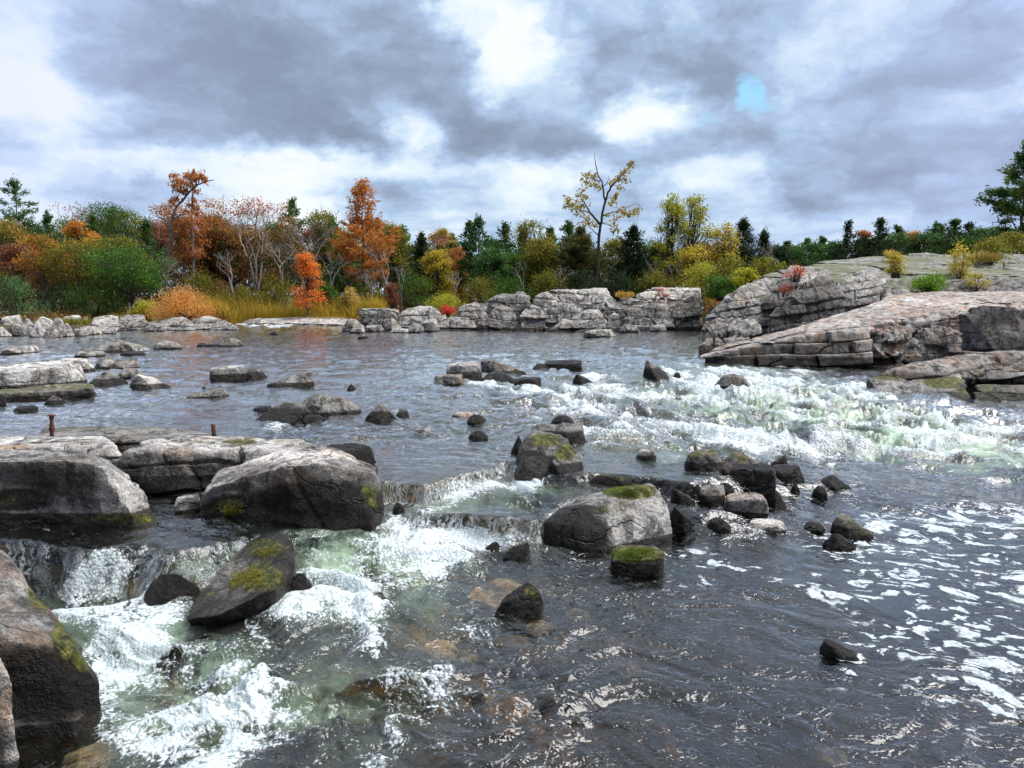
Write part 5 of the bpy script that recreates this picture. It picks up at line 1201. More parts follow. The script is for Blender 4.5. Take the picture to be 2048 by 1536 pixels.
def build_left_bank_rocks():
    G = 'slabs and stones of the left bank'
    def hr(label, base, pts, seed, **k):
        k.setdefault('group', G)
        k.setdefault('blk', (.3, .9, .14)); k.setdefault('lvl', 6)
        hull_rock('bank_slab', label, base, pts, seed, tone=k.pop('tone', 1.2), zw=.66, wet=.05, **k)
    hr('broad pale slab with a dark vertical crack below the green tree', (210, 655), [(178, 650, 0), (184, 636, .5), (200, 631, .9), (236, 630, 1.0), (240, 656, 0), (205, 657, -.1)], 351, sharp=22, pink=.2, Y0=39)
    hr('ribbed dark slab right of the broad pale slab on the left bank', (265, 657), [(232, 657, 0), (236, 632, .6), (262, 627, 1.0), (290, 628, 1.0), (296, 650, .3), (280, 658, 0)], 352, sharp=18, tone=.95, Y0=39.5, strata=1)
    hr('round grey stone in front of the slab under the orange shrub', (305, 662), [(286, 660, 0), (290, 645, .3), (310, 640, .5), (328, 648, .3), (330, 660, 0)], 353, sharp=12, tone=.9, Y0=38.5)
    hr('large rounded slab directly under the orange shrub', (350, 661), [(312, 660, 0), (318, 640, .5), (340, 630, 1.0), (370, 632, 1.0), (388, 648, .4), (390, 660, 0)], 354, sharp=14, tone=1.15, Y0=39.5, strata=.6)
    hr('long ribbed slab tapering right to the far riffle', (430, 658), [(384, 660, 0), (388, 636, .7), (412, 629, 1.1), (440, 636, 1.0), (474, 650, .4), (476, 656, .1)], 355, sharp=16, tone=1.1, Y0=40, strata=1.2)
    hr('thin pale ledge at the waterline below the broad pale slab', (200, 660), [(150, 662, 0), (160, 652, .3), (235, 652, .4), (240, 662, 0)], 356, sharp=20, tone=1.2, pink=.4, Y0=38)
    hr('flat white rock ledge beyond the far riffle in front of the reeds', (600, 646), [(478, 646, 0), (500, 637, 1.5), (640, 632, 3), (712, 634, 3), (712, 648, 0), (600, 649, 0)], 357, sharp=20, tone=1.45, pink=.3, Y0=47, rough=.5)
    hr('small dark ribbed ledge at the left end of the white ledge near the riffle', (505, 645), [(480, 646, 0), (495, 638, .4), (520, 636, .6), (526, 646, 0)], 358, sharp=16, tone=.9, Y0=46)
    rows = [ # stones in the pile, left to right in three rows
        (-14, 655, 22, 674, 'point', 'pinkish pointed stone'), (20, 648, 68, 672, 'round', 'dark rounded stone'), (62, 654, 92, 675, 'round', 'light grey stone'), (88, 656, 124, 676, 'point', 'dark peaked stone'), (122, 648, 148, 674, 'point', 'pale upright stone'), (146, 658, 176, 673, 'flat', 'low grey stone'), (172, 656, 202, 670, 'round', 'small brown stone'), (198, 658, 232, 668, 'flat', 'flat dark stone'),
        (4, 636, 44, 656, 'flat', 'flat pale stone'), (40, 640, 72, 656, 'point', 'grey wedge stone'), (70, 640, 112, 660, 'round', 'large brown-grey stone'), (106, 642, 130, 660, 'round', 'small tan stone'), (126, 636, 164, 652, 'flat', 'white flat stone'), (160, 636, 186, 654, 'point', 'dark cracked stone'),
        (-10, 626, 20, 642, 'flat', 'dark flat stone'), (14, 628, 52, 642, 'round', 'pale grey stone'), (46, 626, 84, 642, 'flat', 'bright white slab-like stone'), (88, 624, 118, 644, 'point', 'grey peaked stone'), (114, 626, 152, 640, 'flat', 'pale flat stone')]
    for k, (x0, y0, x1, y1, sh, nm) in enumerate(rows):
        row = 'waterline' if k < 8 else 'middle' if k < 14 else 'top'
        n = k if k < 8 else k - 8 if k < 14 else k - 14
        p = at((x0 + x1) / 2, y1, 34.5 if k < 8 else 36.2 if k < 14 else 38)
        boulder(x0, y0 + 0, x1, y1 if k < 8 else y1 + 4, sh, 370 + k, nm + ', ' + ['first', 'second', 'third', 'fourth', 'fifth', 'sixth', 'seventh', 'eighth'][n] + ' from the edge in the ' + row + ' row of left bank stones',
                name='bank_stone', cat='stone', group='loose stones piled along the left bank', tone=[1.2, .8, 1.25, .75, 1.35, 1.0][k % 6], pink=.3 if k % 3 == 0 else .05, wet=.05, dr=.8, dz=.02 if k < 8 else .1)

def make_lichen_mat():
    m = M_ROCK.copy(); m.name = 'lichened_granite'
    nt = NT(m.node_tree)
    bs = next(n for n in m.node_tree.nodes if n.type == 'BSDF_PRINCIPLED')
    old = bs.inputs['Base Color'].links[0].from_socket
    P = nt.new('ShaderNodeNewGeometry').outputs['Position']
    f = nt.ss(nt.noise(P, 0.8, 9, 0.70), 0.42, 0.56)
    c = nt.mix(nt.noise(P, 4.0, 6, 0.7), (0.085, 0.10, 0.05), (0.28, 0.30, 0.165))
    nt.l.new(nt.mix(nt.m('MULTIPLY', f, 0.85), old, c), bs.inputs['Base Color'])
    return m
M_LICHEN = make_lichen_mat()

def iron_pin(px, py_top, py_base, label, kind, w=5, lean=0.0, Y=None):
    """a rusty stub of an old iron pin"""
    b = onwater(px, py_base)[0]
    Y = Y or b[1]
    base = at(px, py_base, Y); top = at(px + lean, py_top, Y)
    r = w / F_PX * Y
    n = 12; rng = np.random.RandomState(int(px))
    pts = np.linspace(base - np.array([0, 0, .12]), top, n)
    rad = r * (1 + .18 * rng.normal(size=n))
    if kind == 'head':
        rad[-3] *= .8; pts = np.vstack([pts[:-1], top - (top - base) * .06, top, top + (top - base) * .05]); rad = np.append(rad[:-1], [r * 1.0, r * 1.9, r * 1.7])
    if kind == 'foot': rad[:5] *= np.linspace(2.2, 1.1, 5)
    pts = np.vstack([pts, pts[-1] + (0, 0, .002)]); rad = np.append(rad, 0.001)
    T = Tubes(); T.add(pts, rad, 10)
    o = T.build('iron_pin', M_RUST)
    tag(o, label, 'iron pin', 'old iron pins left in the rock')

def build_pins():
    iron_pin(103, 831, 862, 'dark rusty iron stub with a flared head standing at the left above the white-topped slab', 'head', 4.2, 0, 8.9)
    iron_pin(430, 848, 878, 'crooked rust brown iron stub standing by the bright moss at the glassy slide', 'foot', 4.0, -4, 8.7)
    iron_pin(1541, 636, 660, 'thin iron rod standing on the pink slab near the flat slab-topped rock', 'rod', 1.3, 0, 23.6)
    iron_pin(1427, 672, 696, 'short bent iron rod at the water before the tip of the pink slab', 'rod', 1.8, 2, 21.5)
    iron_pin(2008, 524, 540, 'small dark iron stub on the lichened dome near the right edge', 'rod', 1.5, 0, 32.0)
# ------------------------------------------------------------------ the land behind
BANK = [(-2000, 31), (-1000, 33), (0, 36.5), (180, 38.5), (400, 41), (480, 48.5), (700, 48.5), (725, 43), (900, 42), (1050, 42.5), (1250, 43), (1400, 43.5), (1450, 30), (1560, 29.5), (1800, 26), (2048, 24), (3500, 20)]
LANDH = [(-2000, .9), (400, .95), (760, 1.0), (900, 1.5), (1250, 1.9), (1400, 1.8), (1500, 1.9), (1600, 2.4), (1800, 3.0), (2048, 3.1), (3500, 3.2)]
def gz(x, y):
    x = np.asarray(x, float); y = np.asarray(y, float)
    u = 1024 + F_PX * x / np.maximum(y, 1)
    yb = np.interp(u, *zip(*BANK)); h = np.interp(u, *zip(*LANDH))
    t = sstep(y - yb, -1.0, 2.5); t2 = sstep(y - yb, 2, 12)
    z = -0.6 + t * (0.6 + 0.85 + 0.0) + t2 * (h - 0.6) + 0.18 * t * fbm2(x * .25, y * .25, 4, 12)
    return z + sstep(y, 90, 300) * 2.5
def build_ground():
    X, Y, f = river_grid(360, 300, 16, 900, RAD(60), 0.3)
    struct(mesh_obj('ground', np.stack([X, Y, gz(X, Y)], 1), f, M_GROUND))

# ------------------------------------------------------------------ plants
GREEN = [(.045, .10, .018), (.07, .14, .022), (.03, .07, .015), (.11, .17, .03)]
BRIGHT = [(.10, .21, .025), (.16, .27, .03), (.05, .12, .02), (.24, .30, .04)]
OLIVE = [(.13, .14, .022), (.20, .18, .03), (.07, .09, .018), (.28, .21, .035)]
YELLOW = [(.38, .31, .045), (.30, .26, .04), (.46, .35, .06), (.20, .20, .035)]
YGREEN = [(.26, .28, .03), (.36, .34, .04), (.14, .18, .025), (.44, .38, .05)]
ORANGE = [(.44, .21, .05), (.38, .16, .04), (.50, .27, .07), (.28, .15, .04)]
RUST = [(.32, .125, .045), (.38, .17, .055), (.22, .085, .035), (.42, .21, .07)]
FLAME = [(.68, .22, .045), (.60, .15, .045), (.72, .33, .06), (.55, .10, .05)]
BROWN = [(.20, .11, .04), (.26, .14, .045), (.13, .085, .03), (.15, .14, .035)]
MAROON = [(.18, .07, .05), (.24, .10, .075), (.12, .06, .035), (.28, .15, .10)]
PINK = [(.40, .17, .13), (.30, .10, .09), (.46, .24, .17), (.22, .08, .07)]
PINE = [(.035, .085, .030), (.055, .12, .035), (.022, .055, .022), (.09, .15, .05)]
DARK = [(.016, .032, .014), (.026, .045, .018), (.011, .021, .011), (.045, .055, .022)]
RED = [(.50, .06, .045), (.40, .04, .04), (.58, .13, .06), (.30, .035, .03)]
MIX1 = [(.20, .16, .03), (.30, .16, .035), (.09, .11, .022), (.36, .21, .04)]

def leaf_attr(n, cols, rng, centers=None, per=4):
    c = np.array(cols)
    if centers is not None:          # neighbouring leaves share a hue
        t = (pn(centers * 0.9, 3) * 1.6 + 1.5 + rng.normal(size=n) * .55)
    else: t = rng.uniform(0, len(c), n)
    k = np.clip(np.floor(t).astype(int), 0, len(c) - 1)
    col = np.minimum(c[k] * rng.uniform(.8, 1.9, (n, 1)), .85)
    return np.repeat(np.concatenate([col, np.ones((n, 1))], 1), per, 0)

def foliage(name, cen, rng, size, cols, parent, dirs=None, aspect=.6, jitter=.5, upbias=0.0):
    v, f = leaf_quads(cen, rng, size, aspect, dirs, jitter, upbias)
    return mesh_obj(name, v, f, M_LEAF, parent, {'lc': leaf_attr(len(cen), cols, rng, cen)}, smooth=False)

def place(px, Y, ybase=None):
    x = float(ray(px, 600)[0] * Y)
    z = float(gz(np.array([x]), np.array([Y]))[0])
    if ybase is not None: z = float(at(px, ybase, Y)[2])
    return np.array([x, Y, z])

def broadleaf(px, ytop, wpx, Y, label, cols, seed, cat='tree', name='broadleaf_tree', shape='round', low=.18, dens=1.0, clumps=46, lpc=70, leaf=.17, bark=None, ybase=None, group=None, spread=.25, trunk=.035, lean=0.0, twigs=True, ntrunk=1):
    rng = np.random.RandomState(seed)
    b = place(px, Y, ybase)
    top = at(px, ytop - 7, Y)[2]; H = top - b[2]; R = wpx / F_PX * Y / 2 * 1.08
    root = empty(name, b); tag(root, label, cat, group)
    T = Tubes(); axis = []
    for k in range(ntrunk):
        off = np.array([lean * H, 0, 0]) + (rng.normal(size=3) * .12 * R * (ntrunk > 1))
        p1 = np.array([off[0], off[1], H * .92])
        ax = curve_pts((rng.normal() * .1 * (ntrunk > 1), 0, -.3), p1, 12, rng, .035)
        T.add(ax, np.linspace(trunk * H ** .9 * .55 + .02, .012, 12), 6); axis.append(ax)
    cs = []
    K = int(clumps * 1.35)
    for _ in range(K):
        t = rng.uniform(0, 1) ** .8
        z = low + (1 - low) * t
        if shape == 'round': w = math.sqrt(max(0, 1 - (2 * t - .9) ** 2 / 1.25)) if t < .95 else .35
        elif shape == 'cone': w = (1 - t) ** .8 * .95 + .08
        elif shape == 'column': w = .75 * math.sin(min(1, t * .9 + .15) * math.pi) ** .5
        elif shape == 'umbrella': w = .55 + .5 * t if t < .8 else .95 - (t - .8) * 2.5
        elif shape == 'dome': w = math.sqrt(max(0, 1 - t ** 2))
        elif shape == 'vase': w = .35 + .65 * t
        a = rng.uniform(0, 2 * math.pi); rr = R * w * math.sqrt(rng.uniform(.12, 1)) * rng.uniform(.8, 1.12)
        ax = axis[rng.randint(ntrunk)]
        q = ax[min(11, int(z * 11))]
        c = np.array([q[0] + rr * math.cos(a), q[1] + rr * math.sin(a) * .85, H * z])
        cs.append(c)
        k = max(1, min(10, int((z * .62 + .02) * 11)))
        cp = curve_pts(ax[k], c, 6, rng, .07, .04)
        T.add(cp, np.linspace(max(.012, .022 * H * .22), .008, 6), 4)
        if twigs:
            for _ in range(3):
                e = c + rng.normal(size=3) * spread * R * .7; T.add(curve_pts(cp[3], e, 4, rng, .08), [.012, .010, .008, .006], 3)
    T.build('trunk', bark or M_BARK, root)
    cs = np.array(cs)
    n = int(lpc * dens * 1.9); leaf = leaf * .74
    sig = max(.22, spread * R * .62)
    cen = np.repeat(cs, n, 0)
    j = rng.normal(size=(len(cen), 3)) * np.array([sig, sig, sig * .62])
    cen = cen + j
    cen = cen[cen[:, 2] > .05]
    foliage('crown', cen, rng, leaf, cols, root, aspect=.75, upbias=.3)
    return root

def white_pine(px, ytop, wpx, Y, label, cols, seed, bare=.25, ybase=None, group=None, name='pine_tree', tiers=13, flag=0.0, dens=1.0, bark=None, cat='tree', up=.12, tuft=.30, prof='pine', trunk=.022, irregular=.3, lean=0.0):
    rng = np.random.RandomState(seed)
    b = place(px, Y, ybase); top = at(px, ytop, Y)[2]; H = top - b[2]; R = wpx / F_PX * Y / 2
    root = empty(name, b); tag(root, label, cat, group)
    T = Tubes()
    ax = curve_pts((0, 0, -.3), (lean * H, 0, H), 14, rng, .012); T.add(ax, np.linspace(trunk * H * .55 + .02, .012, 14), 6)
    cen = []; dr = []
    tiers = int(tiers * 1.5)
    for i in range(tiers):
        t = (i + rng.uniform(-.5, .5)) / (tiers - 1); t = min(max(t, 0), .985)
        zf = bare + (1 - bare) * t
        if prof == 'pine': L = R * (.16 + .9 * min(1.0, (1 - t) * 2.0)) * (0.72 + .28 * math.sin(t * 9 + seed))
        elif prof == 'spruce': L = R * ((1 - t) ** .9 + .05)
        elif prof == 'cedar': L = R * (math.sin(min(1, (1 - t) * 1.15) * math.pi / 2) * .95 + .06)
        q = np.array([np.interp(zf, np.linspace(0, 1, 14), ax[:, k]) for k in range(3)])
        nb = rng.randint(3, 6) if prof == 'pine' else rng.randint(5, 8)
        gap = (1 - bare) * H / tiers
        a0 = rng.uniform(0, 6.28)
        for k in range(nb):
            a = a0 + k * 6.283 / nb + rng.normal() * .25
            l = L * rng.uniform(1 - irregular * 1.6, 1 + irregular * .35)
            dx = math.cos(a) + flag * .9; dy = math.sin(a)
            l *= 1 + flag * math.cos(a) * .8 if flag else 1
            if l < .12: continue
            q2 = q + np.array([0, 0, rng.uniform(-.6, .6) * gap])
            e = q2 + np.array([dx * l, dy * l, l * (up + .22 * t + rng.normal() * .16)])
            cp = curve_pts(q2, e, 7, rng, .035, -.06 if prof == 'pine' else .04)
            T.add(cp, np.linspace(.010 + .006 * l, .006, 7), 4)
            m = max(3, int(l / .20 * dens))
            for s in np.linspace(.30 if prof != 'pine' else .42, 1.0, m):
                pp = np.array([np.interp(s, np.linspace(0, 1, 7), cp[:, c]) for c in range(3)])
                side = np.array([-dy, dx, 0]); side /= np.linalg.norm(side) + 1e-9
                wdt = .30 * l * (1.15 - s) + .06
                for _ in range(3):
                    o = side * rng.uniform(-1, 1) * wdt + rng.normal(size=3) * np.array([.06, .06, .10])
                    cen.append(pp + o); d = np.array([dx, dy, .55]) * .7 + side * np.sign((o * side).sum()) * .5; dr.append(d)
    # leader
    for s in np.linspace(.9, 1.0, 6):
        for _ in range(4): cen.append(np.array([ax[-1][0], 0, H * s]) + rng.normal(size=3) * .08); dr.append([0, 0, 1])
    T.build('trunk', bark or M_BARK, root)
    k = 4 if prof == 'pine' else 6
    cen = np.repeat(np.array(cen), k, 0); dr = np.repeat(np.array(dr), k, 0)
    cen = cen + rng.normal(size=cen.shape) * np.array([.09, .09, .08])
    foliage('crown', cen, rng, tuft, cols, root, dirs=dr, aspect=.26, jitter=.55)
    return root

def bare_tree(px, ytop, wpx, Y, label, seed, cols=None, bark=None, forks=2, ybase=None, lean=0.0, twig_leaves=0, group=None, droop=0.0, name='bare_tree', depth=5, ang=.55, fork_at=.35):
    rng = np.random.RandomState(seed)
    b = place(px, Y, ybase); H = at(px, ytop, Y)[2] - b[2]; R = wpx / F_PX * Y / 2
    root = empty(name, b); tag(root, label, 'tree', group)
    T = Tubes(); tips = []
    def grow(p, d, L, r, n):
        e = p + d * L
        e[0] = np.clip(e[0], -R * 1.1 + lean * H * .5, R * 1.1 + lean * H); e[2] = min(max(e[2], .1), H)
        cp = curve_pts(p, e, 5, rng, .05)
        T.add(cp, np.linspace(r, r * .62, 5), 5 if r > .03 else 3)
        if n == 0: tips.append(e); return
        for k in range(2 if rng.rand() < .55 else 3):
            ax = rng.normal(size=3); ax[2] *= .4
            nd = d + ax * ang; nd[2] += .12 - droop * (depth - n) * .25
            nd /= np.linalg.norm(nd)
            grow(e, nd, L * rng.uniform(.6, .85), r * .58, n - 1)
    base_r = .018 * H + .02
    tr = curve_pts((0, 0, -.3), (lean * H * fork_at, 0, H * fork_at), 6, rng, .03); T.add(tr, np.linspace(base_r, base_r * .8, 6), 7)
    for k in range(forks):
        a = (k - (forks - 1) / 2) / max(forks - 1, 1) * 1.0
        d = np.array([a * .8 * R / H * 1.6 + lean, rng.normal() * .15, 1.0]); d /= np.linalg.norm(d)
        grow(tr[-1].copy(), d, H * (1 - fork_at) * .36, base_r * .72, depth)
    T.build('trunk', bark or M_GREYB, root)
    if twig_leaves:
        cen = np.repeat(np.array(tips), twig_leaves, 0); cen = cen + rng.normal(size=cen.shape) * .16
        foliage('crown', cen, rng, .13, cols, root, aspect=.75)
    return root

def shrub(px, ytop, wpx, Y, label, cols, seed, ybase=None, name='shrub', leaf=.13, clumps=36, lpc=60, group=None, dens=1.0, shape='dome', cat='shrub', tall=False):
    rng = np.random.RandomState(seed)
    b = place(px, Y, ybase); H = at(px, ytop, Y)[2] - b[2]; R = wpx / F_PX * Y / 2
    root = empty(name, b); tag(root, label, cat, group)
    T = Tubes(); cs = []
    for k in range(clumps):
        a = rng.uniform(0, 6.28); t = rng.uniform(0.1, 1); rr = R * math.sqrt(max(0.02, 1 - t * t)) * math.sqrt(rng.uniform(.05, 1))
        if tall: rr = R * (.35 + .5 * (1 - t)) * math.sqrt(rng.uniform(.05, 1))
        c = np.array([rr * math.cos(a), rr * math.sin(a), H * t * rng.uniform(.75, 1.0)]); cs.append(c)
        T.add(curve_pts((rng.normal() * .08, rng.normal() * .08, -.15), c, 6, rng, .06, .05), np.linspace(.022, .006, 6), 4)
    T.build('stems', M_BARK, root)
    cen = np.repeat(np.array(cs), int(lpc * dens * 1.6), 0); leaf = leaf * .8
    sg = min(.5 * R, .5 * H, max(.10, .19 * R))
    cen = cen + rng.normal(size=cen.shape) * np.array([sg, sg, sg * .7]); cen = cen[cen[:, 2] > 0]
    foliage('leaves', cen, rng, leaf, cols, root, aspect=.6, upbias=.2)
    return root

def blades(name, area, n, hlo, hhi, cols, seed, w=.03, kind='stuff', parent=None, lean=.25):
    """upright grass or reed blades; area: function rng,n -> (n,3) feet"""
    rng = np.random.RandomState(seed)
    p = area(rng, n); h = (rng.uniform(hlo, hhi, n) * np.clip(.82 + .55 * fbm2(p[:, 0] * .55, p[:, 1] * .55, 3, seed), .3, 1.3))[:, None]
    a = rng.uniform(0, 6.28, n); sd = np.stack([np.cos(a), np.sin(a), 0 * a], 1) * w
    ln = rng.normal(size=(n, 3)) * lean; ln[:, 2] = 0
    m = p + np.concatenate([ln[:, :2] * h * .35, h * .55], 1); t = p + np.concatenate([ln[:, :2] * h, h * (1 - .25 * np.linalg.norm(ln, axis=1)[:, None])], 1)
    v = np.stack([p - sd, p + sd, m + sd * .8, t, m - sd * .8], 1).reshape(-1, 3)
    i = np.arange(n)[:, None] * 5
    o = mesh_obj(name, v, [i + np.array([[0, 1, 2, 4]]), i + np.array([[4, 2, 3]])], M_LEAF, parent, {'lc': leaf_attr(n, cols, rng, p, 5)}, smooth=False)
    if kind: o['kind'] = kind
    return o
def drawn_tree(name, px, Y, label, limbs, clusters, cols, seed, bark, leaf=.17, lpc=40, ybase=None, aspect=.75, dirs=None, cat='tree', jit=.5, wid=1.0):
    """a tree of a particular habit: limbs as (photo x, photo y, metres towards the back), clusters as (x, y, radius px, share)"""
    rng = np.random.RandomState(seed)
    b = place(px, Y, ybase); root = empty(name, b); tag(root, label, cat)
    T = Tubes()
    for (pts, r0, r1) in limbs:
        a = np.array([(p[0], p[1], p[2] if len(p) > 2 else 0) for p in pts], float)
        q = at(a[:, 0], a[:, 1], Y + a[:, 2]) - b
        n = max(8, len(q) * 4); s = np.linspace(0, len(q) - 1, n)
        c = np.stack([np.interp(s, np.arange(len(q)), q[:, k]) for k in range(3)], 1)
        c[1:-1] = (c[:-2] + 2 * c[1:-1] + c[2:]) / 4
        c[1:-1] += rng.normal(size=(n - 2, 3)) * .018
        T.add(c, np.linspace(r0, r1, n), 6)
    T.build('trunk', bark, root)
    cen = []
    for cl in clusters:
        x, y, r, sh = cl[:4]; dd = cl[4] if len(cl) > 4 else rng.normal() * .5
        m = int(lpc * sh); R = r / F_PX * Y
        c = at(x, y, Y + dd) - b
        o = rng.normal(size=(m, 3)) * np.array([.55 * wid, .55, .42]) * R
        cen.append(c + o)
        for _ in range(3):
            T2 = None
    cen = np.concatenate(cen)
    d = None if dirs is None else np.tile(np.array(dirs, float), (len(cen), 1))
    foliage('crown', cen, rng, leaf, cols, root, aspect=aspect, dirs=d, jitter=jit)
    return root

def build_forest():
    BL, WP, BT, SH = broadleaf, white_pine, bare_tree, shrub
    # ---- the leaning weather-beaten pine with the orange top
    drawn_tree('leaning_pine', 332, 57, 'tall leaning half-dead pine with bare grey trunk and wind-swept orange top',
        [([(328, 612), (334, 545), (340, 480), (345, 440), (352, 415), (372, 392), (392, 372), (412, 362), (428, 360)], .15, .03),
         ([(345, 440), (360, 430), (378, 428)], .07, .03), ([(341, 470), (330, 440), (305, 430), (303, 422)], .05, .012), ([(342, 450), (325, 436), (303, 423)], .04, .01), ([(344, 412), (330, 412), (312, 414)], .05, .012), ([(352, 415), (340, 405), (345, 395)], .05, .02),
         ([(386, 380), (386, 366), (378, 352)], .07, .02), ([(392, 372), (392, 356), (388, 345)], .06, .015), ([(380, 384), (360, 372), (340, 348)], .06, .012), ([(376, 390), (352, 382), (340, 370)], .05, .012), ([(404, 366), (404, 354), (398, 347)], .05, .012), ([(386, 388), (385, 410), (384, 440), (386, 500), (388, 600)], .07, .11)],
        [(348, 352, 9, .8), (356, 362, 10, 1), (366, 366, 10, 1), (376, 352, 9, .9), (384, 358, 10, 1), (390, 348, 8, .8), (396, 356, 9, .9), (404, 352, 8, .7), (409, 360, 7, .6), (350, 372, 9, .8), (358, 380, 9, .8), (368, 383, 8, .7), (380, 372, 9, .9), (392, 382, 8, .6), (352, 398, 9, .8), (344, 404, 7, .5), (386, 402, 8, .6), (380, 412, 8, .5), (392, 414, 8, .6), (376, 424, 10, .8), (396, 428, 11, .9), (384, 440, 12, 1), (372, 446, 10, .8), (402, 446, 11, .9), (380, 460, 13, 1), (398, 464, 13, 1), (366, 462, 10, .7), (388, 482, 14, 1), (372, 486, 12, .9), (408, 486, 12, .9), (396, 504, 14, 1), (378, 508, 13, .9)],
        RUST, 501, M_GREYB, leaf=.28, lpc=110, aspect=.28, dirs=(-.3, 0, 1), jit=.5)
    BL(392, 412, 112, 59, 'rust-orange tree behind the leaning half-dead pine', RUST + BROWN[:2], 502, low=.22, clumps=52, shape='vase', leaf=.16)
    # ---- back row, left to right
    WP(45, 364, 130, 64, 'open white pine rising above the wood near the left edge', PINE[:2] + PINE[3:], 503, bare=.38, tiers=9, dens=1.3)
    BL(18, 452, 110, 58, 'orange-yellow tree at the left edge of the wood', ORANGE[:1] + OLIVE + YELLOW[1:2] + BROWN[:1], 504)
    BL(98, 486, 96, 53, 'orange tree on a thin pale leaning trunk at the left bank', ORANGE[:2] + OLIVE[:3] + GREEN[:1], 505, low=.42, lean=-.12, bark=M_PALE, ybase=628, trunk=.022, clumps=40)
    BL(40, 500, 100, 55, 'pinkish red tree beneath the white pine at the left', MAROON + PINK[:2] + BROWN[:1], 506, low=.2)
    BT(140, 408, 70, 62, 'thin half-bare tree with a few pink leaves right of the left white pine', 507, PINK, twig_leaves=3, forks=2, bark=M_GREYB)
    BL(128, 446, 100, 66, 'dark green tree behind the half-bare pink tree', GREEN + DARK[:1], 508)
    BL(212, 426, 150, 62, 'tall mixed green tree at the crest of the left wood', GREEN + BRIGHT[:2] + OLIVE[:1], 509, clumps=66)
    WP(236, 418, 50, 66, 'small pine top poking out of the left crest', PINE + BRIGHT[:1], 510, bare=.6, tiers=6)
    BL(170, 452, 70, 58, 'golden orange tree left of the tall mixed green tree', ORANGE[:2] + YELLOW[2:3] + OLIVE[:2], 511, low=.35)
    BL(262, 432, 90, 64, 'grey-green thin-leaved tree right of the tall mixed green tree', OLIVE[:2] + GREEN[:2], 512, dens=.7)
    BT(258, 470, 90, 56, 'weeping grey leafless tree before the left crest', 513, droop=1.0, forks=2, depth=5)
    BT(330, 500, 100, 55, 'tangle-branched grey dead tree at the foot of the leaning pine', 514, droop=1.1, forks=3, depth=5)
    BL(318, 452, 80, 64, 'maroon-leaved thin tree left of the leaning pine', MAROON, 515, dens=.55)
    BL(165, 492, 150, 53, 'wide olive tree in the middle of the left wood', OLIVE + GREEN[:2], 516, shape='umbrella')
    BL(240, 490, 110, 52, 'yellow-olive spreading tree above the bright green one', OLIVE + YELLOW[1:2], 517, shape='umbrella', low=.35)
    BL(455, 452, 84, 60, 'dark red-brown tree between the rust-orange tree and the pale forked one', BROWN + RUST[2:3] + GREEN[2:3], 518, clumps=56)
    BL(425, 470, 60, 60, 'olive yellow tree just right of the rust-orange tree', OLIVE + YELLOW[:1], 519)
    BT(515, 412, 140, 56, 'pale forked tree with a haze of pink twigs in the middle of the left wood', 520, PINK, bark=M_PALE, forks=3, twig_leaves=4, depth=5, fork_at=.22, ang=.42)
    BL(520, 470, 120, 61, 'brown and green thicket tree behind the pale forked tree', BROWN + OLIVE[:2], 521)
    WP(590, 402, 80, 61, 'green pine with a pointed top left of the big orange pine', PINE[:2] + GREEN[1:2] + BRIGHT[:1], 522, bare=.3, tiers=11)
    BL(575, 440, 70, 58, 'thin reddish brown tree in front of the pointed green pine', BROWN + MAROON[:1], 523, dens=.5, bark=M_PALE)
    BT(620, 448, 90, 57, 'grey leafless spreading tree left of the big orange pine', 524, forks=3, depth=5)
    BL(648, 432, 90, 62, 'bronze-olive tree just left of the big orange pine', OLIVE + RUST[:1] + BROWN[:1], 525, dens=.8)
    BL(690, 500, 90, 59, 'dark green tree under the big orange pine', GREEN[:3] + DARK[:1], 526)
    WP(730, 366, 138, 55, 'big orange larch-like pine, the brightest tall crown of the wood', RUST[:2] + ORANGE[:3] + FLAME[2:3], 527, bare=.30, tiers=17, dens=1.35, up=.28, tuft=.26, irregular=.25)
    BL(790, 462, 80, 60, 'olive and red tree right of the big orange pine', OLIVE + RUST[:1] + PINK[:1], 528, dens=.8)
    BT(772, 486, 90, 54, 'slim grey leafless tree in front of the big orange pine', 529, forks=2, bark=M_PALE, fork_at=.4)
    BT(700, 520, 110, 54, 'low arching grey dead tree behind the orange sapling', 530, forks=3, droop=.9, fork_at=.2)
    WP(845, 470, 110, 58, 'dark pyramid-shaped cedar right of the big orange pine', DARK + GREEN[2:3], 531, bare=.05, tiers=15, prof='spruce', up=.1, dens=1.3, tuft=.22)
    BL(882, 468, 60, 61, 'yellow-pink thin tree behind the dark cedar', YELLOW[:2] + PINK[:1] + ORANGE[:1], 532, dens=.6)
    BL(876, 512, 66, 56, 'golden yellow young tree right of the dark cedar', YELLOW + OLIVE[:1], 533, low=.1, clumps=36)
    BL(920, 505, 70, 60, 'reddish thin tree left of the twin pines', RUST + OLIVE[:2], 534, dens=.6)
    WP(940, 446, 62, 58, 'left one of the twin slender pines in the centre', PINE + BRIGHT[:1], 535, bare=.35, tiers=10)
    WP(958, 432, 66, 57, 'right and taller one of the twin slender pines in the centre', PINE, 536, bare=.30, tiers=11)
    WP(1012, 448, 70, 59, 'green pine with a forked wind-bent top right of the twin pines', PINE + BRIGHT[:1], 537, bare=.4, tiers=9, flag=-.3)
    BL(985, 505, 70, 54, 'rounded blue-green tree in front of the twin pines', [(.05, .12, .045), (.08, .16, .05), (.035, .08, .03)], 538, clumps=44)
    BL(1062, 455, 90, 58, 'bronze-tipped olive tree with crooked trunk in the centre', OLIVE + ORANGE[:1], 539, low=.3, dens=.75, shape='umbrella')
    WP(1136, 450, 76, 59, 'dense green pine left of the lone tall yellow-leaved tree', PINE[:2] + GREEN, 540, bare=.2, tiers=11, dens=1.3)
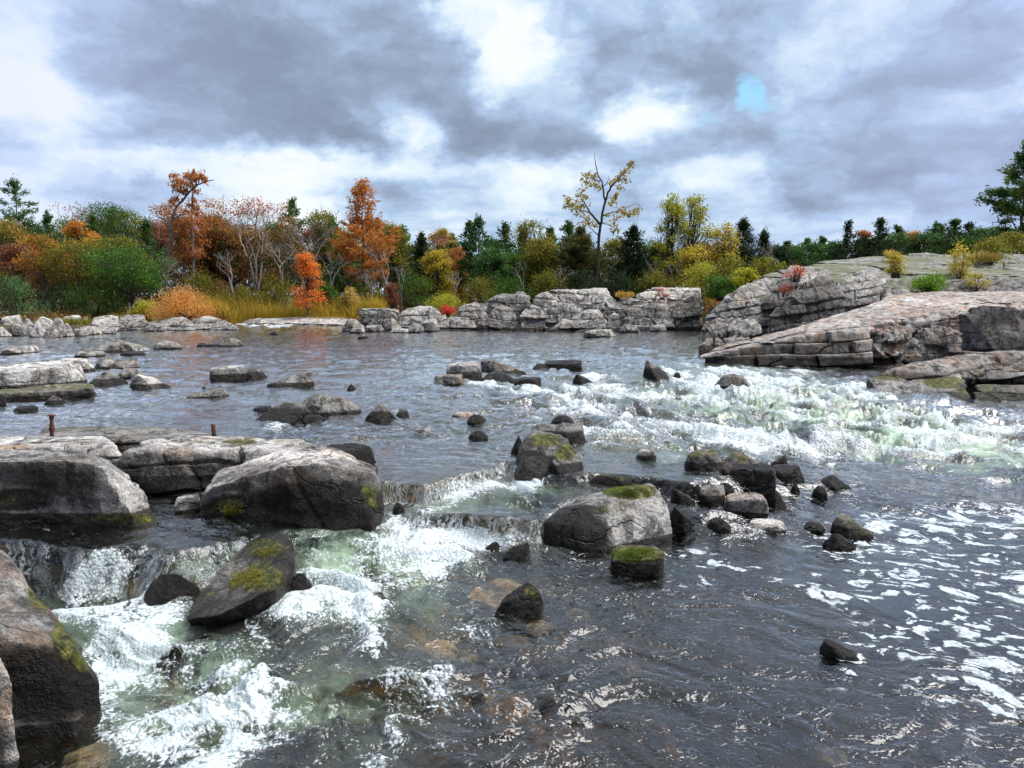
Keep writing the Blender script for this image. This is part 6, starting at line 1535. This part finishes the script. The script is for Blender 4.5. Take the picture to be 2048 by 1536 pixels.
    BL(1085, 490, 80, 55, 'orange-flecked olive tree behind the centre of the outcrop', OLIVE + ORANGE[:2], 541, low=.1)
    BL(1030, 520, 70, 56, 'green young tree behind the left of the outcrop', GREEN + BRIGHT[:1], 542, low=.08)
    WP(1160, 462, 150, 54, 'wide brownish green spruce at the foot of the lone tall tree', [(.07, .075, .028), (.10, .10, .035), (.045, .05, .02)], 543, bare=.02, tiers=17, prof='cedar', dens=1.2, tuft=.24, up=.18)
    for k, (px, yt, w, Y, lb) in enumerate([(105, 424, 60, 63, 'green pine right of the white pine with its top above the left wood'), (196, 440, 60, 60, 'green pine inside the left wood above the golden orange tree'), (300, 446, 56, 62, 'green pine between the grey weeping tree and the leaning pine'), (440, 440, 60, 63, 'green pine rising behind the dark red-brown tree'), (668, 436, 60, 63, 'green pine just behind the bronze-olive tree'), (806, 458, 56, 62, 'green pine between the big orange pine and the dark cedar'), (905, 470, 56, 63, 'green pine left behind the twin pines'), (1100, 458, 60, 62, 'green pine behind the orange-flecked olive tree'), (1046, 462, 56, 64, 'green pine behind the bronze-tipped olive tree')]):
        WP(px, yt, w * 1.5, Y, lb, [PINE + BRIGHT[:1], PINE[:2] + GREEN[:2]][k % 2], 750 + k, bare=.3, tiers=10, group='green pines within the wood')
    # ---- the lone tall tree with sparse yellow leaves
    drawn_tree('poplar_tree', 1196, 52, 'lone tall open-crowned tree with sparse yellow-brown leaves above all others in the centre',
        [([(1192, 590), (1194, 530), (1200, 460), (1204, 430), (1210, 405), (1206, 370), (1196, 350), (1190, 325), (1189, 305)], .13, .012),
         ([(1201, 450), (1180, 425, .5), (1168, 404, .8), (1156, 386, 1)], .09, .015), ([(1208, 412), (1218, 380, -.5), (1235, 360, -.8), (1250, 345, -1), (1266, 324, -1)], .08, .012), ([(1204, 432), (1225, 425, .6), (1245, 420, 1), (1275, 405, 1.2)], .06, .010), ([(1206, 372), (1215, 365, .3), (1219, 350, .3)], .04, .01),
         ([(1180, 425, .5), (1160, 420, .2), (1135, 410, 0)], .045, .01), ([(1200, 362), (1185, 358, -.4), (1172, 352, -.6)], .04, .008), ([(1203, 445), (1222, 450, -.6), (1232, 462, -.8)], .04, .008), ([(1196, 470), (1180, 455, -.5), (1168, 450, -.5)], .04, .008)],
        [(1174, 352, 10, .8), (1186, 354, 10, .9), (1176, 366, 11, 1), (1190, 368, 10, .7), (1198, 374, 8, .5), (1165, 380, 8, .5), (1160, 392, 9, .6), (1170, 395, 8, .6), (1136, 400, 11, 1.0), (1150, 406, 12, 1.1), (1133, 412, 8, .6), (1148, 416, 10, .8), (1165, 412, 10, .8), (1160, 426, 10, .8), (1172, 438, 10, .8), (1180, 446, 9, .7), (1192, 450, 8, .6), (1168, 446, 8, .4),
         (1222, 368, 7, .5), (1232, 360, 8, .7), (1243, 350, 8, .8), (1252, 342, 8, .8), (1260, 332, 7, .8), (1265, 324, 5, .5), (1248, 362, 9, .8), (1240, 376, 8, .5), (1225, 400, 9, .8), (1232, 392, 8, .6), (1220, 408, 7, .5), (1240, 420, 9, .8), (1252, 426, 9, .8), (1262, 430, 9, .8), (1272, 424, 8, .7), (1276, 418, 6, .4), (1236, 436, 9, .7), (1226, 446, 9, .6), (1232, 458, 8, .5), (1226, 464, 6, .3), (1215, 430, 8, .4)],
        [(.34, .25, .05), (.22, .18, .04), (.40, .32, .08), (.28, .16, .05)], 545, M_BARK, leaf=.17, lpc=60)
    WP(1266, 456, 100, 53, 'black-green bushy cedar right of the lone tall tree', DARK, 546, bare=.02, tiers=15, prof='cedar', dens=1.2, tuft=.22, up=.4)
    BL(1318, 500, 60, 54, 'dark thin cedar-like bush between the black-green cedar and the yellow poplar', DARK + OLIVE[2:3], 547, low=.05, dens=.8)
    BL(1338, 398, 86, 51, 'yellow-green poplar with ragged top on the right of the far outcrop', YGREEN + YELLOW[:1], 548, low=.22, shape='column', clumps=44, dens=.75, bark=M_BARK, leaf=.16)
    BL(1376, 404, 70, 52, 'thin-leaved second stem of the yellow poplar clump, right side', YGREEN[:2] + OLIVE[:2], 549, low=.3, dens=.42, lean=.04)
    BL(1385, 500, 80, 50, 'bright yellow low tree beside the yellow-green poplar', YELLOW[1:] + YGREEN + OLIVE[:1], 550, low=.08, dens=.6)
    BL(1440, 456, 66, 52, 'small golden tree left of the dark pointed spruces', YELLOW + YGREEN[1:2], 551, low=.2, dens=.4)
    WP(1482, 442, 150, 56, 'larger of two dark pointed spruces on the right', DARK, 552, bare=.03, tiers=17, prof='spruce', dens=1.1, tuft=.2, up=.05)
    WP(1524, 462, 90, 58, 'smaller of two dark pointed spruces on the right', DARK, 553, bare=.03, tiers=14, prof='spruce', dens=1.1, tuft=.2, up=.05)
    BT(1538, 476, 22, 56, 'tiny bare twiggy tree right of the dark pointed spruces', 554, forks=2, depth=3)
    # ---- wood beyond the right bank
    far = [(1570, 492, 60, 88, WP, PINE, 'green pine first right of the dark spruces beyond the dome'), (1610, 486, 60, 92, WP, PINE, 'green pine second right of the dark spruces beyond the dome'), (1640, 484, 60, 86, WP, PINE, 'blunt green pine left of the leaning dark pine'),
           (1790, 462, 60, 82, WP, PINE + BRIGHT[:1], 'bright green pine right of the taller dark pine beyond the dome'), (1865, 455, 70, 84, WP, PINE + BRIGHT[:1], 'green pine right of the orange tree beyond the dome'), (1900, 450, 60, 86, WP, PINE, 'slim green pine between the orange tree and the flat dark pine'),
           (1970, 470, 90, 76, WP, PINE, 'green pine at the foot of the big right-edge pine'), (1590, 500, 40, 80, BL, GREEN, 'small round green tree behind the olive bushes'), (1660, 496, 40, 84, BL, GREEN[:2] + PINE, 'little green tree at the foot of the leaning dark pine'),
           (1740, 492, 70, 78, BL, GREEN + OLIVE[:1], 'green tree under the taller dark pine'), (1890, 486, 60, 78, BL, DARK + GREEN[:1], 'dark green tree on the skyline left of the yellow sapling')]
    for k, (px, yt, w, Y, fn, cols, lb) in enumerate(far):
        if fn is WP: WP(px, yt - 6, w * 1.5, Y, lb, cols, 560 + k, bare=.12, tiers=11, dens=.9, tuft=.4, group='trees beyond the right bank')
        else: BL(px, yt, w, Y, lb, cols, 560 + k, low=.1, leaf=.24, group='trees beyond the right bank')
    for k, (px, yt, w, Y, lb) in enumerate([(1555, 500, 70, 74, 'first low evergreen right of the dark spruces'), (1612, 494, 90, 78, 'broad low evergreen before the two green pines right of the dark spruces'), (1668, 490, 80, 72, 'low evergreen just left of the leaning dark pine'), (1718, 486, 80, 70, 'low evergreen between the leaning and the taller dark pine'), (1782, 474, 90, 72, 'dense evergreen right of the taller dark pine'), (1850, 476, 90, 70, 'dense evergreen right of the orange tree among the pines'), (1898, 470, 90, 72, 'dense evergreen above the yellow sapling'), (1945, 466, 80, 68, 'dense evergreen under the flat-topped dark pine'), (1985, 464, 80, 62, 'dense evergreen touching the big right-edge pine')]):
        BL(px, yt + 3, w, Y, lb, [DARK + GREEN[:1], PINE + GREEN[:1], PINE[:2] + DARK[:2]][k % 3], 690 + k, low=.02, clumps=44, leaf=.22, group='low evergreens beyond the right bank', twigs=False, name='evergreen_tree')
    WP(1688, 446, 100, 66, 'leaning dark pine with tiered branches beyond the lichened dome', DARK + PINE[:1], 575, bare=.15, tiers=11, flag=.25, irregular=.5)
    WP(1754, 440, 100, 66, 'taller dark pine with rough crown beyond the lichened dome', DARK + BROWN[:1] + PINE[2:3], 576, bare=.1, tiers=12, irregular=.4, up=.25)
    BL(1822, 472, 52, 72, 'orange tree among the pines beyond the lichened dome', ORANGE + FLAME[:1], 577, low=.2)
    BL(1722, 472, 40, 74, 'reddish brown tree between the two dark pines', RUST + OLIVE[:1], 578, low=.2)
    WP(1930, 450, 100, 70, 'flat-topped dark pine left of the big right-edge pine', DARK + PINE[2:3], 579, bare=.3, tiers=9, flag=-.2)
    WP(2034, 284, 170, 44, 'big layered pine at the right edge towering over the rock', PINE[:2] + [(.12, .16, .05), (.15, .16, .05)], 580, bare=.10, tiers=14, dens=2.6, irregular=.2, tuft=.26)
    BL(2020, 478, 110, 40, 'yellow-green bushy tree under the big right-edge pine', OLIVE + BRIGHT[:1] + YELLOW[:1], 581, low=.05, leaf=.12)
    BL(1950, 486, 90, 44, 'dark olive bush left of the big right-edge pine', OLIVE[:1] + GREEN, 582, low=.05, leaf=.13)
    # ---- understorey and bank shrubs
    SH(28, 556, 110, 46, 'rounded grey-green willow bush at the left edge of the bank', [(.06, .13, .05), (.10, .19, .07), (.04, .08, .03)], 601, clumps=50, ybase=644, leaf=.11)
    BL(262, 506, 150, 48, 'bright green spreading tree standing over the dark hollow of the left bank', BRIGHT[:3:2] + GREEN[:3] + OLIVE[:1], 602, low=.40, shape='umbrella', clumps=56, leaf=.14, ybase=630)
    SH(365, 582, 130, 42, 'orange and peach shrub on the left bank slabs', FLAME[:1] + ORANGE[2:3] + [(.62, .30, .14), (.70, .38, .17), (.50, .30, .05)], 603, ybase=636, clumps=60, leaf=.085, lpc=110)
    SH(290, 600, 50, 43, 'small yellow-green bush left of the orange shrub', YGREEN, 604, ybase=634, leaf=.09)
    BL(614, 518, 64, 49, 'flame-orange sapling standing in the reeds', FLAME, 605, low=.06, shape='cone', clumps=44, leaf=.12, ybase=622, lpc=55, name='maple_sapling')
    SH(655, 560, 50, 52, 'dark green bush right of the flame-orange sapling', GREEN + PINE, 606, ybase=610)
    SH(548, 548, 90, 52, 'green-yellow bush left of the flame-orange sapling', OLIVE + GREEN[:2] + YELLOW[:1], 607, ybase=612, clumps=36)
    SH(890, 588, 84, 46, 'yellow-green shrub between the reeds and the far outcrop', YGREEN + BRIGHT[:2], 608, ybase=624, leaf=.10)
    SH(895, 612, 44, 44, 'low red shrub under the yellow-green shrub', RED + FLAME[:1], 609, ybase=628, leaf=.09, clumps=14)
    SH(785, 560, 46, 52, 'dark crimson shrub right of the reeds', MAROON + RED[3:], 610, ybase=616, tall=True, lpc=35)
    SH(826, 540, 90, 53, 'dull green bush below the dark cedar', OLIVE[2:3] + GREEN, 611, ybase=615, clumps=40)
    SH(730, 575, 80, 54, 'dark olive bush behind the right end of the reeds', OLIVE + GREEN[:1], 612, ybase=612)
    SH(480, 575, 90, 53, 'yellow-olive bush at the left of the pale forked trunk', OLIVE + YELLOW[3:], 613, ybase=612, clumps=34)
    SH(120, 560, 90, 50, 'dark green bush behind the thin pale leaning trunk', DARK + GREEN[:1], 614, ybase=628)
    SH(190, 560, 120, 48, 'green bush below the wide olive tree', GREEN + OLIVE[:1], 615, ybase=630, clumps=44)
    SH(400, 545, 110, 54, 'brown and olive bush under the rust-orange tree', OLIVE + BROWN[:2] + RUST[:1], 616, ybase=612, clumps=44)
    SH(350, 570, 80, 50, 'tangled dark bush behind the orange and peach shrub', DARK + BROWN, 617, ybase=620)
    SH(440, 560, 70, 55, 'purplish brown bush at the foot of the dark red-brown tree', MAROON + BROWN, 618, ybase=610)
    SH(640, 570, 60, 56, 'olive brown bush behind the dark green one by the reeds', OLIVE + BROWN, 619, ybase=608)
    SH(960, 552, 80, 52, 'olive bush left of the far outcrop under the twin pines', OLIVE + BROWN[:1], 620, ybase=608)
    SH(1020, 560, 90, 50, 'green bush behind the long dark-faced shelf', GREEN + OLIVE[:1], 621, ybase=600)
    SH(1095, 545, 90, 50, 'rusty olive bush behind the pale table rock', OLIVE + RUST[:1], 622, ybase=595)
    SH(1165, 545, 90, 49, 'dark brown-green bush at the base of the lone tall tree', DARK + OLIVE[2:3] + BROWN, 623, ybase=592, clumps=36)
    SH(1240, 548, 80, 49, 'black-green bush under the cedar on the outcrop', DARK + OLIVE[2:3], 624, ybase=592)
    SH(1310, 540, 80, 49, 'yellowish olive bush right of the black-green bush', OLIVE + DARK[:1], 625, ybase=588)
    SH(1400, 520, 80, 46, 'yellow-green bush at the right end of the far outcrop', YGREEN + OLIVE, 626, ybase=592, clumps=34)
    SH(1455, 512, 90, 42, 'olive yellow bush below the dark pointed spruces', OLIVE + YELLOW[3:] + YGREEN[:1], 627, ybase=580, clumps=40)
    SH(1530, 520, 90, 40, 'low wide olive bush left of the lichened dome', OLIVE + YGREEN[2:3], 628, ybase=560, clumps=34)
    SH(1440, 545, 70, 40, 'bright green bush above the layered rock', GREEN + BRIGHT[:2], 629, ybase=596)
    SH(1490, 540, 60, 37, 'yellow-green bush spilling over the layered rock', YGREEN, 630, ybase=572)
    # plants on the right bank rock
    SH(1916, 486, 66, 29.5, 'yellow sapling growing from a crack in the right bank rock', YELLOW + YGREEN[:2], 640, ybase=578, tall=True, leaf=.09, clumps=30, lpc=34, name='yellow_sapling', cat='sapling')
    SH(1590, 531, 44, 27.6, 'red sumac on top of the grey hump with the pale scoop', [(.36, .07, .05), (.42, .13, .07), (.28, .05, .04), (.20, .09, .04)], 641, ybase=556, leaf=.07, clumps=18, lpc=26)
    SH(1570, 567, 28, 26.6, 'small red plant on the face of the grey hump', [(.36, .07, .05), (.28, .05, .04), (.20, .08, .04)], 642, ybase=585, leaf=.06, clumps=9, lpc=22)
    SH(1856, 546, 66, 28, 'low green shrub in the hollow right of the smooth dome', BRIGHT[:3] + YGREEN[:1], 643, ybase=582, leaf=.08)
    SH(1790, 506, 46, 28.5, 'brownish yellow sapling tuft at the crest of the smooth dome', YELLOW[:2] + BROWN[:1] + ORANGE[:1], 644, ybase=548, tall=True, leaf=.08, lpc=28)
    SH(1975, 478, 90, 33, 'thin yellow-green shrub on the lichened dome near the right edge', OLIVE + YGREEN[:2], 645, ybase=525, leaf=.09, lpc=40)
    SH(1948, 545, 46, 28.2, 'yellow low plant right of the yellow sapling', YELLOW[:2] + YGREEN[:1], 646, ybase=575, leaf=.08, clumps=10, lpc=30)
    SH(1322, 575, 24, 40.9, 'small reddish sprig on the pale flat-topped rock', PINK + BROWN[:1], 647, ybase=594, leaf=.09, clumps=10, lpc=26)
    SH(700, 575, 40, 50.5, 'pale straw-coloured bush at the right end of the reeds', [(.45, .36, .15), (.38, .28, .10)], 648, ybase=616, lpc=34)
    stems = [(232, 520, 60, 'slim pale stem with few twigs under the yellow-olive spreading tree'), (470, 500, 50, 'thin pale stem right of the dark red-brown tree'), (560, 480, 60, 'thin grey stem behind the green-yellow bush'), (655, 505, 60, 'thin pale slanting stem right of the flame-orange sapling'), (748, 540, 50, 'thin pale stem below the big orange pine'), (800, 530, 60, 'slanting grey stem left of the dull green bush'), (905, 540, 50, 'thin stem with a few twigs before the reddish thin tree'), (1050, 520, 50, 'thin pale crooked stem behind the long dark-faced shelf'), (1120, 530, 60, 'grey twiggy stem left of the wide spruce'), (1290, 520, 60, 'pale thin stem right of the black-green cedar'), (1350, 520, 40, 'pale short stem under the yellow poplar clump')]
    for k, (px, yt, w, lb) in enumerate(stems):
        BT(px, yt, w, 52.5 if px < 900 else 49.5, lb, 670 + k, forks=2, bark=M_PALE if k % 2 == 0 else M_GREYB, depth=4, fork_at=.45, lean=(.12, -.1, .05)[k % 3], group='thin bare stems before the wood')
    # ---- filler depth: trees behind, each its own
    rng = np.random.RandomState(77)
    words = ['dim green', 'dull olive', 'brownish', 'shadowy green', 'faded orange', 'dusky red-brown']
    pal = [GREEN + DARK[:1], OLIVE + GREEN[:1], BROWN + OLIVE[:1], DARK + GREEN[:2], ORANGE[:2] + BROWN + OLIVE[:1], MAROON + BROWN]
    marks = [(-120, 'beyond the left edge'), (-50, 'at the left edge'), (10, 'behind the orange-yellow edge tree'), (75, 'behind the left white pine'), (150, 'behind the golden orange tree'), (225, 'behind the tall mixed green tree'), (295, 'left of the leaning pine, far back'), (365, 'behind the rust-orange tree'), (430, 'behind the dark red-brown tree'), (490, 'left behind the pale forked tree'), (555, 'behind the pointed green pine'),
             (630, 'behind the leafless spreading tree'), (690, 'left behind the big orange pine'), (760, 'right behind the big orange pine'), (830, 'behind the dark cedar'), (900, 'behind the golden young tree'), (1000, 'behind the wind-bent pine'), (1080, 'behind the bronze-tipped olive tree'), (1150, 'behind the wide spruce'), (1230, 'behind the black-green cedar'), (1300, 'behind the thin cedar-like bush'), (1400, 'behind the yellow poplar clump'), (1460, 'behind the dark pointed spruces'), (2120, 'beyond the right edge'), (2200, 'farthest beyond the right edge')]
    for k, (px, wh) in enumerate(marks):
        i = [0, 2, 1, 3, 5, 0, 1, 2, 3, 2, 0, 5, 1, 4, 3, 1, 0, 1, 3, 1, 0, 2, 3, 0, 3][k]
        yt = 456 + rng.uniform(-12, 16) if px < 800 else 496 + rng.uniform(-6, 12)
        BL(px, yt, rng.uniform(90, 120), 69 + rng.uniform(-2, 3), words[i] + ' tree ' + wh, pal[i], 700 + k, low=.02, clumps=56, leaf=.22, group='background trees of the wood', twigs=False)

def build_ground_cover():
    def strip(px0, px1, Y0, Y1, yb=None):
        def f(rng, n):
            px = rng.uniform(px0, px1, n); Y = rng.uniform(Y0, Y1, n)
            x = ray(px, np.full(n, 600))[:, 0] * Y
            return np.stack([x, Y, gz(x, Y) - .03], 1)
        return f
    blades('reeds', strip(405, 770, 48.8, 53), 15000, .9, 1.75, [(.20, .19, .03), (.42, .27, .05), (.26, .24, .035), (.55, .34, .09), (.17, .19, .03), (.58, .40, .15), (.30, .16, .05)], 801, w=.018, lean=.26)
    blades('bank_grass', strip(80, 300, 40.5, 44), 5000, .2, .55, OLIVE + YGREEN + BROWN[:1], 802, w=.02)
    def spot(px, py, rx, ry, Y, dY):
        def f(rng, n):
            a = rng.uniform(0, 6.28, n); r = np.sqrt(rng.uniform(0, 1, n))
            return at(px + rx * r * np.cos(a), py + ry * r * np.sin(a), Y + dY * rng.uniform(-1, 1, n))
        return f
    def tuft(label, px, py, rx, ry, Y, n, hlo, hhi, cols, seed, w=.012, dY=.4):
        o = blades('grass_tuft', spot(px, py, rx, ry, Y, dY), n, hlo, hhi, cols, seed, w, kind=None, lean=.35)
        tag(o, label, 'grass', 'grass tufts on the rocks')
    tuft('orange-brown grass tuft in the saddle of the far outcrop', 1250, 592, 20, 4, 41.8, 500, .15, .45, [(.36, .19, .05), (.4, .3, .09), (.3, .2, .06)], 810, .014)
    tuft('straw-coloured grass tuft on the crest of the lichened dome', 1785, 515, 16, 3, 33, 400, .2, .5, [(.3, .2, .08), (.4, .3, .1)], 811, .015)
    tuft('dry brown grass on the crest right of the yellow sapling', 1965, 521, 36, 5, 32.5, 700, .2, .5, [(.26, .18, .07), (.36, .28, .09), (.2, .17, .06)], 812, .014)
    tuft('green-yellow grass tuft at the right end of the far outcrop', 1425, 592, 18, 6, 40.5, 500, .15, .4, YGREEN, 813, .02)
    # litter and low leaves along the foot of the wood
    rng = np.random.RandomState(821)
    n = 26000
    px = rng.uniform(-150, 1480, n); Y = rng.uniform(44, 62, n)
    u = np.interp(px, *zip(*BANK)); Y = np.maximum(Y, u + 2.2)
    x = ray(px, np.full(n, 600))[:, 0] * Y
    c = np.stack([x, Y, gz(x, Y) + rng.uniform(0, .45, n) ** 1.5], 1)
    v, f = leaf_quads(c, rng, .17, .7)
    struct(mesh_obj('leaf_litter', v, f, M_LEAF, None, {'lc': leaf_attr(n, BROWN + OLIVE[2:3] + RUST[2:3], rng, c)}, smooth=False), 'stuff')

def build_weed():
    """hanging strands of water weed on the rocks that carry it"""
    def strands(key, spots, n, L, cols, seed, name='water_weed', w=.004):
        tot = sum(q[2] * q[3] * q[4] for q in spots)
        for k, q in enumerate(spots):
            strand_patch(key, [q], max(60, int(n * q[2] * q[3] * q[4] / tot)), L, cols, seed + 50 * k, name, w)
    def strand_patch(key, spots, n, L, cols, seed, name, w):
        o, V, vn, mo = ROCKS[key]
        rng = np.random.RandomState(seed)
        u, v = topx(V)
        wgt = np.zeros(len(V))
        for (cx, cy, rx, ry, a) in spots:
            wgt = np.maximum(wgt, a * np.exp(-((u - cx) / rx) ** 2 - ((v - cy) / ry) ** 2))
        face = (vn * (CAM - V)).sum(1) > 0
        wgt = wgt * face * (.35 + sstep(fbm(V * 11, 3, seed), -.15, .35)); wgt[wgt < .12] = 0
        ii = rng.choice(len(V), n, p=wgt / wgt.sum())
        p = V[ii] + rng.normal(size=(n, 3)) * .006; nn = vn[ii]
        d = np.array([0, 0, -1.0]) + nn * (nn[:, 2:3]) * 1.0
        d += rng.normal(size=(n, 3)) * .22; d -= (d * nn).sum(1)[:, None] * nn
        d /= np.linalg.norm(d, axis=1)[:, None] + 1e-9
        l = L * rng.uniform(.4, 1.2, (n, 1)); s = np.cross(d, nn) * w
        p0 = p + nn * .003; p1 = p + d * l * .5 + nn * .012; p2 = p + d * l + nn * .004 + np.array([0, 0, -1.0]) * l * .12
        vv = np.stack([p0 - s, p0 + s, p1 + s, p2, p1 - s], 1).reshape(-1, 3)
        i = np.arange(n)[:, None] * 5
        mesh_obj(name, vv, [i + np.array([[0, 1, 2, 4]]), i + np.array([[4, 2, 3]])], M_LEAF, o, {'lc': leaf_attr(n, cols, rng, p * 6, 5)}, smooth=False)
    YW = [(.20, .18, .025), (.13, .13, .015), (.30, .26, .05), (.08, .085, .012)]
    GW = [(.08, .12, .012), (.13, .17, .018), (.05, .075, .01), (.20, .20, .025)]
    strands('tilted', [(515, 1160, 36, 20, 1), (540, 1104, 24, 9, .7)], 1500, .05, YW, 901, w=.0014)
    strands('dark_block', [(464, 1012, 13, 9, 1)], 220, .06, YW, 902, w=.0016)
    strands('cut_block', [(1258, 984, 40, 9, 1)], 1500, .02, GW + YW[:1], 904, 'moss', .0018)
    strands('green_stone', [(1272, 1108, 42, 10, 1)], 2200, .016, GW, 905, 'moss', .0018)
    strands('shelf', [(1400, 985, 34, 16, 1)], 500, .08, [(.06, .06, .015), (.12, .10, .03), (.03, .03, .01)], 907, w=.002)
# ------------------------------------------------------------------ build
build_near_rocks()
build_right_bedrock()
build_far_outcrop()
build_left_bank_rocks()
build_river()
build_falls()
build_ground()
build_pins()
build_forest()
build_ground_cover()
build_weed()
